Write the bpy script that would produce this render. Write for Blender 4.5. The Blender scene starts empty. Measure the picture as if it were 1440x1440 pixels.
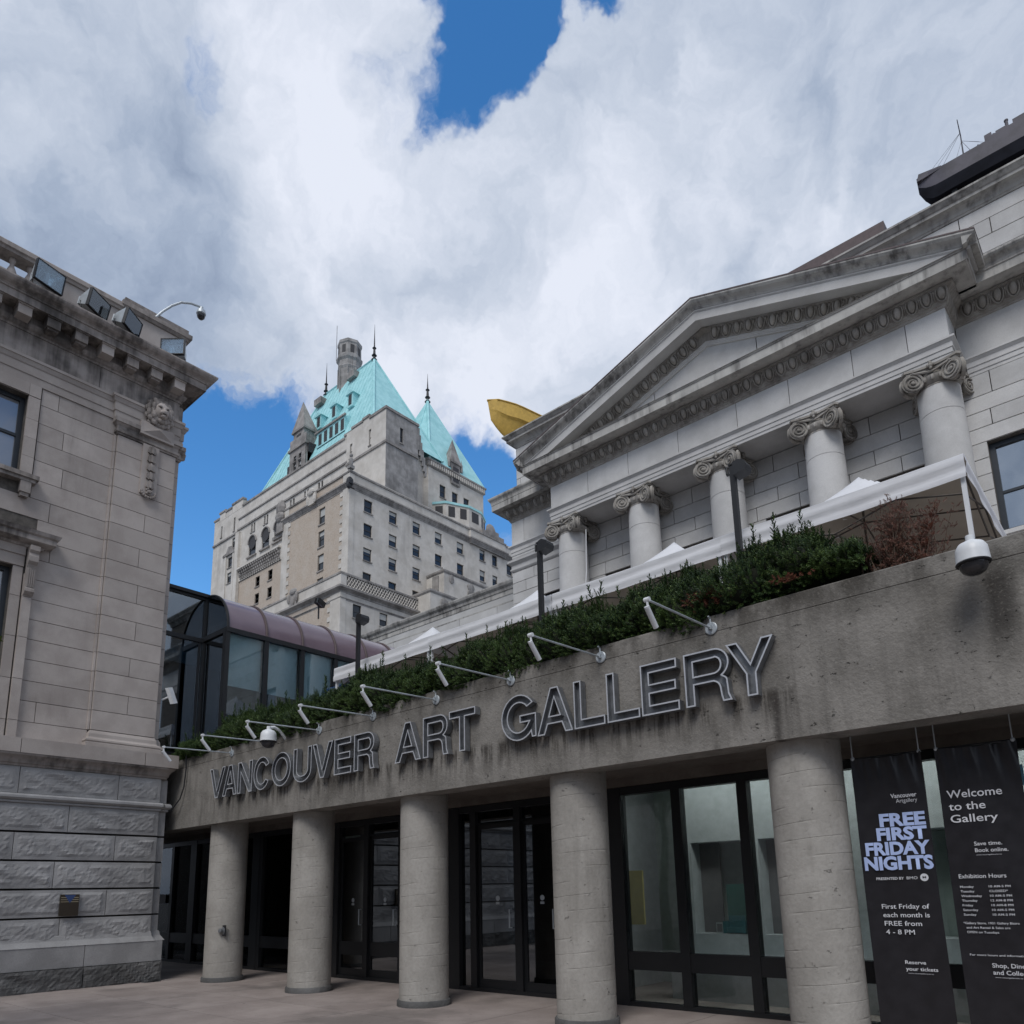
import bpy, math, random
from mathutils import Vector, Matrix
from mathutils.geometry import tessellate_polygon
random.seed(7)
R = math.radians
sc = bpy.context.scene
col = sc.collection

# ------------------------------------------------------------------ camera
cam_d = bpy.data.cameras.new('camera')
cam = bpy.data.objects.new('camera', cam_d)
col.objects.link(cam)
sc.camera = cam
YAW, PITCH, ROLL = R(41.015), R(11.688), R(-1.265)
fw = Vector((-math.sin(YAW)*math.cos(PITCH), math.cos(YAW)*math.cos(PITCH), math.sin(PITCH)))
rt = Vector((math.cos(YAW), math.sin(YAW), 0))
up = rt.cross(fw)
rt2 = rt*math.cos(ROLL) + up*math.sin(ROLL)
up2 = -rt*math.sin(ROLL) + up*math.cos(ROLL)
cam.matrix_world = Matrix(((rt2.x, up2.x, -fw.x, 0), (rt2.y, up2.y, -fw.y, 0), (rt2.z, up2.z, -fw.z, 1.65), (0, 0, 0, 1)))
cam_d.sensor_width = 36.0
cam_d.lens = 36.0*1062.58/1440
cam_d.shift_y = (1032.7-720)/1440
cam_d.clip_start = 0.05
cam_d.clip_end = 5000

# ------------------------------------------------------------------ world: Nishita sky with a procedural cloud cover
world = bpy.data.worlds.new('World')
sc.world = world
world.use_nodes = True
wn, wl = world.node_tree.nodes, world.node_tree.links
wn.clear()
SUN_EL, SUN_AZ = 50, 156     # azimuth from +Y, clockwise
out = wn.new('ShaderNodeOutputWorld')
bg_sky = wn.new('ShaderNodeBackground'); bg_sky.inputs['Strength'].default_value = 0.15
bg_cl = wn.new('ShaderNodeBackground'); bg_cl.inputs['Strength'].default_value = 0.80
sky = wn.new('ShaderNodeTexSky'); sky.sky_type = 'NISHITA'; sky.sun_disc = False
sky.sun_elevation = R(SUN_EL); sky.sun_rotation = R(SUN_AZ)
sky.ozone_density = 2.2; sky.air_density = 1.0; sky.dust_density = 0.2
mixs = wn.new('ShaderNodeMixShader')
geo = wn.new('ShaderNodeTexCoord')

def wmath(op, a, b=None, c=None, clamp=False):
    n = wn.new('ShaderNodeMath'); n.operation = op; n.use_clamp = clamp
    for i, v in enumerate((a, b, c)):
        if v is None: continue
        if isinstance(v, (int, float)): n.inputs[i].default_value = v
        else: wl.new(v, n.inputs[i])
    return n.outputs[0]

def wnoise(scale, detail, rough, vec, dist=0.0):
    n = wn.new('ShaderNodeTexNoise'); n.inputs['Scale'].default_value = scale
    n.inputs['Detail'].default_value = detail; n.inputs['Roughness'].default_value = rough
    n.inputs['Distortion'].default_value = dist
    wl.new(vec, n.inputs['Vector'])
    return n.outputs['Fac']

def wblob(vec, d, cosr0, cosr1):
    dp = wn.new('ShaderNodeVectorMath'); dp.operation = 'DOT_PRODUCT'
    wl.new(vec, dp.inputs[0]); dp.inputs[1].default_value = Vector(d).normalized()
    m = wn.new('ShaderNodeMapRange'); m.interpolation_type = 'SMOOTHSTEP'
    wl.new(dp.outputs['Value'], m.inputs['Value'])
    m.inputs['From Min'].default_value = cosr0; m.inputs['From Max'].default_value = cosr1
    return m.outputs['Result']

gen = geo.outputs['Generated']
# warp the direction so that cloud edges curl
wv = wn.new('ShaderNodeTexNoise'); wv.inputs['Scale'].default_value = 4.0; wv.inputs['Detail'].default_value = 6
wv.inputs['Roughness'].default_value = 0.62
wl.new(gen, wv.inputs['Vector'])
sub = wn.new('ShaderNodeVectorMath'); sub.operation = 'SUBTRACT'; wl.new(wv.outputs['Color'], sub.inputs[0]); sub.inputs[1].default_value = (.5, .5, .5)
scl = wn.new('ShaderNodeVectorMath'); scl.operation = 'SCALE'; wl.new(sub.outputs[0], scl.inputs[0]); scl.inputs['Scale'].default_value = 0.26
add = wn.new('ShaderNodeVectorMath'); add.operation = 'ADD'; wl.new(gen, add.inputs[0]); wl.new(scl.outputs[0], add.inputs[1])
nrm = wn.new('ShaderNodeVectorMath'); nrm.operation = 'NORMALIZE'; wl.new(add.outputs[0], nrm.inputs[0])
wd = nrm.outputs[0]
big = wnoise(2.3, 8, 0.58, wd)
fine = wnoise(6.5, 9, 0.62, wd)
cover = wmath('ADD', wmath('MULTIPLY', big, 0.9), wmath('MULTIPLY', fine, 0.5))       # about .7 on average
cover = wmath('ADD', cover, 0.34)
rag = wnoise(15.0, 7, 0.68, wd)
for d, rad, st in (((-.345, .432, .833), 4.6, .62), ((-.372, .470, .800), 3.6, .50), ((-.415, .466, .782), 3.0, .36), ((-.282, .495, .822), 2.4, .46), ((-.30, .38, .875), 7.0, .6), ((-.448, .44, .778), 3.6, .20),
                   ((-.592, .252, .766), 2.6, .36), ((-.470, .400, .787), 4.6, .16), ((-.834, .38, .399), 9.5, .85), ((-.785, .408, .466), 8.0, .42),
                   ((-.734, .442, .515), 11.0, .32), ((-.588, .658, .471), 5.5, .62), ((-.60, .60, .52), 6.0, .26),
                   ((.5, -.6, .62), 9, .6), ((.1, -.8, .5), 7, .5), ((-.5, -.7, .5), 8, .5), ((.8, .2, .5), 8, .6), ((.6, .6, .4), 7, .5)):
    b = wblob(wd, d, math.cos(R(rad*1.25)), math.cos(R(rad*0.15)))
    b = wmath('MULTIPLY', b, wmath('ADD', 0.45, wmath('MULTIPLY', rag, 1.1)))
    cover = wmath('SUBTRACT', cover, wmath('MULTIPLY', b, st))
for d, rad, st in (((-.318, .468, .825), 2.2, .42), ((-.338, .505, .795), 2.4, .35)):       # a torn wisp across the gap
    b = wblob(wd, d, math.cos(R(rad)), math.cos(R(rad*0.2)))
    cover = wmath('ADD', cover, wmath('MULTIPLY', b, st))
cr = wn.new('ShaderNodeMapRange'); cr.interpolation_type = 'SMOOTHERSTEP'
wl.new(cover, cr.inputs['Value']); cr.inputs['From Min'].default_value = 0.34; cr.inputs['From Max'].default_value = 0.80
# shade inside the clouds: grey bellies and bright crowns
sh = wnoise(2.1, 5, 0.55, wd, 0.3)
sh2 = wnoise(7.0, 8, 0.6, wd)
shade = wmath('ADD', wmath('ADD', wmath('MULTIPLY', sh, 0.85), wmath('MULTIPLY', sh2, 0.55)), wmath('SUBTRACT', wmath('MULTIPLY', cover, 0.05), 0.145))
br = wblob(gen, (-.45, .52, .72), math.cos(R(24)), math.cos(R(3)))
br2 = wblob(gen, (-.62, .18, .76), math.cos(R(16)), math.cos(R(3)))
dk = wblob(gen, (-.80, .22, .55), math.cos(R(20)), math.cos(R(4)))
dk2 = wblob(gen, (-.12, .72, .68), math.cos(R(30)), math.cos(R(5)))
shade = wmath('ADD', shade, wmath('MULTIPLY', br, 0.17))
shade = wmath('ADD', shade, wmath('MULTIPLY', br2, 0.07))
shade = wmath('SUBTRACT', shade, wmath('MULTIPLY', dk, 0.09))
shade = wmath('SUBTRACT', shade, wmath('MULTIPLY', dk2, 0.07))
ramp = wn.new('ShaderNodeValToRGB'); wl.new(shade, ramp.inputs['Fac'])
e = ramp.color_ramp.elements
e[0].position = 0.41; e[0].color = (0.21, 0.27, 0.39, 1)
e[1].position = 0.82; e[1].color = (0.74, 0.78, 0.88, 1)
m_ = e.new(0.55); m_.color = (0.355, 0.425, 0.55, 1)
m_ = e.new(0.68); m_.color = (0.53, 0.59, 0.70, 1)
wl.new(ramp.outputs['Color'], bg_cl.inputs['Color'])
hsv = wn.new('ShaderNodeHueSaturation'); hsv.inputs['Saturation'].default_value = 1.3
wl.new(sky.outputs['Color'], hsv.inputs['Color'])
wl.new(hsv.outputs['Color'], bg_sky.inputs['Color'])
wl.new(cr.outputs['Result'], mixs.inputs['Fac'])
wl.new(bg_sky.outputs[0], mixs.inputs[1]); wl.new(bg_cl.outputs[0], mixs.inputs[2])
wl.new(mixs.outputs[0], out.inputs['Surface'])

# ------------------------------------------------------------------ sun behind thin cloud
sd = bpy.data.lights.new('sun', 'SUN'); sd.energy = 1.4; sd.angle = R(26); sd.color = (1.0, 0.965, 0.925)
so = bpy.data.objects.new('sun', sd); col.objects.link(so)
az = R(SUN_AZ); el = R(SUN_EL)
sv = Vector((math.sin(az)*math.cos(el), math.cos(az)*math.cos(el), math.sin(el)))
so.rotation_euler = (-sv).to_track_quat('-Z', 'Y').to_euler()
so.location = (0, -30, 40)

sc.view_settings.view_transform = 'Standard'
sc.view_settings.look = 'None'
sc.view_settings.exposure = 0.42
sc.view_settings.gamma = 1.0
sc.view_settings.use_curve_mapping = False
sc.render.engine = 'CYCLES'
sc.cycles.max_bounces = 8
sc.cycles.transparent_max_bounces = 12

# ------------------------------------------------------------------ mesh builder
UNITS = {}
class MB:
    def __init__(s): s.v = []; s.f = []
    def add(s, vs, fs):
        n = len(s.v); s.v += [tuple(p) for p in vs]; s.f += [tuple(i+n for i in f) for f in fs]; return s
    def box(s, x0, x1, y0, y1, z0, z1):
        x0, x1 = min(x0, x1), max(x0, x1); y0, y1 = min(y0, y1), max(y0, y1); z0, z1 = min(z0, z1), max(z0, z1)
        return s.add([(x0,y0,z0),(x1,y0,z0),(x1,y1,z0),(x0,y1,z0),(x0,y0,z1),(x1,y0,z1),(x1,y1,z1),(x0,y1,z1)],
                     [(0,3,2,1),(4,5,6,7),(0,1,5,4),(1,2,6,5),(2,3,7,6),(3,0,4,7)])
    def obox(s, c, ax, ay, az):      # oriented box, half-axis vectors
        c, ax, ay, az = map(Vector, (c, ax, ay, az)); vs = []
        for k in (-1, 1):
            for a, b in ((-1,-1),(1,-1),(1,1),(-1,1)): vs.append(c+ax*a+ay*b+az*k)
        return s.add(vs, [(0,3,2,1),(4,5,6,7),(0,1,5,4),(1,2,6,5),(2,3,7,6),(3,0,4,7)])
    def prism(s, pts, fn, a0, a1):   # pts 2D polygon, fn(u,v,a)->xyz
        n = len(pts)
        vs = [fn(u, v, a0) for u, v in pts] + [fn(u, v, a1) for u, v in pts]
        fs = [tuple(range(n))[::-1], tuple(range(n, 2*n))] + [(i, (i+1) % n, n+(i+1) % n, n+i) for i in range(n)]
        return s.add(vs, fs)
    def sweep(s, prof, path, closed=False, caps=True):
        # prof: list of (outward, z); path: list of (x,y), outward = right-hand side of travel
        P = [Vector(p) for p in path]; n = len(P); m = len(prof); off = []
        for i in range(n):
            if closed: a, b = P[i-1], P[(i+1) % n]
            else: a = P[i-1] if i else None; b = P[i+1] if i < n-1 else None
            d1 = (P[i]-a).normalized() if a is not None else None
            d2 = (b-P[i]).normalized() if b is not None else None
            if d1 is None: d1 = d2
            if d2 is None: d2 = d1
            n1 = Vector((d1.y, -d1.x)); n2 = Vector((d2.y, -d2.x))
            k = 1+n1.dot(n2); off.append((n1+n2)/max(k, .2))
        vs = [(P[i].x+off[i].x*o, P[i].y+off[i].y*o, z) for i in range(n) for o, z in prof]
        fs = []
        for i in range(n if closed else n-1):
            j = (i+1) % n
            for k in range(m):
                l = (k+1) % m
                fs.append((i*m+k, j*m+k, j*m+l, i*m+l))
        if not closed and caps: fs += [tuple(range(m))[::-1], tuple((n-1)*m+k for k in range(m))]
        return s.add(vs, fs)
    def tube(s, path, r, seg=8, r2=None, caps=True):
        P = [Vector(p) for p in path]; n = len(P); vs = []
        prev = None
        for i in range(n):
            d = (P[min(i+1, n-1)]-P[max(i-1, 0)]).normalized()
            if prev is None:
                a = d.cross(Vector((0, 0, 1)))
                if a.length < .05: a = d.cross(Vector((0, 1, 0)))
            else: a = prev - d*prev.dot(d)
            a.normalize(); prev = a; b = d.cross(a)
            rr = r + ((r2-r)*i/(n-1) if r2 is not None else 0)
            for k in range(seg):
                t = 2*math.pi*k/seg; vs.append(P[i]+a*math.cos(t)*rr+b*math.sin(t)*rr)
        fs = [(i*seg+k, i*seg+(k+1) % seg, (i+1)*seg+(k+1) % seg, (i+1)*seg+k) for i in range(n-1) for k in range(seg)]
        if caps: fs += [tuple(range(seg))[::-1], tuple((n-1)*seg+k for k in range(seg))]
        return s.add(vs, fs)
    def lathe(s, prof, c, seg=24, axis='Z', caps=True):   # prof (r,h)
        c = Vector(c); vs = []
        for r, h in prof:
            for k in range(seg):
                t = 2*math.pi*k/seg; x, y = r*math.cos(t), r*math.sin(t)
                vs.append(c+(Vector((x, y, h)) if axis == 'Z' else Vector((x, h, y)) if axis == 'Y' else Vector((h, x, y))))
        m = len(prof)
        fs = [(i*seg+k, i*seg+(k+1) % seg, (i+1)*seg+(k+1) % seg, (i+1)*seg+k) for i in range(m-1) for k in range(seg)]
        if caps: fs += [tuple(range(seg))[::-1], tuple((m-1)*seg+k for k in range(seg))]
        return s.add(vs, fs)
    def ball(s, c, rx, ry, rz, seg=10, rings=6):
        c = Vector(c)
        prof = []
        vs = [c+Vector((0, 0, -rz))]
        for i in range(1, rings):
            a = -math.pi/2+math.pi*i/rings
            for k in range(seg):
                t = 2*math.pi*k/seg; vs.append(c+Vector((rx*math.cos(a)*math.cos(t), ry*math.cos(a)*math.sin(t), rz*math.sin(a))))
        vs.append(c+Vector((0, 0, rz))); L = len(vs)-1
        fs = [(0, 1+(k+1) % seg, 1+k) for k in range(seg)]
        for i in range(rings-2):
            for k in range(seg):
                a = 1+i*seg; fs.append((a+k, a+(k+1) % seg, a+seg+(k+1) % seg, a+seg+k))
        a = 1+(rings-2)*seg
        fs += [(a+k, a+(k+1) % seg, L) for k in range(seg)]
        return s.add(vs, fs)
    def grid(s, fn, nu, nv):         # fn(i/nu, j/nv)
        vs = [fn(i/nu, j/nv) for j in range(nv+1) for i in range(nu+1)]
        w = nu+1
        return s.add(vs, [(j*w+i, j*w+i+1, (j+1)*w+i+1, (j+1)*w+i) for j in range(nv) for i in range(nu)])
    def xf(s, fn): s.v = [tuple(fn(*p)) for p in s.v]; return s
    def mesh(s, name, m, smooth=False):
        me = bpy.data.meshes.new(name); me.from_pydata(s.v, [], s.f); me.update()
        if m: me.materials.append(m)
        if smooth is True: me.shade_smooth()
        elif smooth: me.shade_smooth(); me.set_sharp_from_angle(angle=R(smooth))
        return me
    def build(s, name, m, parent=None, smooth=False, label=None, fix=False):
        if fix:
            import bmesh
            me = s.mesh(name, m, smooth); bm = bmesh.new(); bm.from_mesh(me); bmesh.ops.recalc_face_normals(bm, faces=bm.faces); bm.to_mesh(me); bm.free()
        else: me = s.mesh(name, m, smooth)
        return link(name, me, parent, label)
BASE = {}
def link(name, me, parent=None, label=None, loc=(0, 0, 0), scale=None, rot=None):
    o = bpy.data.objects.new(name, me); col.objects.link(o)
    b = Vector((0, 0, 0))
    if parent is not None:
        o.parent = parent; b = BASE.get(parent.name, Vector((0, 0, 0)))
    o.location = Vector(loc)-b
    BASE[o.name] = Vector(loc) if parent is None else Vector(loc)
    if scale: o.scale = scale
    if rot: o.rotation_euler = rot
    if label: o['label'] = label
    return o
def thing(name, label, cat, loc=(0, 0, 0), group=None, rot=0):
    o = bpy.data.objects.new(name, None); col.objects.link(o); o.location = loc; o.empty_display_size = .3
    o.rotation_euler = (0, 0, rot); BASE[o.name] = Vector(loc)
    o['label'] = label; o['category'] = cat
    if group: o['group'] = group
    return o
def tag(o, label, cat, group=None):
    o['label'] = label; o['category'] = cat
    if group: o['group'] = group
    return o
def dup(root, loc, label, rot=None):
    kids = {}
    for ob in list(bpy.data.objects):
        if ob.parent is not None: kids.setdefault(ob.parent, []).append(ob)
    def cp(o, par):
        c = o.copy(); col.objects.link(c)
        if par is not None: c.parent = par
        for k in kids.get(o, []): cp(k, c)
        return c
    r = cp(root, None); r.location = loc; r['label'] = label
    if rot is not None: r.rotation_euler = rot
    return r
def unit_cube(m):
    k = 'cube'+m.name
    if k not in UNITS: UNITS[k] = MB().box(-.5, .5, -.5, .5, -.5, .5).mesh('stone_mesh', m)
    return UNITS[k]
def brick_box(name, parent, m, x0, x1, y0, y1, z0, z1, label=None):
    return link(name, unit_cube(m), parent, label, ((x0+x1)/2, (y0+y1)/2, (z0+z1)/2), (abs(x1-x0), abs(y1-y0), abs(z1-z0)))

def wall_grid(axis, face, depth, u0, u1, z0, z1, holes, back=True):
    """wall sheet with real openings: front face, reveals of the given depth (towards -axis normal)"""
    mb = MB()
    def pt(u, w, z): return (w, u, z) if axis == 'X' else (u, w, z)
    us = sorted({u0, u1, *[max(u0, min(u1, h[i])) for h in holes for i in (0, 1)]})
    zs = sorted({z0, z1, *[max(z0, min(z1, h[i])) for h in holes for i in (2, 3)]})
    def inh(u, z): return any(h[0] < u < h[1] and h[2] < z < h[3] for h in holes)
    for a, b in zip(us, us[1:]):
        for c, d in zip(zs, zs[1:]):
            if not inh((a+b)/2, (c+d)/2): mb.add([pt(a, face, c), pt(b, face, c), pt(b, face, d), pt(a, face, d)], [(0, 1, 2, 3)])
    for h in holes:
        a, b, c, d = h[:4]; q = [(a, c), (b, c), (b, d), (a, d)]
        for i in range(4):
            (p, r), (s_, t) = q[i], q[(i+1) % 4]
            mb.add([pt(p, face, r), pt(s_, face, t), pt(s_, face+depth, t), pt(p, face+depth, r)], [(0, 1, 2, 3)])
    return mb

def ashlar(parent, m, axis, face, sgn, u0, u1, zs, blen, holes=(), gap=.014, th=.06, name='stone', seed=1, stagger=True, jit=.15, phase=0.0):
    rnd = random.Random(seed); cnt = 0
    for i, (z0, z1) in enumerate(zip(zs, zs[1:])):
        segs = [(u0, u1)]
        for h in holes:
            ov = min(z1, h[3])-max(z0, h[2])
            if ov > .35*(z1-z0):
                ns = []
                for a, b in segs:
                    if h[1] <= a or h[0] >= b: ns.append((a, b)); continue
                    if h[0] > a+.03: ns.append((a, h[0]))
                    if h[1] < b-.03: ns.append((h[1], b))
                segs = ns
        for a, b in segs:
            off = phase+(blen*.5 if (i % 2 and stagger) else 0)
            k0 = math.floor((a-u0-off)/blen); cuts = [a]; k = k0
            while True:
                k += 1; c = u0+off+k*blen+rnd.uniform(-jit, jit)*blen
                if c >= b-.12*blen: break
                if c > a+.12*blen: cuts.append(c)
            cuts.append(b)
            for c, d in zip(cuts, cuts[1:]):
                g = gap/2; pr = rnd.uniform(-.002, .003)
                w0, w1 = face+sgn*pr, face-sgn*th
                if axis == 'X': brick_box(name, parent, m, w0, w1, c+g, d-g, z0+g, z1-g)
                else: brick_box(name, parent, m, c+g, d-g, w0, w1, z0+g, z1-g)
                cnt += 1
    return cnt


# ------------------------------------------------------------------ materials
def newmat(name):
    m = bpy.data.materials.new(name); m.use_nodes = True
    nt = m.node_tree; nt.nodes.clear()
    o = nt.nodes.new('ShaderNodeOutputMaterial'); p = nt.nodes.new('ShaderNodeBsdfPrincipled')
    nt.links.new(p.outputs[0], o.inputs['Surface'])
    return m, nt, p, o
class NT:
    def __init__(s, nt): s.nt = nt; s.l = nt.links
    def n(s, t, **k):
        x = s.nt.nodes.new(t)
        for a, b in k.items(): setattr(x, a, b)
        return x
    def put(s, sock, v):
        if hasattr(v, 'is_output') or hasattr(v, 'links'): s.l.new(v, sock)
        else: sock.default_value = v
    def pos(s): return s.n('ShaderNodeNewGeometry').outputs['Position']
    def vm(s, op, a, b):
        x = s.n('ShaderNodeVectorMath', operation=op); s.put(x.inputs[0], a); s.put(x.inputs[1], b); return x.outputs[0]
    def m(s, op, a, b=0.0, clamp=False):
        x = s.n('ShaderNodeMath', operation=op, use_clamp=clamp); s.put(x.inputs[0], a); s.put(x.inputs[1], b); return x.outputs[0]
    def noise(s, vec, scale, detail=4, rough=.55, dist=0):
        x = s.n('ShaderNodeTexNoise'); s.put(x.inputs['Vector'], vec); x.inputs['Scale'].default_value = scale
        x.inputs['Detail'].default_value = detail; x.inputs['Roughness'].default_value = rough; x.inputs['Distortion'].default_value = dist
        return x.outputs['Fac']
    def rng(s, v, a, b, c=0., d=1.):
        x = s.n('ShaderNodeMapRange', interpolation_type='SMOOTHSTEP'); s.put(x.inputs['Value'], v)
        for k, q in zip(('From Min', 'From Max', 'To Min', 'To Max'), (a, b, c, d)): x.inputs[k].default_value = q
        return x.outputs['Result']
    def mix(s, f, a, b, mode='MIX'):
        x = s.n('ShaderNodeMix', data_type='RGBA', blend_type=mode); s.put(x.inputs[0], f)
        s.put(x.inputs[6], a if not isinstance(a, tuple) else (*a[:3], 1)); s.put(x.inputs[7], b if not isinstance(b, tuple) else (*b[:3], 1))
        return x.outputs[2]
    def bump(s, h, st, dist, p):
        x = s.n('ShaderNodeBump'); s.put(x.inputs['Height'], h); x.inputs['Strength'].default_value = st; x.inputs['Distance'].default_value = dist
        s.l.new(x.outputs[0], p.inputs['Normal'])

def stone(name, c1, c2, extra=None, rough=.85, rand=.12, scale=1.0, stain=(.05, .05, .05), stain_amt=.5, stain_lo=.55, stain_hi=.8, streak=.35, fine=60, bump=.25, bdist=.004, pits=0.0):
    m, nt, p, o = newmat(name); t = NT(nt); P = t.pos()
    a = t.noise(P, 1.6*scale, 5, .6); f = t.noise(P, fine*scale, 3, .6)
    colr = t.mix(t.rng(a, .35, .65), c1, c2)
    # per piece tone
    oi = t.n('ShaderNodeObjectInfo'); rv = t.m('ADD', t.m('MULTIPLY', oi.outputs['Random'], 2*rand), 1-rand)
    hs = t.n('ShaderNodeHueSaturation'); t.l.new(colr, hs.inputs['Color']); t.l.new(rv, hs.inputs['Value']); colr = hs.outputs[0]
    # rain streaks and soot
    sv = t.vm('MULTIPLY', P, (5.0*scale, 5.0*scale, .45*scale)); s1 = t.noise(sv, 1.0, 5, .6)
    big = t.noise(P, .55*scale, 4, .6)
    st = t.rng(t.m('ADD', t.m('MULTIPLY', s1, streak), t.m('MULTIPLY', big, 1-streak)), stain_lo, stain_hi)
    colr = t.mix(t.m('MULTIPLY', st, stain_amt), colr, stain)
    colr = t.mix(t.m('MULTIPLY', t.rng(f, .38, .7), .16), colr, tuple(x*.5 for x in c1))
    if extra: colr = extra(t, P, colr)
    h = f
    if pits:
        pn = t.noise(t.vm('MULTIPLY', P, (1, 1, 1.6)), 9*scale, 6, .72); pv = t.rng(pn, .64, .69)
        colr = t.mix(t.m('MULTIPLY', pv, pits), colr, tuple(x*.18 for x in c1)); h = t.m('SUBTRACT', f, t.m('MULTIPLY', pv, 1.5))
    t.l.new(colr, p.inputs['Base Color']); p.inputs['Roughness'].default_value = rough
    p.inputs['Specular IOR Level'].default_value = .25
    t.bump(h, bump, bdist, p)
    return m
def plain(name, c, rough=.5, metal=0., var=.08, spec=.5, bumps=0., scale=8., dirt=.0):
    m, nt, p, o = newmat(name); t = NT(nt); P = t.pos()
    n = t.noise(P, scale, 5, .6)
    cc = t.mix(t.rng(n, .3, .7), tuple(x*(1-var) for x in c), tuple(min(1, x*(1+var)) for x in c))
    if dirt:
        s = t.noise(t.vm('MULTIPLY', P, (6, 6, 1.2)), 1.5, 6, .65)
        cc = t.mix(t.m('MULTIPLY', t.rng(s, .5, .75), dirt), cc, tuple(x*.35 for x in c))
    t.l.new(cc, p.inputs['Base Color']); p.inputs['Metallic'].default_value = metal; p.inputs['Specular IOR Level'].default_value = spec
    t.l.new(t.m('ADD', t.m('MULTIPLY', n, .15), rough-.07), p.inputs['Roughness'])
    if bumps: t.bump(t.noise(P, scale*6, 4, .6), bumps, .003, p)
    return m
def glass(name, tint, refl=.25, rough=.02, trans=True, wob=0.0):
    m, nt, p, o = newmat(name); t = NT(nt); nt.nodes.remove(p)
    lw = t.n('ShaderNodeFresnel'); lw.inputs['IOR'].default_value = 1.5
    g = t.n('ShaderNodeBsdfGlossy'); g.inputs['Roughness'].default_value = rough
    g.inputs['Color'].default_value = (.9, .95, 1, 1)
    if trans: a = t.n('ShaderNodeBsdfTransparent'); a.inputs['Color'].default_value = (*tint, 1)
    else: a = t.n('ShaderNodeBsdfDiffuse'); a.inputs['Color'].default_value = (*tint, 1)
    if wob:
        b = t.n('ShaderNodeBump'); b.inputs['Strength'].default_value = wob; b.inputs['Distance'].default_value = .01
        t.l.new(t.noise(t.pos(), 1.2, 2, .5), b.inputs['Height']); t.l.new(b.outputs[0], g.inputs['Normal'])
    mx = t.n('ShaderNodeMixShader'); t.l.new(t.m('ADD', lw.outputs[0], refl, True), mx.inputs[0])
    t.l.new(a.outputs[0], mx.inputs[1]); t.l.new(g.outputs[0], mx.inputs[2]); t.l.new(mx.outputs[0], o.inputs['Surface'])
    return m
def emit(name, c, s):
    m, nt, p, o = newmat(name); nt.nodes.remove(p); t = NT(nt)
    e = t.n('ShaderNodeEmission'); e.inputs[0].default_value = (*c, 1); e.inputs[1].default_value = s
    t.l.new(e.outputs[0], o.inputs['Surface']); return m

M = {}
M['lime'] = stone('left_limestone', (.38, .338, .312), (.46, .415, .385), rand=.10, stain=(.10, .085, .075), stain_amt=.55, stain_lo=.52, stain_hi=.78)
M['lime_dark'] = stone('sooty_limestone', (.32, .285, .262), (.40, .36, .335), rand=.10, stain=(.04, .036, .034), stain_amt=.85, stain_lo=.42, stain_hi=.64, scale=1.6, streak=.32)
M['granite'] = stone('grey_granite', (.27, .268, .27), (.35, .348, .35), rand=.08, stain=(.06, .06, .065), stain_amt=.45, fine=45, bump=.6, bdist=.008)
M['granite_dark'] = stone('dark_granite_plinth', (.09, .09, .09), (.15, .15, .15), rand=.08, stain=(.03, .03, .03), stain_amt=.6, fine=30, bump=.8, bdist=.012)
M['mortar'] = plain('dark_joint_mortar', (.10, .09, .08), .95, var=.3)
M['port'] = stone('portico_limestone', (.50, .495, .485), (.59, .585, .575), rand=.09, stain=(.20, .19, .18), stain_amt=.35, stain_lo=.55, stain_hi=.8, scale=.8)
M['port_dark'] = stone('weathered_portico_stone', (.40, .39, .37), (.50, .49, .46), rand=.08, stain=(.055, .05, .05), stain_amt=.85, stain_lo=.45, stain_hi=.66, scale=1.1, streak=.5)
M['port_carve'] = stone('carved_portico_stone', (.30, .28, .25), (.40, .38, .35), rand=.1, stain=(.07, .06, .055), stain_amt=.7, stain_lo=.45, stain_hi=.7, scale=2.0)
def beam_stains(t, P, c):
    sx = t.n('ShaderNodeSeparateXYZ'); t.l.new(P, sx.inputs[0]); X, Y, Z = sx.outputs
    s = t.noise(t.vm('MULTIPLY', P, (9, 3, .8)), 1.0, 5, .65)
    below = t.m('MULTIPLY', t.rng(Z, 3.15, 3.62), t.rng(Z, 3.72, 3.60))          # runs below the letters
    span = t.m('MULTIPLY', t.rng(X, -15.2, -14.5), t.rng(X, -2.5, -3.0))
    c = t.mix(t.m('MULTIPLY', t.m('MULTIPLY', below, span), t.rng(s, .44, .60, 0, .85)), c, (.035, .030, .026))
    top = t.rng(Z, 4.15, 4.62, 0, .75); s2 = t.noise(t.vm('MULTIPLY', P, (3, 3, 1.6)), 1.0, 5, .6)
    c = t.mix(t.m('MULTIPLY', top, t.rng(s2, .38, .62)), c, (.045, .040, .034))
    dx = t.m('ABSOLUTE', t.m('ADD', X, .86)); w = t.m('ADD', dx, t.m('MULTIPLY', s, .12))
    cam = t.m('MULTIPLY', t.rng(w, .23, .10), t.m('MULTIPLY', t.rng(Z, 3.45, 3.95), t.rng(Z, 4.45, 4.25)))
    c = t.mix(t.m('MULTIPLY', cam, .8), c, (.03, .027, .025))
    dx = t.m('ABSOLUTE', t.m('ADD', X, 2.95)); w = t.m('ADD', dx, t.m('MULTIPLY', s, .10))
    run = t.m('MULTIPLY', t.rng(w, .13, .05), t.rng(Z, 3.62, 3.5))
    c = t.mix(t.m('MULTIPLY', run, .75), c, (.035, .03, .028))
    sp = t.noise(P, 38, 2, .5)
    return t.mix(t.rng(sp, .56, .70, 0, .22), c, (.32, .30, .27))
M['concrete'] = stone(extra=beam_stains, name='bush_hammered_concrete', c1=(.18, .170, .155), c2=(.262, .248, .228), rand=.02, stain=(.038, .034, .030), stain_amt=.62, stain_lo=.47, stain_hi=.76, streak=.78, fine=26, bump=.9, bdist=.012, pits=.75, scale=1.0)
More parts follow.
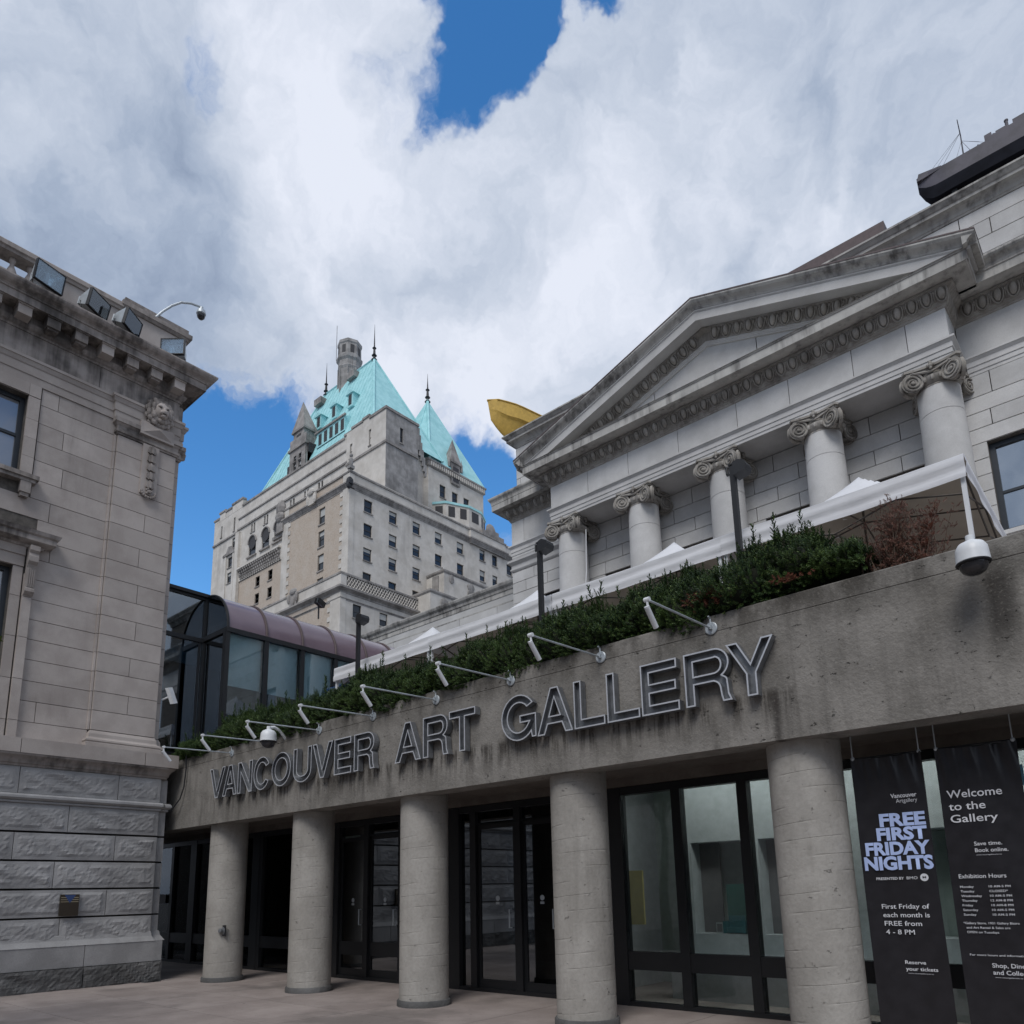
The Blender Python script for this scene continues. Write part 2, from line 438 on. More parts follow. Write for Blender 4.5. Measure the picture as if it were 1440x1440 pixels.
M['soffit'] = stone('smooth_soffit_concrete', (.15, .13, .115), (.20, .18, .16), rand=.02, stain=(.06, .05, .045), stain_amt=.5, fine=20, bump=.2)
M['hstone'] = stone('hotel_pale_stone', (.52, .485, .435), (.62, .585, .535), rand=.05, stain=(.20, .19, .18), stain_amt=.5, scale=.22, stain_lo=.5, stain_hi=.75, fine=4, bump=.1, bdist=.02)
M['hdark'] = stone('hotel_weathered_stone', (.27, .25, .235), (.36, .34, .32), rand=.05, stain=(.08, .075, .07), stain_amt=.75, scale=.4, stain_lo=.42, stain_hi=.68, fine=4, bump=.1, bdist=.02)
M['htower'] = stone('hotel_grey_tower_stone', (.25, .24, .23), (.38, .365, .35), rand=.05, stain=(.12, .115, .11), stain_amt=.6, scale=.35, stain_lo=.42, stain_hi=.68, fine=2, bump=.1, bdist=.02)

def brickmat():
    m, nt, p, o = newmat('tan_hotel_brick'); t = NT(nt); P = t.pos()
    b = t.n('ShaderNodeTexBrick'); b.inputs['Scale'].default_value = 3.2; b.inputs['Mortar Size'].default_value = .02
    b.inputs['Color1'].default_value = (.43, .345, .265, 1); b.inputs['Color2'].default_value = (.53, .455, .375, 1); b.inputs['Mortar'].default_value = (.33, .29, .25, 1)
    sx = t.n('ShaderNodeSeparateXYZ'); t.l.new(P, sx.inputs[0]); cb = t.n('ShaderNodeCombineXYZ')
    t.l.new(t.m('ADD', sx.outputs[0], sx.outputs[1]), cb.inputs[0]); t.l.new(sx.outputs[2], cb.inputs[1]); t.l.new(cb.outputs[0], b.inputs['Vector'])
    n = t.noise(P, .45, 6, .65); n2 = t.noise(P, 2.2, 4, .6)
    c = t.mix(t.m('MULTIPLY', t.rng(n, .42, .66), .45), b.outputs['Color'], (.50, .45, .39))
    c = t.mix(t.m('MULTIPLY', t.rng(n2, .5, .7), .35), c, (.24, .19, .15))
    t.l.new(c, p.inputs['Base Color']); p.inputs['Roughness'].default_value = .9
    return m
M['brick'] = brickmat()
def coppermat():
    m, nt, p, o = newmat('green_copper'); t = NT(nt); P = t.pos()
    n = t.noise(P, .5, 5, .6); s = t.noise(t.vm('MULTIPLY', P, (3, 3, .25)), 1.0, 5, .6)
    c = t.mix(t.rng(n, .3, .7), (.30, .58, .60), (.41, .71, .73)); c = t.mix(t.m('MULTIPLY', t.rng(s, .5, .75), .3), c, (.22, .47, .50))
    t.l.new(c, p.inputs['Base Color']); p.inputs['Roughness'].default_value = .75; p.inputs['Specular IOR Level'].default_value = .2
    return m
M['copper'] = coppermat()
M['hframe'] = plain('dark_sash_frame', (.035, .033, .035), .6)
M['hglass'] = glass('hotel_window_glass', (.03, .033, .037), refl=.0, trans=False, wob=.3)
M['hblind'] = plain('pale_window_blind', (.42, .42, .40), .8)
M['bronze'] = plain('black_bronze_frame', (.012, .013, .015), .45, 0.0, spec=.4)
M['blackmetal'] = plain('black_painted_metal', (.018, .019, .022), .5, spec=.4)
M['steel'] = plain('brushed_steel_letter', (.22, .23, .245), .38, .55, var=.15, dirt=.5, scale=12)
M['rim'] = plain('bright_letter_rim', (.58, .60, .64), .35, .35, var=.05)
M['galv'] = plain('galvanised_lamp_metal', (.46, .50, .53), .45, .35, var=.1, dirt=.35)
M['white'] = plain('white_enamel', (.70, .72, .74), .4, var=.05, dirt=.15)
M['smoke'] = plain('smoked_dome', (.03, .03, .035), .12, spec=.6)
M['glass_room'] = glass('shopfront_glass', (.74, .78, .77), refl=.0)
M['glass_door'] = glass('tinted_door_glass', (.22, .25, .28), refl=.13)
M['glass_walk'] = glass('walkway_glass', (.38, .48, .54), refl=.13)
M['glass_clear'] = glass('clear_walkway_glass', (.80, .88, .90), refl=.03)
M['glass_up'] = glass('upper_window_glass', (.05, .06, .07), refl=.42, trans=False)
M['blind'] = plain('drawn_pale_blind', (.62, .68, .67), .75, var=.06, dirt=.08)
def canvasmat():
    m, nt, p, o = newmat('white_canvas'); t = NT(nt); P = t.pos()
    n = t.noise(P, 3, 5, .6); c = t.mix(t.rng(n, .3, .7), (.78, .79, .82), (.86, .87, .90))
    t.l.new(c, p.inputs['Base Color']); p.inputs['Roughness'].default_value = .7
    p.inputs['Specular IOR Level'].default_value = .2
    t.bump(t.noise(t.vm('MULTIPLY', P, (2, 2, 14)), 1.6, 3, .5), .35, .02, p)
    return m
M['canvas'] = canvasmat()
def clothmat(name, c, tr):
    m, nt, p, o = newmat(name); t = NT(nt); nt.nodes.remove(p)
    n = t.noise(t.pos(), 3, 5, .6); cc = t.mix(t.rng(n, .3, .7), tuple(x*.93 for x in c), c)
    d = t.n('ShaderNodeBsdfDiffuse'); t.l.new(cc, d.inputs['Color']); u = t.n('ShaderNodeBsdfTranslucent'); t.l.new(cc, u.inputs['Color'])
    b = t.n('ShaderNodeBump'); b.inputs['Strength'].default_value = .3; b.inputs['Distance'].default_value = .02
    t.l.new(t.noise(t.vm('MULTIPLY', t.pos(), (2, 2, 12)), 1.5, 3, .5), b.inputs['Height']); t.l.new(b.outputs[0], d.inputs['Normal'])
    mx = t.n('ShaderNodeMixShader'); mx.inputs[0].default_value = tr
    t.l.new(d.outputs[0], mx.inputs[1]); t.l.new(u.outputs[0], mx.inputs[2]); t.l.new(mx.outputs[0], o.inputs['Surface'])
    return m
M['canvas'] = clothmat('white_canvas', (.84, .85, .88), .22)
M['liner'] = clothmat('tan_canopy_underside', (.50, .45, .38), .35)
M['truss'] = plain('dull_truss_metal', (.10, .09, .08), .6, .3)
M['gold'] = plain('yellow_painted_boat', (.62, .40, .08), .5, var=.1, dirt=.2)
M['ship'] = plain('charcoal_painted_ship', (.075, .07, .085), .6, var=.35, scale=2)
M['ship_dark'] = plain('black_ship_bottom', (.012, .013, .018), .9, spec=.1, var=.3, scale=2)
M['roofmetal'] = plain('brown_roof_metal', (.10, .075, .075), .6, .2, var=.15)
M['purple'] = plain('mauve_vault_panel', (.17, .125, .15), .22, 0.1, var=.06, scale=2, spec=.7)
M['vinyl'] = plain('black_banner_vinyl', (.016, .015, .018), .34, var=.15, spec=.45)
M['inkwhite'] = plain('white_banner_print', (.62, .63, .66), .6)
M['inkblue'] = plain('pale_blue_banner_print', (.40, .50, .78), .6)
M['bark'] = plain('brown_bark', (.10, .07, .05), .9, var=.3)
def leafmat(name, a, b, c, w=.5):
    m, nt, p, o = newmat(name); t = NT(nt); g = t.n('ShaderNodeNewGeometry')
    r = g.outputs['Random Per Island']; n = t.noise(g.outputs['Position'], 2.2, 4, .6)
    cc = t.mix(t.rng(n, .35, .68), a, b); cc = t.mix(t.rng(r, .72, 1.0), cc, c)
    t.l.new(cc, p.inputs['Base Color']); p.inputs['Roughness'].default_value = .55; p.inputs['Specular IOR Level'].default_value = .3
    return m
M['yew'] = leafmat('yew_needles', (.024, .052, .016), (.055, .098, .024), (.11, .16, .04))
M['yewdark'] = plain('inner_yew_shade_core', (.012, .016, .008), .95)
M['dead'] = leafmat('dead_brown_needles', (.13, .06, .045), (.20, .10, .075), (.27, .18, .13))
M['rust'] = leafmat('rusty_red_needles', (.10, .035, .022), (.15, .05, .03), (.20, .09, .05))
M['maple'] = leafmat('maple_leaves', (.05, .09, .015), (.09, .13, .02), (.16, .16, .03))
def pavemat():
    m, nt, p, o = newmat('pink_grey_paving'); t = NT(nt); P = t.pos()
    oi = t.n('ShaderNodeObjectInfo'); a = t.noise(P, 1.1, 6, .65); f = t.noise(P, 70, 3, .6); s = t.noise(P, .5, 5, .6)
    c = t.mix(t.rng(a, .35, .7), (.29, .245, .225), (.39, .335, .31))
    c = t.mix(t.m('MULTIPLY', t.rng(s, .48, .64), .65), c, (.13, .115, .105)); w = t.noise(P, 14, 2, .5); c = t.mix(t.rng(w, .70, .74, 0, .6), c, (.08, .07, .065)); c = t.mix(t.m('MULTIPLY', t.rng(f, .45, .7), .25), c, (.14, .12, .11))
    h = t.n('ShaderNodeHueSaturation'); t.l.new(c, h.inputs['Color']); t.l.new(t.m('ADD', t.m('MULTIPLY', oi.outputs['Random'], .16), .92), h.inputs['Value'])
    t.l.new(h.outputs[0], p.inputs['Base Color']); p.inputs['Roughness'].default_value = .8; t.bump(f, .3, .003, p)
    return m
M['pave'] = pavemat()
M['asphalt'] = plain('dark_plaza_ground', (.09, .085, .08), .9, var=.2, bumps=.3)
M['drain'] = plain('drain_grate_iron', (.05, .05, .055), .6, .3)
M['roomwall'] = plain('gallery_room_wall', (.36, .42, .40), .8)
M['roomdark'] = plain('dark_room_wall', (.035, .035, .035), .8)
M['roomwhite'] = plain('white_display_plinth', (.50, .53, .55), .7)
M['yellowp'] = plain('yellow_panel', (.42, .36, .10), .7)
M['greyp'] = plain('grey_panel', (.20, .19, .20), .7)
M['greenp'] = plain('dark_green_panel', (.02, .11, .09), .6)
M['teal'] = plain('teal_upholstery', (.02, .13, .15), .7)
M['redp'] = plain('red_item', (.25, .03, .03), .6)
M['lit'] = emit('lit_ceiling_panel', (.98, .98, .96), 5.5)
M['warm'] = emit('warm_sconce_glow', (1.0, .55, .22), 2.2)
M['brass'] = plain('dull_brass_plaque', (.045, .035, .025), .5, .3)
M['blue'] = plain('blue_print', (.03, .06, .17), .6)
M['bluefab'] = plain('blue_umbrella_fabric', (.02, .07, .22), .6, var=.2)
M['cyan'] = plain('pale_blue_tag', (.18, .42, .58), .6)
M['lens'] = glass('floodlight_lens', (.80, .88, .92), refl=.10, trans=True, rough=.05)
M['reflector'] = plain('floodlight_reflector', (.38, .43, .46), .22, .8, var=.5, scale=14)
M['column'] = stone('board_marked_column_concrete', (.315, .30, .275), (.395, .378, .35), rand=.04, stain=(.12, .11, .095), stain_amt=.5, stain_lo=.5, stain_hi=.78, streak=.6, fine=24, bump=.7, bdist=.008, pits=.45)

# ================================================================== GROUND
gm = MB(); gm.add([(-260, -120, -.03), (120, -120, -.03), (120, 260, -.03), (-260, 260, -.03)], [(0, 1, 2, 3)])
ground = gm.build('ground', M['asphalt']); ground['kind'] = 'structure'
ys = [1.0, 2.75, 4.35, 5.72, 7.02, 9.72]
xs = [-18.4, -16.0, -13.9, -11.6, -9.3, -7.2, -4.9, -2.6, -.4, 1.9, 4.2]
for j in range(len(ys)-1):
    for i in range(len(xs)-1):
        if j == 4 and i == 0: continue
        brick_box('paving_slab', ground, M['pave'], xs[i]+.006, xs[i+1]-.006, ys[j]+.006, ys[j+1]-.006, -.028, 0)
brick_box('paving_slab', ground, M['pave'], -23, -16.006, 7.426, 9.714, -.028, 0)
link('drain_cover', MB().box(-11.5, -9.9, 3.78, 3.98, .001, .005).mesh('drain_cover', M['drain']), ground)

# ================================================================== LEFT STONE BUILDING (face looks along +X)
WX = -16.45
lb = thing('stone_building', 'warm grey classical stone building with rock-faced base, pilaster and heavy bracketed cornice at the left', 'building', (-18.5, 1, 0))
YS = -6.0          # how far the building runs towards and past the camera
wins = [(2.62, 3.99), (-.80, .57), (-4.22, -2.85)]
holes_up = [(a, b, 10.12, 11.92) for a, b in wins]
holes_lo = [(a, b+.08, 5.45, 8.18) for a, b in wins]
core = wall_grid('X', WX-.115, -.35, YS, 5.75, 4.4, 14.0, holes_up+holes_lo)
core.box(-26, WX-.46, YS, 7.19, 14.0, 14.2); core.box(-26, WX-.47, YS, YS+.1, 0, 14.0)
core.box(-26, WX-.165, 5.75, 7.18, 4.4, 13.9); core.box(-26, -16.55, YS, 7.35, 0, 4.4)
core.box(-26, -25.9, YS, 7.19, 0, 14.0); core.box(-26, WX-.3, 7.06, 7.17, 4.4, 14.1)
core.build('wall_core', M['mortar'], lb)
CZ = [4.69, 5.08, 5.495, 5.90, 6.33, 6.745, 7.155, 7.575, 8.0, 8.43, 8.85, 9.285, 9.71, 10.13, 10.56, 10.98, 11.40, 11.82, 12.2]
trims = [(a-.22, b+.24, 9.7, 12.2) for a, b in wins]+[(a-.42, b+.42, 4.69, 9.1) for a, b in wins]
ashlar(lb, M['lime'], 'X', WX-.10, 1, YS+.0, 5.715, CZ, 1.9, trims, gap=.012, seed=3, jit=.1, phase=.2)
# pilaster: alternating one and two stones per course
for i, (z0, z1) in enumerate(zip(CZ[1:-1], CZ[2:-1])):
    if i % 2: parts_ = [(5.735, 6.40+.03*(i % 3)), (6.40+.03*(i % 3), 7.045)]
    else: parts_ = [(5.735, 7.045)]
    for a, b in parts_: brick_box('stone', lb, M['lime'], WX-.16, WX, a+.006, b-.006, z0+.006, z1-.006)
    brick_box('stone', lb, M['lime'], WX-.30, WX-.15, 7.05, 7.185, z0+.006, z1-.006)
    brick_box('stone', lb, M['lime'], WX-.17, WX-.05, 5.69, 5.73, z0+.006, z1-.006)
# pilaster base mouldings
bp = [(0, 4.70), (.11, 4.70), (.11, 4.80), (.085, 4.815), (.105, 4.84), (.10, 4.875), (.05, 4.90), (.035, 4.93), (.03, 5.0), (0, 5.07), (-.14, 5.07), (-.14, 4.70)]
MB().sweep(bp, [(WX-.1, 5.735), (WX, 5.735), (WX, 7.045), (WX-.13, 7.045), (WX-.13, 7.185), (WX-.6, 7.185)][::1], caps=True).build('pilaster_base', M['lime'], lb, fix=True)

# --- rock-faced granite base
def rocky(y0, y1, z0, z1, x, name='stone', mat=None, amp=.032, seed=0, flat=.045, margin=True):
    rnd = random.Random(seed); nu = max(6, int((y1-y0)/.055)); nv = max(4, int((z1-z0)/.05))
    H = {}
    ph = [(rnd.uniform(3, 16), rnd.uniform(3, 16), rnd.uniform(0, 6), rnd.uniform(.3, 1)) for _ in range(9)]
    def hgt(u, v):
        s = sum(w*math.sin(a*u*1.3+b*v*1.9+c) for a, b, c, w in ph)/3.2
        return max(0, .55+.5*s+rnd.uniform(-.18, .18))
    def fn(a, b):
        u = y0+(y1-y0)*a; v = z0+(z1-z0)*b
        e = min(u-y0, y1-u, v-z0, z1-v)
        k = 0 if (margin and e < flat) else min(1, (e-(flat if margin else -.02))/.035)
        return (x+amp*hgt(u, v)*k, u, v)
    mb = MB().grid(fn, nu, nv)
    mb.add([(x, y0, z0), (x, y1, z0), (x, y1, z1), (x, y0, z1), (x-.12, y0, z0), (x-.12, y1, z0), (x-.12, y1, z1), (x-.12, y0, z1)],
           [(0, 1, 5, 4), (1, 2, 6, 5), (2, 3, 7, 6), (3, 0, 4, 7)])
    return mb.build(name, mat or M['granite'], lb, smooth=False)
GX = -16.30
rc = [(.83, 1.315), (1.35, 1.85), (1.888, 2.385), (2.422, 2.92), (2.96, 3.47), (3.66, 4.165)]
rnd = random.Random(11)
for i, (z0, z1) in enumerate(rc):
    y = 7.19
    L = [0.9 if i % 2 else 1.75, 1.9, 2.1, 1.6, 2.2, 1.8, 2.0, 2.2]
    for j, l in enumerate(L):
        y2 = max(y-l*rnd.uniform(.9, 1.1), YS)
        if y-y2 > .1: rocky(y2+.006, y-.006, z0, z1, GX, seed=i*20+j)
        y = y2
    rocky(7.225, 7.375, z0, z1, GX-.10, seed=i+300, amp=.012, flat=.02)     # set-back end strip
for a, b in ((.0, .39), (.40, .81)):
    y = 7.42
    for j, l in enumerate((1.5, 1.9, 2.2, 1.8, 2.0, 2.2, 2.1)):
        y2 = max(y-l, YS)
        if y-y2 < .1: break
        if a == 0: rocky(y2+.006, y-.006, a-.02, b, GX+.10, mat=M['granite_dark'], amp=.05, seed=600+j, margin=False)
        else: brick_box('stone', lb, M['granite'], GX-.1, GX+.09, y2+.006, y-.006, a, b)
        y = y2
# coved top of the plinth
MB().sweep([(0, .80), (.10, .80), (.07, .84), (.03, .90), (.01, .98), (0, 1.0)], [(GX, YS), (GX, 7.19), (GX-.1, 7.23), (GX-.1, 7.40), (GX-.5, 7.40)]).build('plinth_cove', M['granite'], lb, fix=True)
# rounded string course
MB().sweep([(-.1, 3.475), (.02, 3.475), (.035, 3.49), (.035, 3.515), (.02, 3.52), (.06, 3.54), (.085, 3.57), (.085, 3.61), (.06, 3.645), (0, 3.655), (-.1, 3.655)],
           [(GX, YS), (GX, 7.20), (GX-.1, 7.28), (GX-.1, 7.38), (GX-.6, 7.38)]).build('string_course', M['granite'], lb, smooth=30, fix=True)
# moulding under the ledge, then the ledge stones
MB().sweep([(-.1, 4.17), (.02, 4.17), (.03, 4.21), (.05, 4.225), (.06, 4.27), (.10, 4.33), (.15, 4.365), (.16, 4.40), (-.1, 4.40)],
           [(GX, YS), (GX, 7.20), (GX-.05, 7.30), (GX-.5, 7.30)]).build('ledge_moulding', M['lime_dark'], lb, smooth=30, fix=True)
y = 7.47
for l in (.72, 2.3, 2.6, 2.4, 2.2, 2.4, 2.4):
    y2 = max(y-l, YS)
    if y-y2 < .1: break
    brick_box('ledge_stone', lb, M['lime'], GX-.4, GX+.17, y2+.006, y-.006, 4.403, 4.685)
    y = y2
# --- capital, architrave, frieze, cornice
ent = [(WX-.10, YS), (WX-.10, 5.66), (WX, 5.66), (WX, 7.045), (WX-.13, 7.045), (WX-.13, 7.185), (WX-.8, 7.185)]
cap = [(-.1, 11.83), (.02, 11.83), (.03, 11.86), (.055, 11.875), (.055, 11.93), (.03, 11.94), (.03, 12.03), (.07, 12.09), (.10, 12.10), (.10, 12.2), (-.1, 12.2)]
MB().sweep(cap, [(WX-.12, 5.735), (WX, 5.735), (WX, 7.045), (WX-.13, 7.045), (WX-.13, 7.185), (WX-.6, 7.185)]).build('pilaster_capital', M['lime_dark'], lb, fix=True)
arch = [(-.3, 12.2), (.03, 12.2), (.03, 12.36), (.05, 12.375), (.05, 12.56), (.07, 12.58), (.10, 12.66), (.12, 12.67), (.12, 12.73), (-.3, 12.73)]
MB().sweep(arch, ent).build('architrave', M['lime'], lb, fix=True)
y = 7.045
for k, l in enumerate((1.78, 2.2, 2.3, 2.1, 2.3, 2.2)):
    y2 = max(y-l, YS)
    if y-y2 < .1: break
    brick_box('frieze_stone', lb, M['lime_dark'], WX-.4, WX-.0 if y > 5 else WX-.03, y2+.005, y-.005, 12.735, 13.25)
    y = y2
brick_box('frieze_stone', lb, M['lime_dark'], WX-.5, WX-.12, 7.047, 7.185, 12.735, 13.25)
cpath = [(WX, YS), (WX, 7.045), (WX-.8, 7.045)]
bed = [(-.3, 13.25), (.02, 13.25), (.03, 13.29), (.07, 13.32), (.10, 13.37), (.11, 13.42), (-.3, 13.42)]
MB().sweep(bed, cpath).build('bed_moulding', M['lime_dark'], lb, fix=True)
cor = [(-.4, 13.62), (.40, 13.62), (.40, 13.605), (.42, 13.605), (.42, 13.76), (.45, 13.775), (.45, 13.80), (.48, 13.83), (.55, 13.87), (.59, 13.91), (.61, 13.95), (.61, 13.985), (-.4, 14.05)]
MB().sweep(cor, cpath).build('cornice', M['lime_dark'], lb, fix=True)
MB().sweep([(-.3, 13.42), (.05, 13.42), (.05, 13.62), (-.3, 13.62)], cpath).build('cornice_backing', M['lime_dark'], lb)
mod = MB().box(0, .31, -.125, .125, -.05, .15).box(0, .34, -.14, .14, .15, .185).box(.02, .26, -.10, .10, -.09, -.05).mesh('modillion_mesh', M['lime_dark'])
mod2 = MB().box(0, .31, -.125, .125, -.05, .15).box(0, .34, -.14, .14, .15, .185).mesh('modillion_mesh_pale', M['lime'])
y = 6.86; k = 0
while y > YS+.2:
    link('modillion', mod if k % 3 else mod2, lb, None, (WX+.05, y, 13.432)); y -= .535; k += 1
for yy in (7.2,): pass
# --- parapet: balustrade between piers
pz = 13.98
MB().sweep([(-.35, 14.0), (.02, 14.0), (.02, 14.28), (-.02, 14.32), (-.35, 14.32)], [(WX-.02, YS), (WX-.02, 7.12), (WX-.7, 7.12)]).build('parapet_base', M['lime_dark'], lb, fix=True)
MB().sweep([(-.35, 14.93), (.03, 14.93), (.05, 14.98), (.09, 15.0), (.09, 15.10), (.05, 15.14), (-.35, 15.14)], [(WX-.05, YS), (WX-.05, 5.60)]).build('parapet_coping', M['lime_dark'], lb, fix=True)
for a, b in ((5.60, 7.10),): MB().box(WX-.42, WX-.03, a, b, 14.3, 15.02).build('parapet_pier', M['lime'], lb)
MB().sweep([(-.4, 15.0), (.04, 15.0), (.08, 15.05), (.10, 15.06), (.10, 15.17), (.03, 15.20), (.03, 15.31), (-.4, 15.31)], [(WX-.5, 5.66), (WX-.03, 5.66), (WX-.03, 7.10), (WX-.5, 7.10)]).build('pier_cap', M['lime_dark'], lb, fix=True)
for a, b in ((4.02, 5.60), (-.6, .9), (-4.6, -3.1)): MB().box(WX-.38, WX-.06, a, b, 14.3, 14.95).build('parapet_panel', M['lime'], lb)
bal = MB().lathe([(.07, 14.32), (.07, 14.36), (.045, 14.39), (.06, 14.45), (.10, 14.55), (.095, 14.62), (.045, 14.75), (.04, 14.82), (.065, 14.86), (.07, 14.93)], (0, 0, 0), 10).mesh('baluster_mesh', M['lime'], True)
for a, b in ((1.05, 3.98), (-3.0, -.7), (-5.9, -4.7)):
    n = int((b-a)/.33)
    for k in range(n): link('baluster', bal, lb, None, (WX-.22, b-.2-k*.33, 0))
# --- windows of the left building
def sash(parent, axis, face, u0, u1, z0, z1, fr, gl, bars=(.5,), sgn=1, w=.09, vb=()):
    """timber/bronze frame with panes; face = outermost frame plane, sgn = outward direction"""
    def B(mb, a, b, c, d, t0, t1):
        x0, x1 = face+sgn*t0, face+sgn*t1
        return mb.box(x0, x1, a, b, c, d) if axis == 'X' else mb.box(a, b, x0, x1, c, d)
    f = MB(); B(f, u0, u0+w, z0, z1, -.10, 0); B(f, u1-w, u1, z0, z1, -.10, 0); B(f, u0+w, u1-w, z1-w, z1, -.10, 0); B(f, u0+w, u1-w, z0, z0+w, -.10, 0)
    for t in bars: zz = z0+(z1-z0)*t; B(f, u0+w, u1-w, zz-.03, zz+.03, -.08, -.02)
    for t in vb: uu = u0+(u1-u0)*t; B(f, uu-.025, uu+.025, z0+w, z1-w, -.08, -.02)
    wo = f.build('window', fr, parent)
    edges = [z0+w]+[z0+(z1-z0)*t for t in bars]+[z1-w]
    for a, b in zip(edges, edges[1:]):
        p = MB(); B(p, u0+w, u1-w, a, b, -.062, -.055); p.build('pane', gl, wo)
    return wo
M['darksash'] = plain('blue_black_sash', (.018, .024, .032), .45)
M['glass_left'] = glass('left_window_glass', (.22, .225, .24), refl=.10, trans=False, wob=.2)
for i, (a, b) in enumerate(wins):
    sash(lb, 'X', WX-.27, a, b, 10.12, 11.92, M['darksash'], M['glass_left'], (.52,))
    sash(lb, 'X', WX-.27, a, b+.08, 5.45, 8.18, M['darksash'], M['glass_left'], (.5,))
    # upper surround: architrave trim blocks, sill with brackets
    t = MB()
    for y0, y1 in ((a-.20, a), (b, b+.22)):
        for z0, z1 in zip((10.13, 10.56, 10.98, 11.40, 11.92), (10.554, 10.974, 11.394, 11.90, 12.19)):
            brick_box('jamb_stone', lb, M['lime'], WX-.2, WX-.055, y0+.004, y1-.004, z0, z1)
    brick_box('lintel', lb, M['lime'], WX-.3, WX-.055, a, b, 11.93, 12.19)
    t.box(WX-.3, WX+.10, a-.32, b+.32, 10.03, 10.12); t.box(WX-.3, WX+.06, a-.28, b+.28, 9.96, 10.03)
    for yy in (a-.10, b+.10): t.box(WX-.1, WX+.05, yy-.09, yy+.10, 9.72, 9.96); t.box(WX-.1, WX+.02, yy-.07, yy+.08, 9.64, 9.72)
    t.build('sill', M['lime_dark'], lb)
    # lower surround: jambs, outer strip, scroll brackets and hood
    for y0, y1, xx in ((a-.20, a, WX-.07), (b+.08, b+.26, WX-.07), (a-.42, a-.21, WX-.02), (b+.28, b+.45, WX-.02)):
        for z0, z1 in zip([4.69, 5.08, 5.9, 6.745, 7.575], [5.07, 5.89, 6.735, 7.565, 8.18 if xx < WX-.03 else 8.05]):
            brick_box('jamb_stone', lb, M['lime'], WX-.3, xx, y0+.004, y1-.004, z0, z1)
    h = MB()
    h.box(WX-.3, WX-.05, a-.2, b+.26, 8.19, 8.42); h.box(WX-.3, WX-.02, a-.2, b+.26, 8.42, 8.60)
    h.build('lintel', M['lime'], lb)
    MB().sweep([(-.3, 8.60), (.02, 8.60), (.05, 8.64), (.17, 8.68), (.20, 8.70), (.20, 8.80), (.24, 8.83), (.27, 8.90), (-.3, 8.94)],
               [(WX-.3, a-.5), (WX-.02, a-.5), (WX-.02, b+.53), (WX-.3, b+.53)]).build('hood', M['lime_dark'], lb, fix=True)
    for yy in (a-.31, b+.37):
        k = MB()
        prof = [(0, 8.6), (.20, 8.6), (.20, 8.5), (.15, 8.45), (.17, 8.38), (.16, 8.28), (.10, 8.22), (.075, 8.16), (.075, 7.74), (.10, 7.72), (.10, 7.66), (.03, 7.60), (0, 7.60)]
        k.prism(prof, lambda u, v, w: (WX-.02+u, w, v), yy-.085, yy+.085)
        for q in (-.05, -.015, .02, .055): k.box(WX-.02+.07, WX-.02+.088, yy+q-.008, yy+q+.008, 7.76, 8.15)
        k.build('bracket', M['lime_dark'], lb, fix=True)
    # dim interior behind the panes
# --- carved panel, lion mask and hanging husks on the pilaster
c = MB(); yc = 6.47
c.box(WX, WX+.05, yc-.19, yc+.17, 10.62, 11.84)
c.build('husk_panel', M['lime'], lb)
c = MB()
for i in range(5):
    z = 11.72-.215*i
    for s in (-1, 0, 1):
        c.obox((WX+.085+.02*(s == 0), yc+s*.05, z-.02), (.022, 0, 0), (0, .028, .012*s), (0, -.012*s, .075))
    c.ball((WX+.09, yc, z+.06), .03, .035, .04, 6, 4)
c.build('husk_garland', M['port_carve'] if 0 else M['lime_dark'], lb)
c = MB()
for i in range(9):
    t = math.pi*(i/8); c.ball((WX+.08, yc-.01+.15*math.cos(t), 10.66-.12*math.sin(t)), .03, .035, .035, 6, 4)
for i in range(14):
    a_ = random.uniform(0, 6.28); r_ = random.uniform(0, .085)
    c.ball((WX+.09, yc+r_*math.cos(a_), 10.68+r_*.9*math.sin(a_)), .028, .028, .028, 6, 4)
c.build('husk_rosette', M['lime_dark'], lb)
c = MB()   # diamond block under the mask
c.box(WX, WX+.11, 6.17, 6.93, 12.03, 12.36)
c.add([(WX+.11, 6.22, 12.08), (WX+.11, 6.88, 12.08), (WX+.11, 6.88, 12.36), (WX+.11, 6.22, 12.36), (WX+.20, 6.55, 12.22)], [(0, 1, 4), (1, 2, 4), (2, 3, 4), (3, 0, 4)])
c.build('diamond_block', M['lime'], lb)
c = MB(); cy, cz, cx = 6.55, 12.66, WX+.14
rnd = random.Random(5)
for ring, (rr, n, s_) in enumerate(((.30, 15, .075), (.22, 13, .075), (.36, 13, .05))):
    for i in range(n):
        t = 2*math.pi*i/n+ring*.3
        c.ball((cx+(.02, .08, -.03)[ring]+rnd.uniform(-.02, .02), cy+rr*math.cos(t)*.86, cz+rr*math.sin(t)*1.0), s_*.8, s_*(.7+.5*abs(math.sin(t))), s_*(.8+.6*abs(math.cos(t))), 7, 5)
c.build('lion_mane', M['lime_dark'], lb)
c = MB()
c.ball((cx+.08, cy, cz+.02), .15, .17, .21, 14, 10); c.ball((cx+.22, cy, cz-.07), .09, .085, .075, 10, 8)
c.ball((cx+.20, cy, cz-.16), .07, .06, .045, 10, 6); c.ball((cx+.235, cy, cz-.01), .045, .035, .055, 8, 6)
for s in (-1, 1):
    c.ball((cx+.19, cy+s*.08, cz+.075), .05, .055, .03, 8, 6); c.ball((cx+.225, cy+s*.05, cz-.09), .06, .05, .045, 8, 6)
    c.ball((cx+.02, cy+s*.19, cz+.14), .04, .05, .05, 8, 6)
c.build('lion_face', M['lime'], lb, smooth=True)
c = MB()
for s in (-1, 1): c.ball((cx+.222, cy+s*.075, cz+.04), .022, .028, .018, 8, 6)
c.ball((cx+.262, cy, cz-.125), .03, .05, .012, 8, 4)
c.build('lion_eyes_and_mouth', M['mortar'], lb)
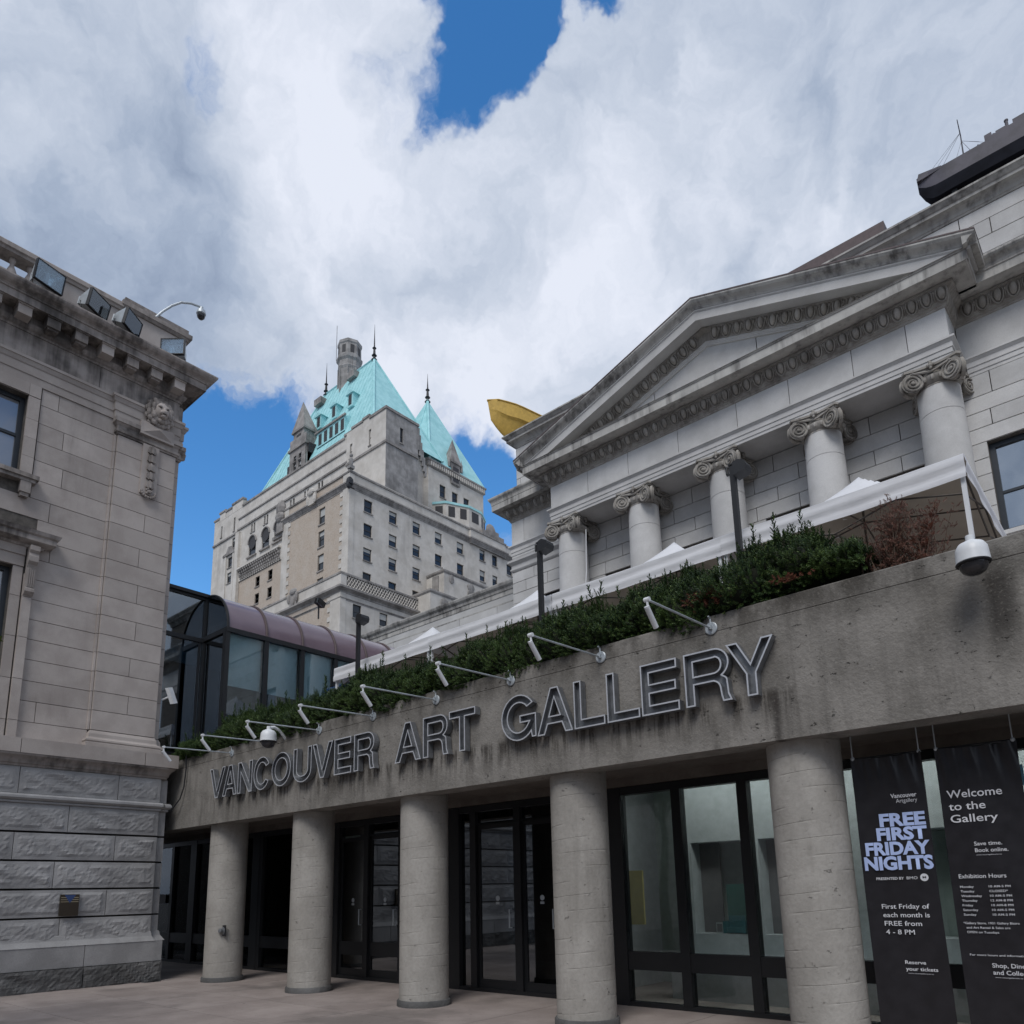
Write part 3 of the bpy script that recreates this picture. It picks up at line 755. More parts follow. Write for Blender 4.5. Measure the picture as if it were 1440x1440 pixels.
# side scroll on the far side of the capital
c = MB()
for i in range(7): c.ball((WX-.1-.03*i, 7.24+.03*math.sin(i), 12.02+.05*math.cos(i*1.3)), .06, .07, .07, 7, 5)
c.build('capital_scroll', M['lime_dark'], lb)
# plainer continuation of the building beyond the frame
ex_ = MB(); ex_.box(-26, GX+.02, -24, YS, 0, 4.4).box(-26, WX-.1, -24, YS, 4.4, 13.25).box(-26, WX+.5, -24, YS, 13.6, 14.0).box(-26, WX-.1, -24, YS, 13.25, 13.6).box(-17, WX, -24, YS, 14.0, 15.1)
ex_.build('far_wall', M['lime'], lb)
# plaque
pq = thing('wall_plaque', 'small dark plaque with a blue and striped top fixed to the rock-faced stone base', 'plaque', (-16.24, 5.57, 1.35))
MB().box(-16.26, -16.225, 5.41, 5.745, 1.36, 1.765).build('plate', M['brass'], pq)
MB().add([(-16.223, 5.48, 1.755), (-16.223, 5.68, 1.755), (-16.223, 5.58, 1.60)], [(0, 2, 1)]).build('shield_print', M['blue'], pq, fix=False)
s = MB()
for z in (1.62, 1.66, 1.70):
    s.add([(-16.2235, 5.42, z), (-16.2235, 5.735, z), (-16.2235, 5.735, z+.012), (-16.2235, 5.42, z+.012)], [(0, 1, 2, 3)])
s.build('stripe_print', M['inkwhite'] if 0 else plain('brass_stripe', (.30, .26, .18), .4), pq)
# black drain pipe/cable curving down the gap by the ledge
tag(MB().tube([(-15.93, 7.52, 4.75), (-15.95, 7.55, 4.4), (-16.0, 7.55, 4.0), (-16.08, 7.52, 3.75), (-16.2, 7.47, 3.6), (-16.3, 7.44, 3.5)], .016, 6).build('drain_cable', M['blackmetal']),
    'thin black cable curving down where the stone ledge meets the concrete beam', 'cable')

# ================================================================== GALLERY BUILDING (portico, faces -Y)
gb = thing('gallery_building', 'pale limestone temple-fronted building with five Ionic columns and a pediment behind the terrace', 'building', (-7.8, 18.5, 4.5))
PF = 17.6; YW = 18.53; YR = 18.7
XL, XR = -13.45, -2.16
wz = [8.16, 8.545, 8.93, 9.315, 9.70, 10.085, 10.47, 10.855, 11.24, 11.60, 11.985, 12.37, 12.90]
rz = [8.16, 8.55, 8.95, 9.34, 9.73, 10.12, 10.51, 10.90, 11.29, 11.69, 12.09, 12.54, 13.03]
colx = [-13.0, -10.4, -7.8, -5.2, -2.6]
rwin = [(x-1.3-.55, x-1.3+.70, 8.2, 11.29) for x in colx[1:]]
bwin = [(-1.89, .45, 9.03, 11.22), (3.2, 5.5, 9.03, 11.22)]
lwin = [(-15.05, -13.86, 8.2, 11.29)]
wall_grid('Y', YR+.055, .3, XL+.05, XR-.05, 4.5, 13.1, rwin).build('wall_core', M['mortar'], gb)
wall_grid('Y', YW+.055, .3, XR-.35, 9, 4.5, 14.6, bwin).build('wall_core', M['mortar'], gb)
wall_grid('Y', YW+.055, .3, -15.93, XL+.40, 4.5, 14.3, lwin).build('wall_core', M['mortar'], gb)
MB().box(-15.93, 9, YW+.4, YW+14, 4.5, 13.5).build('building_mass', M['port'], gb)
ashlar(gb, M['port'], 'Y', YR, -1, XL+.05, XR-.05, rz, 1.22, rwin, gap=.020, seed=21, jit=.04)
ashlar(gb, M['port'], 'Y', YW, -1, XR-.30, 7.0, wz, 1.36, bwin, gap=.020, seed=22, jit=.05, phase=.1)
ashlar(gb, M['port'], 'Y', YW, -1, -15.93, XL+.35, wz, 1.05, lwin, gap=.020, seed=23, jit=.1)
# lower walls behind the tents
MB().box(-15.93, 7, YW-.02, YW+.05, 4.5, 8.15).build('lower_wall', M['port'], gb)
brick_box('lintel', gb, M['port'], XL, XL+.5, YR-.1, YR+.3, 13.03, 13.1)
for a, b, c, d in rwin+lwin:
    sash(gb, 'Y', (YR if (a, b, c, d) in rwin else YW)+.20, a, b, c, d, M['darksash'], M['glass_up'], (.5,), sgn=-1, w=.11)
for a, b, c, d in bwin:
    sash(gb, 'Y', YW+.16, a, b, c, d, M['darksash'], M['glass_up'], (.45,), sgn=-1, w=.115)
    brick_box('sill', gb, M['port'], a-.08, b+.08, YW-.12, YW+.2, 8.93, 9.025)

# --- entablature, architrave to bed mould, breaking forward over the portico
epath = [(-15.93, 26), (-15.93, YW), (XL, YW), (XL, PF), (XR, PF), (XR, YW), (9, YW)]
A = [(-.25, 13.03), (0, 13.03), (0, 13.115), (.018, 13.118), (.018, 13.235), (.036, 13.238), (.036, 13.36), (.05, 13.375), (.085, 13.42), (.10, 13.43), (.10, 13.475), (-.25, 13.475)]
def shiftz(pr, dz): return [(a, b+dz) for a, b in pr]
MB().sweep(A, [(XL, YW-.02), (XL, PF), (XR, PF), (XR, YW-.02)]).build('architrave', M['port'], gb, fix=True)
MB().sweep(shiftz(A, -.125), [(XR+.12, YW), (9, YW)]).build('architrave', M['port'], gb, fix=True)
MB().sweep(shiftz(A, -.125), [(-15.93, 26), (-15.93, YW), (XL-.12, YW)]).build('architrave', M['port'], gb, fix=True)
MB().sweep([(-.2, 12.40), (.02, 12.40), (.05, 12.45), (.05, 12.50), (.02, 12.52), (.02, 12.62), (.10, 12.70), (.12, 12.72), (.12, 12.80), (.0, 12.86), (-.2, 12.86)], [(-15.93, 26), (-15.93, YW), (XL+.35, YW)]).build('pilaster_capital', M['port'], gb, fix=True)
# soffit over the colonnade and its coffer beams
MB().box(XL+.25, XR-.25, PF+.25, YR+.3, 13.05, 13.45).build('soffit', M['port'], gb)
# frieze blocks
def frieze(x0, x1, y, n, z0=13.48, z1=14.25, cuts=None):
    c = cuts or [x0+(x1-x0)*i/n for i in range(n+1)]
    for a, b in zip(c, c[1:]): brick_box('frieze_stone', gb, M['port'], a+.008, b-.008, y, y+.3, z0+.003, z1)
frieze(XL, XR, PF, 0, cuts=[XL, -12.0, -10.55, -8.9, -7.15, -5.75, -4.2, -3.0, XR])
frieze(XR+.01, 9, YW, 6, 13.355)
frieze(-15.93, XL-.01, YW, 0, 13.355, cuts=[-15.93, -15.37, XL-.01])
for x in (XL+.15, XR-.15): brick_box('frieze_stone', gb, M['port'], x-.15, x+.15, PF+.31, YW-.01, 13.483, 14.25)
MB().box(XL+.1, XR-.1, PF+.31, YW+.3, 13.46, 14.9).build('entablature_core', M['mortar'], gb)
MB().box(-15.9, 9, YW+.31, YW+.6, 13.3, 17.2).build('entablature_core', M['mortar'], gb)
bedm = [(-.25, 14.25), (.015, 14.25), (.03, 14.265), (.03, 14.30), (.055, 14.31), (.055, 14.335), (.07, 14.345), (.07, 14.36), (.085, 14.37), (.10, 14.42), (.13, 14.54), (.22, 14.63), (.25, 14.65), (.25, 14.70), (-.25, 14.70)]
MB().sweep(bedm, epath).build('bed_moulding', M['port_carve'], gb, fix=True)
cor2 = [(-.25, 14.71), (.60, 14.71), (.60, 14.695), (.625, 14.695), (.625, 14.93), (.65, 14.94), (.65, 14.965), (.68, 14.975), (-.25, 15.0)]
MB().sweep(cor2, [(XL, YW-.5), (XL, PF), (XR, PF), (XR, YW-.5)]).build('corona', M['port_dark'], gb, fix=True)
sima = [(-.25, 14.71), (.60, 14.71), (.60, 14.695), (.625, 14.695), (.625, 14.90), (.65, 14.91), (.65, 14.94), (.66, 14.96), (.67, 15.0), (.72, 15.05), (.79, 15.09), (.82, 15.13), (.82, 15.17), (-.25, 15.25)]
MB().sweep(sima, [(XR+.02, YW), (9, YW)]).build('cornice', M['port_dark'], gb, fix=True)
sima_w = [(a if a < .6 else .6+(a-.6)*.5, b-.02) for a, b in sima]
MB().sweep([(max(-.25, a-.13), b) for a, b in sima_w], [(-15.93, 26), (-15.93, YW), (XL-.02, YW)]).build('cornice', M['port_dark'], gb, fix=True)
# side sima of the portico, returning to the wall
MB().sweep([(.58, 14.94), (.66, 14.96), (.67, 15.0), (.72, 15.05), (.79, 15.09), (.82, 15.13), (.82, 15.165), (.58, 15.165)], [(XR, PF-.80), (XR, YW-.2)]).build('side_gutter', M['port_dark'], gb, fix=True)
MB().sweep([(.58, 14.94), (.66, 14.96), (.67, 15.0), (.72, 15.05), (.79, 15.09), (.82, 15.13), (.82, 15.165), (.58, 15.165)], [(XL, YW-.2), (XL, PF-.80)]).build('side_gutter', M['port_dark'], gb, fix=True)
# --- egg and dart: real eggs with their shells
egg = MB().ball((0, 0, .01), .078, .085, .135, 10, 7)
egg.tube([(-.10, .0, .13), (-.118, -.02, .04), (-.10, -.02, -.07), (-.05, -.01, -.145), (.0, -.01, -.17), (.05, -.01, -.145), (.10, -.02, -.07), (.118, -.02, .04), (.10, 0, .13)], .016, 5)
egg_me = egg.mesh('egg_mesh', M['port_carve'], True)
dart_me = MB().tube([(0, 0, .10), (0, -.01, 0), (0, .01, -.13)], .020, 5, .006).ball((0, -.005, .08), .03, .02, .03, 6, 4).mesh('dart_mesh', M['port_carve'], True)
def eggs(p0, p1, n, tilt=(math.radians(30), 0, 0), skip=0):
    p0, p1 = Vector(p0), Vector(p1)
    for i in range(n):
        p = p0+(p1-p0)*((i+.5)/n)
        link('egg', egg_me, gb, None, p, rot=tilt)
        if i < n-1 and not skip: link('dart', dart_me, gb, None, p0+(p1-p0)*((i+1)/n), rot=tilt)
eggs((XL-.15, PF-.175, 14.50), (XR+.15, PF-.175, 14.50), 38)
eggs((XR+.18, YW-.175, 14.50), (2.2, YW-.175, 14.50), 14)
eggs((-16.05, YW-.175, 14.50), (XL-.16, YW-.175, 14.50), 8)
# --- pediment
slope = (17.33-15.16)/(7.8-1.34)
ang = math.atan(slope); CX = -7.805
def rake(prof, y0, name, mat, xend, zap):
    """prof: (outward from PF plane, height below the apex line, measured vertically)"""
    mb = MB(); n = len(prof)
    for s in (-1, 1):
        vs = []
        for t in (0, 1):
            for o, h in prof:
                xe = CX+s*(xend)*t
                vs.append((xe, y0-o, zap+h-slope*abs(xe-CX)))
        fs = [tuple(range(n)), tuple(range(n, 2*n))]+[(i, (i+1) % n, n+(i+1) % n, n+i) for i in range(n)]
        mb.add(vs, fs)
    return mb.build(name, mat, gb, fix=True)
hw = (XR-XL)/2
rake([(-.2, 0), (.83, 0), (.83, -.045), (.79, -.10), (.71, -.155), (.67, -.20), (.66, -.235), (-.2, -.235)], PF, 'raking_gutter', M['port_dark'], hw+.83, 17.33)
rake([(-.2, -.237), (.645, -.237), (.645, -.275), (.625, -.29), (.625, -.30), (-.2, -.30)], PF, 'raking_fillet', M['port'], hw+.70, 17.33)
rake([(-.2, -.302), (.615, -.302), (.615, -.545), (.58, -.545), (.58, -.53), (-.2, -.53)], PF, 'raking_corona', M['port'], hw+.60, 17.33)
rake([(-.2, -.532), (.25, -.532), (.25, -.58), (.23, -.59), (.13, -.66), (.10, -.80), (.08, -.87), (-.2, -.87)], PF, 'raking_ovolo', M['port_carve'], hw+.1, 17.33)
rake([(-.2, -.872), (.07, -.872), (.07, -.91), (.05, -.915), (.05, -.945), (.03, -.95), (.03, -.985), (.012, -.99), (-.2, -.99)], PF, 'raking_bed_mould', M['port'], hw-.3, 17.33)
for s in (-1, 1):
    n = 17
    for i in range(n):
        x = .18+i*(5.55-.18)/n+.15
        zz = 17.33-.715-slope*x
        link('egg', egg_me, gb, None, (CX+s*x, PF-.175, zz), rot=(R(30), s*ang*.9, 0))
        link('dart', dart_me, gb, None, (CX+s*(x+.155), PF-.175, zz-slope*.155), rot=(R(30), 0, 0))
# tympanum blocks
def ztop(x): return 17.33-.99-slope*abs(x-CX)
cuts = [-12.9, -11.2, -9.55, -6.45, -4.6, -2.7]
for a, b in zip(cuts, cuts[1:]):
    g = .012; pts = [(a+g, 14.96), (b-g, 14.96), (b-g, max(14.97, ztop(b-g)))]
    if a < CX < b: pts.append((CX, ztop(CX)))
    pts.append((a+g, max(14.97, ztop(a+g))))
    MB().prism(pts, lambda u, v, w: (u, w, v), PF+.02, PF+.3).build('tympanum_stone', M['port'], gb, fix=True)
MB().prism([(-13.9, 14.9), (-1.7, 14.9), (CX, 14.9+6.1*slope+.05)], lambda u, v, w: (u, w, v), PF+.06, YW+.3).build('pediment_core', M['mortar'], gb, fix=True)
# pediment roof: thin metal covering
rf = MB()
for s in (-1, 1):
    xe = CX+s*(hw+.84)
    rf.add([(CX, PF-.84, 17.333), (xe, PF-.84, 17.333-slope*(hw+.84)), (xe, 19.3, 17.333-slope*(hw+.84)), (CX, 19.3, 17.333),
            (CX, PF-.84, 17.37), (xe, PF-.84, 17.37-slope*(hw+.84)), (xe, 19.3, 17.37-slope*(hw+.84)), (CX, 19.3, 17.37)],
           [(0, 1, 2, 3), (4, 7, 6, 5), (0, 4, 5, 1), (1, 5, 6, 2), (2, 6, 7, 3)])
rf.build('pediment_roof', M['roofmetal'], gb, fix=True)
# --- attic
AY = 18.80
MB().box(-15.82, 9, AY+.06, AY+10, 15.0, 17.4).build('wall_core', M['mortar'], gb)
az_ = [15.55, 16.02, 16.45, 16.87, 17.23]
ashlar(gb, M['port'], 'Y', AY, -1, -15.87, 7.0, az_, 1.45, (), gap=.020, seed=31, jit=.08, phase=.3)
MB().sweep([(-.2, 15.1), (.30, 15.1), (.22, 15.22), (.10, 15.34), (.03, 15.44), (.0, 15.54), (-.2, 15.54)], [(-15.87, 27), (-15.87, AY), (9, AY)]).build('attic_plinth', M['port'], gb, fix=True)
MB().sweep([(-.2, 17.235), (.015, 17.235), (.03, 17.26), (.03, 17.28), (.05, 17.29), (.07, 17.36), (.13, 17.43), (.17, 17.45), (.24, 17.455), (.24, 17.53), (.27, 17.55), (.33, 17.62), (.36, 17.64), (.36, 17.69), (-.2, 17.72)],
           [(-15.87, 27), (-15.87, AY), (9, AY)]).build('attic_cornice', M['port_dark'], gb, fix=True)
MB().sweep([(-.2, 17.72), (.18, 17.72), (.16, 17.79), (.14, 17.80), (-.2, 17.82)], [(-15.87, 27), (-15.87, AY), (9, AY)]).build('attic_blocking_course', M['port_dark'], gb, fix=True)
MB().box(-10.5, -3.35, 18.9, 19.9, 17.72, 18.385).build('roof_metal_upstand', M['roofmetal'], gb)
MB().box(-15.8, 9, 19.0, 28, 17.6, 17.80).build('roof_deck', M['roofmetal'], gb)

# --- Ionic columns with angle volutes
def spiral(s, r0=.235, turns=2.4):
    pts = []
    for i in range(34):
        t = i/33; a = math.pi/2+s*t*turns*2*math.pi; r = r0*(1-.83*t)
        pts.append((r*math.cos(a), 0, r*math.sin(a)))
    return pts
def volute(s):
    mb = MB()
    mb.lathe([(.0, .0), (.235, .0), (.225, .03), (.215, .055), (.0, .055)], (0, -.055, 0), 22, 'Y', caps=False)
    mb.tube([(x, -.075, z) for x, y, z in spiral(s)], .026, 5, .016)
    mb.ball((0, -.075, 0), .045, .03, .045, 8, 5)
    return mb
vol = {s: volute(s) for s in (-1, 1)}
def capital(cx, cy, zt):
    """zt top of the abacus"""
    mb = MB(); mb2 = MB()
    # abacus with concave sides and cut corners
    n = 8; ring = []
    hs = .60
    for q in range(4):
        a0 = q*math.pi/2
        for i in range(n+1):
            u = -1+2*i/n; w = hs-.10*(1-u*u)
            x, y = u*hs*.88, -w
            ring.append((x*math.cos(a0)-y*math.sin(a0), x*math.sin(a0)+y*math.cos(a0)))
    for z0, z1, k in ((zt-.055, zt, 1.0), (zt-.10, zt-.056, .94)):
        m = len(ring)
        vs = [(cx+x*k, cy+y*k, z0) for x, y in ring]+[(cx+x*k, cy+y*k, z1) for x, y in ring]
        mb.add(vs, [tuple(range(m))[::-1], tuple(range(m, 2*m))]+[(i, (i+1) % m, m+(i+1) % m, m+i) for i in range(m)])
    # echinus and necking
    mb.lathe([(.425, zt-.50), (.45, zt-.485), (.45, zt-.455), (.43, zt-.44), (.455, zt-.42), (.52, zt-.33), (.53, zt-.27), (.46, zt-.22), (.42, zt-.11)], (cx, cy, 0), 28)
    for k in range(20):
        t = 2*math.pi*k/20; mb.ball((cx+.51*math.cos(t), cy+.51*math.sin(t), zt-.33), .045, .045, .07, 6, 5)
    for q in range(4):
        a0 = q*math.pi/2
        for s in (-1, 1):
            th = -s*R(27)
            def f(x, y, z, s=s, th=th, a0=a0):
                # local face frame: x along the face, y outwards is negative
                X = x*math.cos(th)-y*math.sin(th)+s*.415; Y = x*math.sin(th)+y*math.cos(th)-.505
                return (cx+X*math.cos(a0)-Y*math.sin(a0), cy+X*math.sin(a0)+Y*math.cos(a0), z+zt-.335)
            v = MB(); v.v = [f(*p) for p in vol[s].v]; mb2.add(v.v, vol[s].f)
            # channel running from the volute to the middle of the face
            pth = [(s*(.41-.235*math.sin(0)), -.56, zt-.115), (s*.25, -.53, zt-.135), (s*.10, -.50, zt-.16), (0, -.49, zt-.17)]
            pth = [(cx+X*math.cos(a0)-Y*math.sin(a0), cy+X*math.sin(a0)+Y*math.cos(a0), Z) for X, Y, Z in pth]
            mb2.tube(pth, .028, 5)
        # fleuron in the middle of the abacus, drooping husk below
        for X, Z, r_ in ((0, -.05, .055), (-.05, -.04, .04), (.05, -.04, .04), (0, .01, .04), (0, -.11, .035)):
            Y = -.535; mb2.ball((cx+X*math.cos(a0)-Y*math.sin(a0), cy+X*math.sin(a0)+Y*math.cos(a0), zt+Z), r_, r_, r_, 7, 5)
        # bolster filling between the volute pairs at the corner
        c45 = a0+math.pi/4
        px_, py_ = cx+.60*math.cos(c45-math.pi/2), cy+.60*math.sin(c45-math.pi/2)
        mb.obox((px_, py_, zt-.31), (.10*math.cos(c45-math.pi/2), .10*math.sin(c45-math.pi/2), 0), (-.075*math.sin(c45-math.pi/2), .075*math.cos(c45-math.pi/2), 0), (0, 0, .19))
    return mb, mb2
for i, x in enumerate(colx):
    cy = 18.08
    joints = [13.03-.49, 11.90, 9.6, 7.2, 5.2]
    c = MB()
    def rad(z): t = max(0, (z-5)/7.6); return .525-.085*t**1.6
    prof = []
    zs = [5.2, 6.2, 7.19, 7.20, 7.21, 8.0, 8.8, 9.59, 9.60, 9.61, 10.4, 11.2, 11.895, 11.905, 11.915, 12.3, 12.54]
    for z in zs: prof.append((rad(z)-(.012 if z in (7.20, 9.60, 11.905) else 0), z))
    c.lathe([(.72, 4.5), (.72, 4.75), (.70, 4.85), (.60, 4.9), (.58, 5.0), (.62, 5.05), (.60, 5.13), (.54, 5.16)]+prof, (x, cy, 0), 40)
    co = c.build('column', M['port'], gb, smooth=35)
    a_, b_ = capital(x, cy, 13.027)
    a_.build('capital', M['port_carve'], co, smooth=35, fix=True); b_.build('volutes', M['port_carve'], co, smooth=35)
# --- lower wing to the left (only its cornice and frieze show above the tents)
lw = thing('low_stone_wing', 'lower stone wing with a dark weathered cornice behind the left canopy tents', 'building', (-28, 21, 4.5))
MB().box(-40, -15.95, 20.1, 27, 4.5, 12.9).build('wall', M['port'], lw)
for i in range(12): brick_box('frieze_stone', lw, M['port'], -40+2.0*i+.01, -38+2.0*i-.01, 20.0, 20.12, 11.2, 12.14)
MB().sweep([(-.2, 12.15), (.02, 12.15), (.04, 12.22), (.10, 12.26), (.10, 12.36), (.16, 12.42), (.18, 12.50), (.42, 12.51), (.42, 12.69), (.45, 12.70), (.47, 12.80), (.55, 12.88), (.58, 12.96), (.58, 13.0), (-.2, 13.06)], [(-40, 20.0+.5), (-15.95, 20.5)]).build('cornice', M['port_dark'], lw, fix=True)
MB().box(-40, -15.95, 20.0, 20.6, 12.142, 12.2).build('frieze_top', M['port_dark'], lw)
# thin white cable hanging from the first capital
tag(MB().tube([(-12.25, 17.75, 12.45), (-12.2, 17.6, 11.0), (-12.12, 17.3, 9.6), (-11.95, 16.8, 8.3), (-11.9, 16.0, 7.2)], .012, 5).build('hanging_cable', M['white']),
    'thin pale cable hanging down from the capital of the leftmost Ionic column', 'cable')

# ================================================================== CONCRETE PAVILION
pv = thing('entrance_pavilion', 'low entrance pavilion with a rough concrete beam on round concrete columns and black framed glazing', 'building', (-8, 9.5, 0))
BZ0, BZ1 = 3.115, 4.645
bm_ = MB()
# beam: front face with a slim chamfer and board joint
bm_.prism([(7.60, BZ0), (7.60, BZ1-.21), (7.606, BZ1-.205), (7.606, BZ1-.20), (7.60, BZ1-.195), (7.60, BZ1-.015), (7.615, BZ1), (7.80, BZ1), (7.80, BZ0+.5), (8.2, BZ0+.5), (8.2, BZ0+.17), (7.98, BZ0+.17), (7.98, BZ0)],
          lambda u, v, w: (w, u, v), -22, 6.5)
bm_.build('parapet_beam', M['concrete'], pv, fix=True)
MB().box(-22, 6.5, 7.985, 9.64, BZ0+.175, BZ0+.6).build('soffit', M['soffit'], pv)
MB().box(-22, 6.5, 9.64, 9.95, 3.15, BZ0+.6).build('lintel', M['soffit'], pv)
MB().box(-22, 6.5, 7.82, 18.45, 4.3, 4.5).build('terrace_deck', M['pave'], pv)
MB().box(-22, -1.4, 8.95, 9.05, 4.5, 4.95).build('planter_wall', M['concrete'], pv)
MB().box(-22, -1.4, 7.82, 8.94, 4.5, 4.60).build('planter_soil', M['bark'], pv)
cx_ = [-14.95, -11.92, -8.92, -5.90, -2.90, .12, 3.14]
for k, x in enumerate(cx_):
    c = MB(); seg = 44; cy = 8.10; r = .375
    zs = [0.03]; z = .16; rnd = random.Random(k)
    while z < 3.05: zs += [z-.02, z-.005, z, z+.005, z+.02]; z += .178+rnd.uniform(-.012, .012)
    zs.append(BZ0+.17)
    rows = []
    for i, z in enumerate(zs):
        g = (i-1) % 5 == 2 and 0 < i < len(zs)-1
        rows.append((z, g))
    vs = []
    n_ = len(rows)
    for i, (z, g) in enumerate(rows):
        for q in range(seg):
            t = 2*math.pi*q/seg
            tilt = .035*math.cos(t) if 0 < i < n_-1 else 0
            dep = .0045*max(0, min(1, 1.6*math.sin(t*2+z*9+k)+.6)) if g else 0
            vs.append((x+(r-dep)*math.cos(t), cy+(r-dep)*math.sin(t), z+tilt))
    fs = [(i*seg+q, i*seg+(q+1) % seg, (i+1)*seg+(q+1) % seg, (i+1)*seg+q) for i in range(n_-1) for q in range(seg)]
    c.add(vs, fs)
    co = c.build('column', M['column'], pv, smooth=40)
    MB().lathe([(r+.005, .0), (r+.032, .0), (r+.032, .075), (r+.022, .09), (r, .09)], (x, cy, 0), 44, caps=False).build('base_ring', M['drain'] if 0 else M['granite_dark'], co, smooth=40)
# glazed wall
GY = 9.70
fr = M['bronze']
def bay(x0, x1, muls, kind):
    f = MB()
    f.box(x0, x0+.24, GY-.06, GY+.10, 0, 3.14); f.box(x1-.07, x1, GY-.06, GY+.10, 0, 3.14)
    f.box(x0+.24, x1-.07, GY-.05, GY+.10, 3.03, 3.14); f.box(x0+.24, x1-.07, GY-.05, GY+.10, .0, .06)
    if kind == 'window': f.box(x0+.24, x1-.07, GY-.045, GY+.09, .50, .75)
    fo = f.build('window_frame' if kind == 'window' else 'door_frame', fr, pv)
    es = [x0+.24]+[v for m_ in muls for v in (m_-.07, m_+.07)]+[x1-.07]
    for m_ in muls: link('mullion', MB().box(m_-.07, m_+.07, GY-.055, GY+.095, .06, 3.03).mesh('mullion', fr), fo)
    for a, b in zip(es[::2], es[1::2]):
        if kind == 'window':
            for c, d in ((.06, .50), (.75, 3.03)): MB().box(a, b, GY+.02, GY+.028, c, d).build('pane', M['glass_room'], fo)
            continue
        if b-a < .5 or kind == 'side':
            MB().box(a, b, GY+.02, GY+.028, .06, 3.03).build('pane', M['glass_door'], fo); continue
        f2 = MB(); f2.box(a, a+.06, GY, GY+.05, .06, 2.80); f2.box(b-.06, b, GY, GY+.05, .06, 2.80); f2.box(a+.06, b-.06, GY, GY+.05, 2.72, 2.80)
        f2.box(a+.06, b-.06, GY, GY+.05, .06, .20); f2.box(a+.06, b-.06, GY, GY+.05, .46, .72) if kind == 'door' else None
        dr = f2.build('door', fr, pv)
        MB().box(a+.06, b-.06, GY+.02, GY+.028, .72 if kind == 'door' else .20, 2.72).build('door_glass', M['glass_door'], dr)
        if kind == 'door': MB().box(a+.06, b-.06, GY+.02, GY+.028, .20, .46).build('kick_glass', M['glass_door'], dr)
        MB().box(a, b, GY+.02, GY+.028, 2.84, 3.03).build('transom_pane', M['glass_door'], fo)
        hx = b-.12
        MB().tube([(hx, GY, 1.05), (hx, GY-.06, 1.05), (hx, GY-.06, 1.35), (hx, GY, 1.35)], .012, 6).build('door_handle', M['galv'], dr)
        mm = MB(); xx = (a+b)/2
        mm.lathe([(.045, 0), (.045, .002)], (xx, GY+.016, 1.53), 14, 'Y'); mm.box(xx-.04, xx+.04, GY+.014, GY+.018, 1.43, 1.47)
        mm.build('door_decal', M['inkwhite'] if 0 else M['galv'], dr)
bay(-6.50, -3.30, [-5.33, -4.33], 'window')
bay(-3.30, -.30, [-2.27, -1.27], 'window')
bay(-.30, 2.9, [.77, 1.77], 'window')
bay(-9.95, -6.50, [-9.37, -8.34, -7.42], 'door2')
bay(-13.50, -9.95, [-12.36, -11.3, -10.62], 'door')
bay(-16.60, -13.50, [-16.3, -14.9], 'window')
bay(-19.7, -16.60, [-18.6, -17.6], 'window')
bay(-23, -19.7, [-21.9, -20.8], 'window')
# interior of the glazed rooms
it = MB(); it.box(-7.4, 3, 12.4, 12.5, 0, 3.9); it.build('room_back_wall', M['roomwall'], pv)
MB().box(-7.4, -7.3, 9.96, 12.4, 0, 3.9).build('room_side_wall', M['roomwhite'], pv)
MB().box(-7.4, 3, 9.96, 12.4, 3.9, 3.95).build('room_ceiling', M['roomwhite'], pv)
MB().box(-20, 3, 9.72, 16, -.005, .001).build('room_floor', M['pave'], pv)
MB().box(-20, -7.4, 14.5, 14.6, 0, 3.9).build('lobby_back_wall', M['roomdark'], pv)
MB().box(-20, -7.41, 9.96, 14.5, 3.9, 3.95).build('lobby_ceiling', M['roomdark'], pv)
MB().box(-16.6, -13.8, 10.5, 10.6, 0, 3.1).build('blind_wall', M['roomwall'], pv)
# display niche seen through the glass
p = thing('display_niche', 'pale display wall with square framed recesses standing inside the glass front', 'display', (-4.3, 11, 0))
nw = wall_grid('Y', 11.15, .5, -6.12, 2.8, .62, 3.9, [(-5.94, -4.93, .93, 2.34), (-4.81, -3.7, .93, 2.34), (-2.6, -1.5, .93, 2.34)])
nw.build('niche_wall', M['roomwhite'], p)
MB().box(-6.12, 2.8, 10.62, 11.14, 0.0, .62).build('plinth', M['roomwhite'], p)
MB().box(-6.1, 2.8, 11.66, 11.70, .62, 3.9).build('niche_back', M['roomwall'], p)
MB().box(-5.94, -5.60, 11.45, 11.49, .93, 2.34).build('grey_back_panel', M['greyp'], p)
MB().box(-4.81, -4.3, 11.45, 11.49, .93, 2.34).build('grey_back_panel', M['greyp'], p)
y_ = thing('yellow_wall_panel', 'dull yellow panel on the wall behind the leftmost tall window pane', 'panel', (-6.8, 10.8, 1.07)); MB().box(-6.99, -6.65, 10.80, 10.83, 1.07, 1.93).build('panel', M['yellowp'], y_)
d = thing('green_board', 'dark green upright board inside the glass front behind the middle pane', 'board', (-5.2, 11.3, .93)); MB().box(-5.44, -5.02, 11.28, 11.30, .93, 1.675).build('panel', M['greenp'], d)
ch = thing('teal_armchair', 'small teal armchair in the lit niche behind the window beside the fourth concrete column', 'armchair', (-5.3, 11.1, .93))
MB().box(-5.44, -5.14, 11.16, 11.27, .95, 1.03).build('seat', M['teal'], ch); MB().box(-5.42, -5.16, 11.25, 11.28, 1.0, 1.20).build('backrest', M['teal'], ch)
for s_ in (-5.48, -5.17): link('armrest', MB().box(s_, s_+.05, 11.15, 11.27, .94, 1.12).mesh('armrest', M['teal']), ch)
pk = thing('white_picture_frame', 'small white patterned picture leaning left of the teal armchair', 'picture', (-5.55, 11.1, .93))
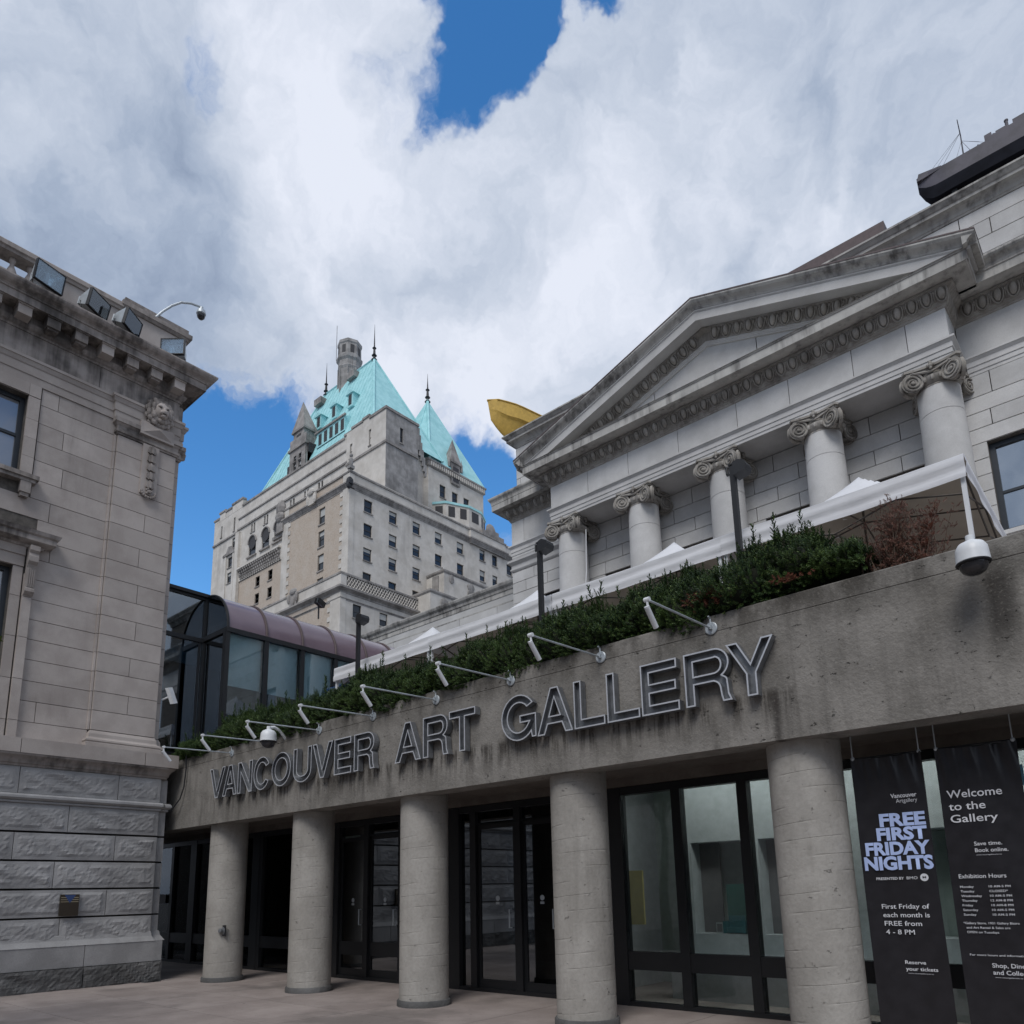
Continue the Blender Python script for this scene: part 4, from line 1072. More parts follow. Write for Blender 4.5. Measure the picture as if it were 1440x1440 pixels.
MB().box(-5.60, -5.485, 11.17, 11.18, .94, 1.10).build('frame', M['roomwhite'], pk); MB().box(-5.585, -5.50, 11.164, 11.169, .96, 1.08).build('picture', M['greyp'], pk)
rv = thing('red_vase', 'small red object at the right edge of the lit niche', 'vase', (-5.1, 11.2, .93)); MB().lathe([(.03, .93), (.05, 1.0), (.02, 1.12), (.025, 1.18)], (-5.06, 11.2, 0), 10).build('body', M['redp'], rv, smooth=True)
# lit ceiling panels of the room: the light that shows on the display walls
cl = thing('ceiling_light_panel', 'long lit ceiling panel inside the glass fronted room', 'ceiling light', (-3, 10.3, 3.62))
MB().box(-6.2, 2.5, 10.15, 10.5, 3.62, 3.66).build('diffuser', M['lit'], cl)
lc = thing('lobby_counter', 'low counter with a pale top in the dark lobby behind the doors', 'counter', (-11.8, 12.2, 0))
MB().box(-12.9, -10.6, 12.0, 12.6, .95, 1.03).build('counter_top', M['roomwhite'], lc); MB().box(-12.85, -10.65, 12.05, 12.55, 0, .95).build('counter_front', M['roomdark'], lc)
for i_, x_ in enumerate((-12.6, -9.4)):  # added glowing squares, out of sight, that brighten the otherwise black lobby
    tag(MB().box(x_-.12, x_+.12, 11.9, 12.1, 3.84, 3.88).build('added_lobby_light', M['lit']), 'small unseen glowing square added to brighten the dark lobby, ' + ('left one' if i_ == 0 else 'right one'), 'ceiling light')
# warm sconce seen through the door glass
scn = thing('wall_sconce', 'small warm glowing wall lamp seen through the dark door glass', 'wall lamp', (-15.87, 12.0, 1.9))
MB().lathe([(.05, 1.95), (.07, 1.99), (.05, 2.12), (.02, 2.14)], (-15.87, 12.0, 0), 12).build('shade', M['warm'], scn)
MB().box(-16.1, -15.6, 12.07, 12.12, .0, 3.0).build('back_plate', M['roomdark'], scn)
# paper notice on the dark glass at the far left
nt_ = thing('paper_notice', 'small pale notice stuck on the dark glass just right of the stone base', 'notice', (-21.3, 9.6, 1.5))
MB().box(-21.72, -20.98, 9.60, 9.605, 1.51, 1.76).build('sheet', M['greyp'], nt_)
# fire connection on the first column
vf = thing('fire_hose_connection', 'small dark metal hose connection on the first round column from the left', 'fire connection', (-14.6, 7.8, .95))
MB().lathe([(.0, 0), (.075, 0), (.075, -.02), (.05, -.03), (.05, -.09), (.035, -.10), (0, -.10)], (-14.62, 7.90, .99), 14, 'Y', caps=False).build('cap', M['steel'], vf, smooth=30)
MB().box(-14.71, -14.53, 7.885, 7.90, .89, 1.10).build('plate', M['blackmetal'], vf)

# ================================================================== CHANNEL LETTERS
def arc(cx, cy, rx, ry, a0, a1, n=12): return [(cx+rx*math.cos(R(a0+(a1-a0)*i/n)), cy+ry*math.sin(R(a0+(a1-a0)*i/n))) for i in range(n+1)]
S = .165
def g_E(w): return [[(0, 0), (w, 0), (w, S), (S, S), (S, .5-S/2), (w*.93, .5-S/2), (w*.93, .5+S/2), (S, .5+S/2), (S, 1-S), (w*.97, 1-S), (w*.97, 1), (0, 1)]]
def g_L(w): return [[(0, 0), (w, 0), (w, S), (S, S), (S, 1), (0, 1)]]
def g_T(w): return [[(w/2-S/2, 0), (w/2+S/2, 0), (w/2+S/2, 1-S), (w, 1-S), (w, 1), (0, 1), (0, 1-S), (w/2-S/2, 1-S)]]
def g_V(w): return [[(w/2-S*.5, 0), (w/2+S*.5, 0), (w, 1), (w-S*1.05, 1), (w/2, .22), (S*1.05, 1), (0, 1)]]
def g_A(w): return [[(0, 0), (S*1.05, 0), (w*.285, .22), (w*.715, .22), (w-S*1.05, 0), (w, 0), (w/2+S*.58, 1), (w/2-S*.58, 1)], [(w*.33, .37), (w*.5, .80), (w*.67, .37)]]
def g_N(w): return [[(0, 0), (S, 0), (S, .70), (w-S*1.05, 0), (w, 0), (w, 1), (w-S, 1), (w-S, .30), (S*1.05, 1), (0, 1)]]
def g_Y(w): return [[(w/2-S/2, 0), (w/2+S/2, 0), (w/2+S/2, .40), (w, 1), (w-S*1.12, 1), (w/2, .56), (S*1.12, 1), (0, 1), (w/2-S/2, .40)]]
def g_O(w): return [arc(w/2, .5, w/2, .515, 0, 360, 32)[:-1], arc(w/2, .5, w/2-S, .515-S, 0, 360, 32)[:-1]]
def g_U(w): return [[(0, 1)]+[(0, .34)]+arc(w/2, .34, w/2, .355, 180, 360, 16)[1:]+[(w, 1), (w-S, 1), (w-S, .34)]+arc(w/2, .34, w/2-S, .355-S, 360, 180, 12)[1:]+[(S, 1)]]
def g_C(w): return [arc(w/2, .5, w/2, .515, 32, 328, 26)+arc(w/2, .5, w/2-S, .515-S, 322, 38, 22)]
def g_G(w): return [arc(w/2, .5, w/2, .515, 35, 318, 26)+[(w-.10, .02), (w, .02), (w, .53), (w*.55, .53), (w*.55, .53-S*.9), (w-S, .53-S*.9)]+arc(w/2, .5, w/2-S, .515-S, 325, 40, 20)]
def g_R(w):
    c = w-.29
    return [[(0, 0), (S, 0), (S, .40), (c-.02, .40)]+arc(c-.06, .24, .16, .16, 90, 10, 5)[1:]+[(w-S*1.05, .10), (w-S*.9, 0), (w, 0), (w-.045, .12), (w-.055, .28)]+arc(w-.17, .37, .11, .09, 0, 60, 4)+arc(c, .725, .275, .275, -62, 90, 12)+[(0, 1)],
            [(S, .54), (c, .54)]+arc(c, .70, .135, .155, -80, 80, 8)+[(c, 1-S+.01), (S, 1-S+.01)]]
GL = dict(E=g_E, L=g_L, T=g_T, V=g_V, A=g_A, N=g_N, Y=g_Y, O=g_O, U=g_U, C=g_C, G=g_G, R=g_R)
def ribbon(mb, loop, fn, half, y0, y1):
    n = len(loop); P = [Vector(p) for p in loop]; A_, B_ = [], []
    for i in range(n):
        d1 = P[i]-P[i-1]; d2 = P[(i+1) % n]-P[i]
        if d1.length < 1e-5: d1 = d2
        if d2.length < 1e-5: d2 = d1
        n1 = Vector((d1.y, -d1.x)).normalized(); n2 = Vector((d2.y, -d2.x)).normalized()
        o = (n1+n2)/max(1+n1.dot(n2), .35)
        A_.append(P[i]+o*half); B_.append(P[i]-o*half)
    vs = [fn(p.x, p.y, y) for q in (A_, B_) for y in (y0, y1) for p in q]
    fs = []
    for i in range(n):
        j = (i+1) % n
        fs += [(i, j, n+j, n+i), (2*n+i, 3*n+i, 3*n+j, 2*n+j), (i, 2*n+i, 2*n+j, j), (n+i, n+j, 3*n+j, 3*n+i)]
    mb.add(vs, fs)
sg = thing('building_sign', 'large steel channel letters spelling VANCOUVER ART GALLERY on the concrete beam', 'sign', (-8.8, 7.58, 3.6))
H = .595; Z0 = 3.612; YF, YB = 7.475, 7.58
LET = [('V', -14.72, -14.12), ('A', -14.17, -13.65), ('N', -13.60, -13.09), ('C', -13.02, -12.47), ('O', -12.39, -11.79), ('U', -11.69, -11.15), ('V', -11.10, -10.54), ('E', -10.47, -10.02), ('R', -9.93, -9.42),
       ('A', -8.90, -8.33), ('R', -8.26, -7.74), ('T', -7.70, -7.19),
       ('G', -6.68, -6.09), ('A', -6.05, -5.50), ('L', -5.455, -5.01), ('L', -4.96, -4.52), ('E', -4.475, -4.0), ('R', -3.905, -3.375), ('Y', -3.385, -2.885)]
for ch_, x0, x1 in LET:
    w = (x1-x0)/H; loops = GL[ch_](w)
    fn = lambda u, v, y: (x0+u*H, y, Z0+v*H)
    mb = MB()
    for lp in loops: ribbon(mb, lp, fn, .007/H, YF+.004, YB)
    lo = mb.build('letter', M['steel'], sg)
    lo['label'] = 'letter '+ch_
    rm = MB()
    for lp in loops: ribbon(rm, lp, fn, .0085/H, YF, YF+.0035)
    rm.build('letter_rim', M['rim'], lo)
    tri = tessellate_polygon([[Vector((u, v, 0)) for u, v in lp] for lp in loops])
    flat = [p for lp in loops for p in lp]
    bk = MB(); bk.add([fn(u, v, YB-.035) for u, v in flat], [tuple(t) for t in tri])
    bk.build('letter_back', M['blackmetal'] if 0 else M['steel'], lo)

# ================================================================== ARM LAMPS ABOVE THE SIGN
def arm_lamp(loc, label):
    t = thing('sign_lamp', label, 'sign lamp', loc, 'arm lamps lighting the letters from the concrete beam')
    o = Vector(loc)
    def w(m): m.v = [tuple(Vector(p)+o) for p in m.v]; return m
    w(MB().lathe([(.0, 0), (.075, 0), (.075, -.012), (.065, -.018), (.0, -.018)], (0, -.001, 0), 18, 'Y', caps=False)).build('wall_plate', M['galv'], t, smooth=30)
    w(MB().tube([(0, -.02, .02), (0, -.02, .11), (0, -.06, .13)], .012, 7).box(-.02, .02, -.06, -.02, -.02, .03)).build('bracket', M['galv'], t)
    w(MB().tube([(0, -.03, .0), (0, -1.36, -.05)], .012, 8)).build('arm', M['galv'], t)
    w(MB().tube([(-.03, -1.38, -.05), (.03, -1.38, -.05)], .024, 10).tube([(0, -1.38, -.06), (.0, -1.37, -.15)], .013, 7)).build('joint', M['white'], t)
    w(MB().tube([(0, -1.395, -.125), (0, -1.385, -.14), (0, -1.245, -.295), (0, -1.235, -.305)], .028, 12)).build('lamp_head', M['white'], t)
    return t
desc = ['white arm lamp at the far left end, above the first V of VANCOUVER', 'white arm lamp above the letters C and O, arm passing behind the small dome camera', 'white arm lamp above the second V of VANCOUVER', 'white arm lamp just left of the word ART, above the last R of VANCOUVER',
        'white arm lamp above the letters R and T of ART', 'white arm lamp above the G of GALLERY', 'white arm lamp above the first L of GALLERY', 'white arm lamp at the right end, above the R and E of GALLERY']
L0 = arm_lamp((-14.10, 7.598, 4.49), desc[0])
for i in range(1, 8): dup(L0, (-14.10+1.5*i, 7.598, 4.49), desc[i])
# ================================================================== DOME CAMERAS
def dome_cam(loc, label, s=1.0, side=0):
    t = thing('dome_camera', label, 'security camera', loc, None); o = Vector(loc)
    def w(m): m.v = [tuple(Vector(p)*s+o) for p in m.v]; return m
    w(MB().lathe([(0, .17), (.035, .17), (.035, .12), (.05, .115), (.10, .09), (.125, .05), (.13, 0.0), (.135, -.08), (.12, -.085)], (0, 0, 0), 28, caps=False)).build('housing', M['white'], t, smooth=35)
    w(MB().lathe([(.134, -.081), (.14, -.09), (.132, -.10), (.118, -.10)], (0, 0, 0), 28, caps=False)).build('rim', M['blackmetal'], t, smooth=35)
    w(MB().lathe([(.116, -.095), (.11, -.13), (.09, -.165), (.05, -.19), (0, -.20)], (0, 0, 0), 24, caps=False)).build('dome', M['smoke'], t, smooth=True)
    w(MB().tube([(0, 0, .15), (side, .10, .17), (side, .22, .12), (side, .33, .0)] if s < 1.2 else [(0, .08, -.05), (.05, .2, -.12)], .028, 8)).build('bracket_arm', M['white'], t)
    w(MB().box(side-.05, side+.05, .33, .345, -.10, .10) if s < 1.2 else MB().box(-.02, .13, .17, .29, -.19, -.06)).build('wall_bracket', M['white'], t)
    return t
dome_cam((-.985, 7.30, 4.44), 'large white dome camera hanging on the concrete beam at the right below the tent pole', 1.0)
dome_cam((-12.20, 7.26, 4.50), 'small white dome camera on a bracket above the letters O and U', 1.1)
# bracketed box camera on the stone corner
cm = thing('wall_camera', 'white box camera on a short arm at the corner of the stone building', 'security camera', (-16.6, 7.2, 6.05))
MB().tube([(-16.55, 7.19, 5.98), (-16.40, 7.28, 6.04)], .02, 7).build('arm', M['white'], cm)
MB().obox((-16.36, 7.30, 6.06), (.045, .02, .0), (-.02, .05, 0.02), (.0, -.07, .17)).build('body', M['white'], cm)
# curved arm camera on the parapet
cc = thing('gooseneck_camera', 'dark dome camera hanging from a curved arm above the corner of the stone parapet', 'security camera', (-16.5, 6.3, 15.2))
MB().tube([(-16.45, 6.30, 15.15), (-16.38, 6.45, 15.4), (-16.3, 6.62, 15.62), (-16.22, 6.80, 15.78), (-16.15, 7.0, 15.84), (-16.1, 7.28, 15.86)], .028, 8).build('arm', M['galv'], cc)
MB().lathe([(0, 15.86), (.04, 15.85), (.05, 15.78), (.10, 15.75), (.115, 15.66), (.10, 15.64)], (-16.1, 7.24, 0), 16, caps=False).build('housing', M['galv'], cc, smooth=30)
MB().lathe([(.10, 15.65), (.09, 15.57), (.05, 15.52), (0, 15.51)], (-16.1, 7.24, 0), 16, caps=False).build('dome', M['smoke'], cc, smooth=True)
# ================================================================== FLOODLIGHTS ON THE LEFT CORNICE
def flood(loc, yaw, tilt, label, s=1.0):
    t = thing('floodlight', label, 'floodlight', loc, 'floodlights along the stone cornice')
    Mx = Matrix.Translation(Vector(loc)+Vector((0, 0, .33*s))) @ Matrix.Rotation(yaw, 4, 'Z') @ Matrix.Rotation(tilt, 4, 'Y')
    def w(m): m.v = [tuple(Mx @ (Vector(p)*s)) for p in m.v]; return m
    w(MB().sweep([(-.012, 0), (0, 0), (-.10, -.30), (-.14, -.36), (-.15, -.36), (-.11, -.29)], [(-.27, -.20), (-.27, .20), (.27, .20), (.27, -.20)][::-1], closed=True).xf(lambda x, y, z: (z+.14, x, y)).box(-.225, -.20, -.15, .15, -.09, .09)).build('housing', M['galv'], t, fix=True)
    w(MB().grid(lambda a, b: (.145-.13*(1-(2*a-1)**2)*(1-(2*b-1)**4*.5)+.0, -.255+.51*a, -.185+.37*b), 12, 8)).build('reflector', M['reflector'], t, smooth=True)
    bars = MB()
    bars.tube([(.10, 0, -.10), (.10, 0, .10)], .035, 8).tube([(.11, -.13, -.13), (.09, -.16, 0), (.11, -.13, .13)], .008, 5).tube([(.11, .13, -.13), (.09, .16, 0), (.11, .13, .13)], .008, 5)
    w(bars).build('lamp_tube', M['white'], t)
    w(MB().box(.20, .206, -.26, .26, -.19, .19)).build('lens', M['lens'], t)
    w(MB().box(.14, .215, -.28, -.26, -.205, .205).box(.14, .215, .26, .28, -.205, .205).box(.14, .215, -.26, .26, .19, .205).box(.14, .215, -.26, .26, -.205, -.19)).build('visor_frame', M['blackmetal'], t)
    o = Vector(loc)
    MB().box(o.x-.08, o.x+.08, o.y-.2, o.y+.2, o.z-.02, o.z+.01).tube([(o.x, o.y-.20, o.z), (o.x, o.y-.22, o.z+.3*s)], .015, 6).tube([(o.x, o.y+.20, o.z), (o.x, o.y+.22, o.z+.3*s)], .015, 6).build('yoke', M['blackmetal'], t)
    return t
flood((-16.12, 3.92, 14.06), R(14), R(10), 'boxy floodlight in front of the balusters, leftmost of the four on the stone cornice', 1.06)
flood((-16.12, 4.85, 14.06), R(30), R(12), 'boxy floodlight on the stone cornice, second from the left', 1.0)
flood((-16.12, 5.56, 14.06), R(36), R(12), 'boxy floodlight on the stone cornice turned right, third from the left', .98)
flood((-16.12, 6.72, 13.98), R(-48), R(2), 'bright faced floodlight at the corner of the stone cornice, nearest the corner pier', 1.0)

# ================================================================== CANOPY TENTS ON THE TERRACE
def tent(loc, label):
    t = thing('canopy_tent', label, 'canopy tent', loc, 'white canopy tents on the terrace'); o = Vector(loc)
    def w(m): m.v = [tuple(Vector(p)+o) for p in m.v]; return m
    E = 1.49; ze, zp = 1.90, 2.86
    def roof(a, b, dz=0):
        u, v = -E+2*E*a, -E+2*E*b
        k = 1-max(abs(u), abs(v))/E
        sag = .035*math.sin(math.pi*min(1, k*1.2))*(.5+.5*math.cos(6*math.atan2(v, u)))
        return (u, v, ze+(zp-ze)*(.50*k+.50*k**2.6)-sag+dz)
    w(MB().grid(lambda a, b: roof(a, b), 30, 30)).build('roof', M['canvas'], t, smooth=True)
    w(MB().grid(lambda a, b: roof(a, b, -.02), 16, 16)).build('roof_lining', M['liner'], t, smooth=True)
    va = MB()
    def side(ax, ay, bx, by, ph):
        def fn(a, b):
            x, y = ax+(bx-ax)*a, ay+(by-ay)*a
            nx, ny = (by-ay), -(bx-ax); l = math.hypot(nx, ny); nx, ny = nx/l, ny/l
            wv = .014*math.sin(b*9+ph+2.2*a)*math.sin(math.pi*b)+.008*math.sin(a*23+ph)*b
            return (x+nx*(.004+wv+.012*b), y+ny*(.004+wv+.012*b), ze+.012-.29*b-.012*math.sin(a*math.pi))
        va.grid(fn, 60, 8)
    side(-E, -E, E, -E, loc[0]); side(E, -E, E, E, 1+loc[0]); side(E, E, -E, E, 2); side(-E, E, -E, -E, 3)
    w(va).build('valance', M['canvas'], t, smooth=True)
    for sx in (-1, 1):
        for sy in (-1, 1):
            x, y = sx*(E-.045), sy*(E-.045)
            lg = w(MB().box(x-.024, x+.024, y-.024, y+.024, 0, ze-.02).box(x-.034, x+.034, y-.034, y+.034, 0, .04)).build('leg', M['white'], t)
    tr = MB(); q = E-.05
    for (ax, ay), (bx, by) in (((-q, -q), (q, -q)), ((q, -q), (q, q)), ((q, q), (-q, q)), ((-q, q), (-q, -q))):
        mx, my = (ax+bx)/2, (ay+by)/2
        for (x0, y0), (x1, y1) in (((ax, ay), (mx, my)), ((mx, my), (bx, by))):
            tr.tube([(x0, y0, 1.84), (x1, y1, 1.45)], .012, 5); tr.tube([(x0, y0, 1.45), (x1, y1, 1.84)], .012, 5)
    for sx, sy in ((-1, 0), (1, 0), (0, -1), (0, 1)): tr.tube([(sx*q, sy*q, 1.45), (0, 0, 1.75)], .012, 5); tr.tube([(sx*q, sy*q, 1.84), (0, 0, 2.15)], .012, 5)
    tr.tube([(0, 0, 1.7), (0, 0, 2.8)], .016, 6)
    w(tr).build('scissor_truss', M['truss'], t)
    return t
TX = [-11.62, -8.65, -5.66, -2.68]
tl = ['white canopy tent at the left end of the row, beside the glass walkway', 'white canopy tent second from the left, behind the middle black pole', 'white canopy tent third from the left, left of the tallest looking black pole', 'white canopy tent at the right end, its corner leg above the large dome camera']
for x, l in zip(TX, tl): tent((x, 10.79, 4.5), l)

# ================================================================== BLACK POLE FLOODLIGHTS
def pole(x, label, flip=1):
    t = thing('pole_light', label, 'pole light', (x, 9.0, 4.5), 'black floodlight poles behind the hedge')
    zt = 7.20
    MB().box(x-.035, x+.035, 8.965, 9.035, 4.5, zt).box(x-.045, x+.045, 8.955, 9.045, zt, zt+.02).build('pole', M['blackmetal'], t)
    h = MB()
    h.prism([(.04, -.17), (.04, .015), (.11, .035), (.20, -.01), (.225, -.07), (.20, -.14)], lambda u, v, q: (x+u, 9.0+q, zt+v-.02), -.10, .10)
    h.box(x+.035, x+.06, 8.97, 9.03, zt-.12, zt-.02)
    h.build('lamp_box', M['blackmetal'], t, fix=True)
    MB().lathe([(0, 0), (.02, .0), (.02, .10), (0, .12)], (x-.08, 9.0, zt-.10), 8).box(x-.09, x, 8.99, 9.01, zt-.12, zt-.10).build('photocell', M['blackmetal'], t)
    return t
pole(-11.90, 'black floodlight pole in front of the left canopy tent')
pole(-7.14, 'black floodlight pole left of the first Ionic column')
pole(-3.78, 'black floodlight pole in front of the third Ionic column')
# small floodlight on the walkway roof
t = thing('roof_floodlight', 'small floodlight standing on the mauve vault of the glass walkway', 'floodlight', (-15.0, 10.0, 8.6))
MB().tube([(-15.1, 10.2, 8.3), (-15.1, 10.2, 8.62)], .02, 6).build('stem', M['blackmetal'], t)
MB().obox((-15.05, 10.2, 8.70), (.05, .03, 0), (-.10, .16, 0), (.03, 0, .055)).build('lamp_box', M['blackmetal'], t)
MB().obox((-15.0, 10.17, 8.685), (.006, .004, 0), (-.09, .145, 0), (.02, 0, .043)).build('lens', M['reflector'], t)

# ================================================================== GLASS WALKWAY
gw = thing('glass_walkway', 'glazed walkway with a mauve barrel-vaulted roof and black frames between the two stone buildings', 'walkway', (-17, 13, 4.5))
WXR = -15.79; YJ = 8.235; YE = 19.9; ZR = 7.69; ZB = 4.5
vr = .93
def vault(t, dr=0):     # t from 0 (eaves) to 1 (flat crown)
    a = t*math.pi/2
    return (WXR-(1.06)*(1-math.cos(a))+dr*math.cos(a), ZR+.06+(1.02+dr)*math.sin(a))
yy = [YJ+1.0*i for i in range(12)]
for i, (a, b) in enumerate(zip(yy, yy[1:])):
    me = MB().grid(lambda u, v: (vault(u)[0], a+.03+(b-a-.06)*v, vault(u)[1]), 14, 1)
    o = me.build('vault_panel', M['purple'], gw, smooth=True)
ribs = []
for i, a in enumerate(yy):
    pth = [(vault(t/14, .012)[0], a, vault(t/14, .012)[1]) for t in range(15)]
    MB().tube(pth, .033, 6).build('vault_rib', M['bronze'] if i == 0 else M['roofmetal'], gw, smooth=30)
    MB().box(WXR-.05, WXR+.03, a-.055, a+.055, ZB, ZR+.05).build('mullion', M['bronze'], gw)
MB().box(WXR-.06, WXR+.045, YJ-.05, YE, ZR-.04, ZR+.07).build('eaves_rail', M['bronze'], gw)
MB().box(WXR-.9, WXR+.0, YJ, YE, ZB, ZB+.35).build('sill_panel', M['bronze'], gw)
for i, (a, b) in enumerate(zip(yy, yy[1:])):
    MB().box(WXR-.02, WXR-.012, a+.055, b-.055, ZB+.35, ZR-.04).build('pane', M['glass_clear'], gw)
    MB().box(WXR-.16, WXR-.15, a-.05 if i else a+.07, b+.05, 6.42-.02*(i % 2), ZR+.04).build('blind', M['blind'], gw)
MB().box(-20.3, WXR-1.0, 7.19, YE, 8.76, 8.84).build('flat_roof', M['bronze'], gw)
# end face towards the viewer
MB().box(-16.95, -16.85, YJ-.05, YJ+.05, ZB, 8.80).box(WXR-.09, WXR+.02, YJ-.06, YJ+.04, ZB, ZR).box(-16.85, WXR-.05, YJ-.05, YJ+.05, ZR-.05, ZR+.07).build('end_frame', M['bronze'], gw)
pts = [(vault(t/12)[0], vault(t/12)[1]) for t in range(13)]
MB().prism([(-16.85, ZR+.07)]+pts+[(-16.85, pts[-1][1])], lambda u, v, q: (u, q, v), YJ-.004, YJ+.004).build('pane', M['glass_walk'], gw, fix=True)
MB().box(-16.85, WXR-.09, YJ-.004, YJ+.004, ZB, ZR-.05).build('pane', M['glass_walk'], gw)
MB().box(-16.85, WXR-.12, YJ+.08, YJ+.09, 6.93, ZR-.05).build('blind', M['blind'], gw)
# first short run of glazing next to the stone building
MB().box(-16.93, -16.86, 7.19, YJ-.05, 7.62, 7.72).box(-16.93, -16.86, 7.19, YJ-.05, 8.70, 8.82).box(-16.93, -16.86, 7.19, YJ-.05, ZB, 4.9).box(-16.92, -16.87, 8.10, 8.14, 4.9, 7.62).build('side_frame', M['bronze'], gw)
MB().box(-16.905, -16.897, 7.19, YJ-.05, 7.72, 8.70).build('pane', M['glass_walk'], gw)
MB().box(-16.905, -16.897, 7.19, YJ-.05, 4.9, 7.62).build('pane', M['glass_walk'], gw)
MB().box(-17.02, -17.01, 7.19, YJ-.08, 7.06, 7.62).build('blind', M['blind'], gw)
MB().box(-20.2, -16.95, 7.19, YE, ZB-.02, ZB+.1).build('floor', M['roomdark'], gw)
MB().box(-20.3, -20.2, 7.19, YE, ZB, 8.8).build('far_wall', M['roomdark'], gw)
MB().box(-20.2, -20.15, 7.3, 7.36, 6.0, 7.9).build('far_mullion', M['bronze'], gw)

# ================================================================== HEDGE
import numpy as np
def sprig_mesh(rng, length, n, wn, wl):
    """a leafy shoot of short flat needles along a stem, grows +Z"""
    vs, fs = [], []
    for i in range(n):
        t = (i+.5)/n; a = i*2.4+rng.uniform(-.4, .4)
        z = length*(.1+.9*t); L = wl*(1.1-.45*t)*rng.uniform(.8, 1.2)
        d = Vector((math.cos(a), math.sin(a), .75+.5*t)).normalized()
        s = Vector((-math.sin(a), math.cos(a), 0))*wn
        p = Vector((0, 0, z)); q = p+d*L; k = len(vs)
        vs += [p-s*.5, p+s*.5, q+s*.4, q-s*.4]; fs.append((k, k+1, k+2, k+3))
    k = len(vs); q = Vector((0, 0, length*1.12)); vs += [Vector((-wn*.5, 0, length*.9)), Vector((wn*.5, 0, length*.9)), q]; fs.append((k, k+1, k+2, k+2) if 0 else (k, k+1, k+2))
    return vs, fs
def scatter(name, protos, places, mat, parent):
    """places: list of (pos, dir, scale, spin, proto) joined into one mesh"""
    V, F = [], []; n = 0
    for pos, d, s, spin, pi in places:
        pv_, pf = protos[pi]
        q = d.to_track_quat('Z', 'Y').to_matrix() @ Matrix.Rotation(spin, 3, 'Z')
        V.extend([tuple(q @ (v*s)+pos) for v in pv_]); F.extend([tuple(i+n for i in f) for f in pf]); n += len(pv_)
    me = bpy.data.meshes.new(name); me.from_pydata(V, [], F); me.update(); me.materials.append(mat)
    o_ = link(name, me, parent); o_['kind'] = 'stuff'; return o_
rng = random.Random(42)
protos = [sprig_mesh(rng, rng.uniform(.085, .13), 18, .009, .034) for _ in range(5)]+[sprig_mesh(rng, .20, 30, .009, .034) for _ in range(3)]
hd = thing('yew_hedge', 'long dark green yew hedge spilling over the top of the concrete beam', 'hedge', (-9.5, 8.2, 4.55))
def hz_top(x):
    base = 5.15+.09*math.sin(x*1.7)+.06*math.sin(x*4.3+1)+.05*math.sin(x*9.1)+.04*math.sin(x*17.3)
    if x < -14.5: base -= .09*(-14.5-x)
    base += .13*math.exp(-((x+4.5)/.9)**2)+.05*math.exp(-((x+3.0)/.6)**2)
    if x > -2.6: base -= .30*(x+2.6)
    return base
def hz_bot(x):
    if x < -12.5: return 4.60-.05*max(0, min(1, (x+15)/2.5))
    return 4.50+.07*math.sin(x*2.3+.6)+.06*math.sin(x*5.1)+(.05 if x > -6 else 0)+(.10 if x > -3.2 else 0)
XA, XB = -16.6, -1.95
pl_ = []
def hpt(x, th, jit):
    """th 0 bottom front .. pi/2 top .. pi back"""
    zt, zb = hz_top(x), hz_bot(x); zc = (zt+zb)/2; rz = (zt-zb)/2
    ry = .50+.06*math.sin(x*3.1); yc = 8.06
    k = 1+jit
    c, s = math.cos(th), math.sin(th)
    y = yc-ry*c*k*(1.0 if c > 0 else .9); z = zc+rz*s*k if s > -.2 else zc+rz*s
    return Vector((x, y, z)), Vector((rng.uniform(-.5, .5), -c, s+.55)).normalized()
for i in range(15500):
    x = rng.uniform(XA, XB); th = rng.uniform(-.95, 2.3)
    clump = math.sin(x*7+th*3)*.08+math.sin(x*13.7-th*5)*.07+math.sin(x*23+th*9)*.04
    p, d = hpt(x, th, clump+rng.uniform(-.10, .04))
    pl_.append((p, d, rng.uniform(.75, 1.15), rng.uniform(0, 6.28), rng.randrange(5)))
for i in range(1500):
    x = rng.uniform(XA, XB); p, d = hpt(x, rng.uniform(.9, 2.2), rng.uniform(-.02, .08)); d = Vector((rng.uniform(-.22, .22), rng.uniform(-.25, .1), 1)).normalized()
    pl_.append((p, d, rng.uniform(.6, 1.15)*(1+.9*(rng.random() < .06)), rng.uniform(0, 6.28), 5+rng.randrange(3)))
for x, zz in ((-7.05, .28), (-6.95, .22), (-6.2, .16), (-5.3, .24), (-5.15, .2), (-4.85, .14), (-4.5, .16), (-4.35, .22), (-3.5, .1), (-9.9, .2), (-10.6, .15), (-2.5, .12)):
    for k in range(9):
        p = Vector((x+rng.uniform(-.05, .05), 7.95+rng.uniform(-.08, .08), hz_top(x)+zz*k/9-.02)); pl_.append((p, Vector((rng.uniform(-.3, .3), rng.uniform(-.3, .3), 1)).normalized(), rng.uniform(.7, 1.0), rng.uniform(0, 6), rng.randrange(8)))
scatter('foliage', protos, pl_, M['yew'], hd)
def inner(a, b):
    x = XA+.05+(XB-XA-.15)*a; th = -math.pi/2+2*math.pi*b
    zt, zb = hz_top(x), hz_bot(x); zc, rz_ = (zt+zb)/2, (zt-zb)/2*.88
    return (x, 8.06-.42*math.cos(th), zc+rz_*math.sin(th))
MB().grid(inner, 120, 14).build('inner_light_blocker', M['yewdark'], hd, smooth=True)  # added dark core that blocks light between the sprigs
st = MB()
for i in range(70):
    x = rng.uniform(-16, -1.7); st.tube([(x, rng.uniform(7.9, 8.5), 4.55), (x+rng.uniform(-.1, .1), 8.1, 5.0)], .014, 4)
st.build('stems', M['bark'], hd)
rp = []
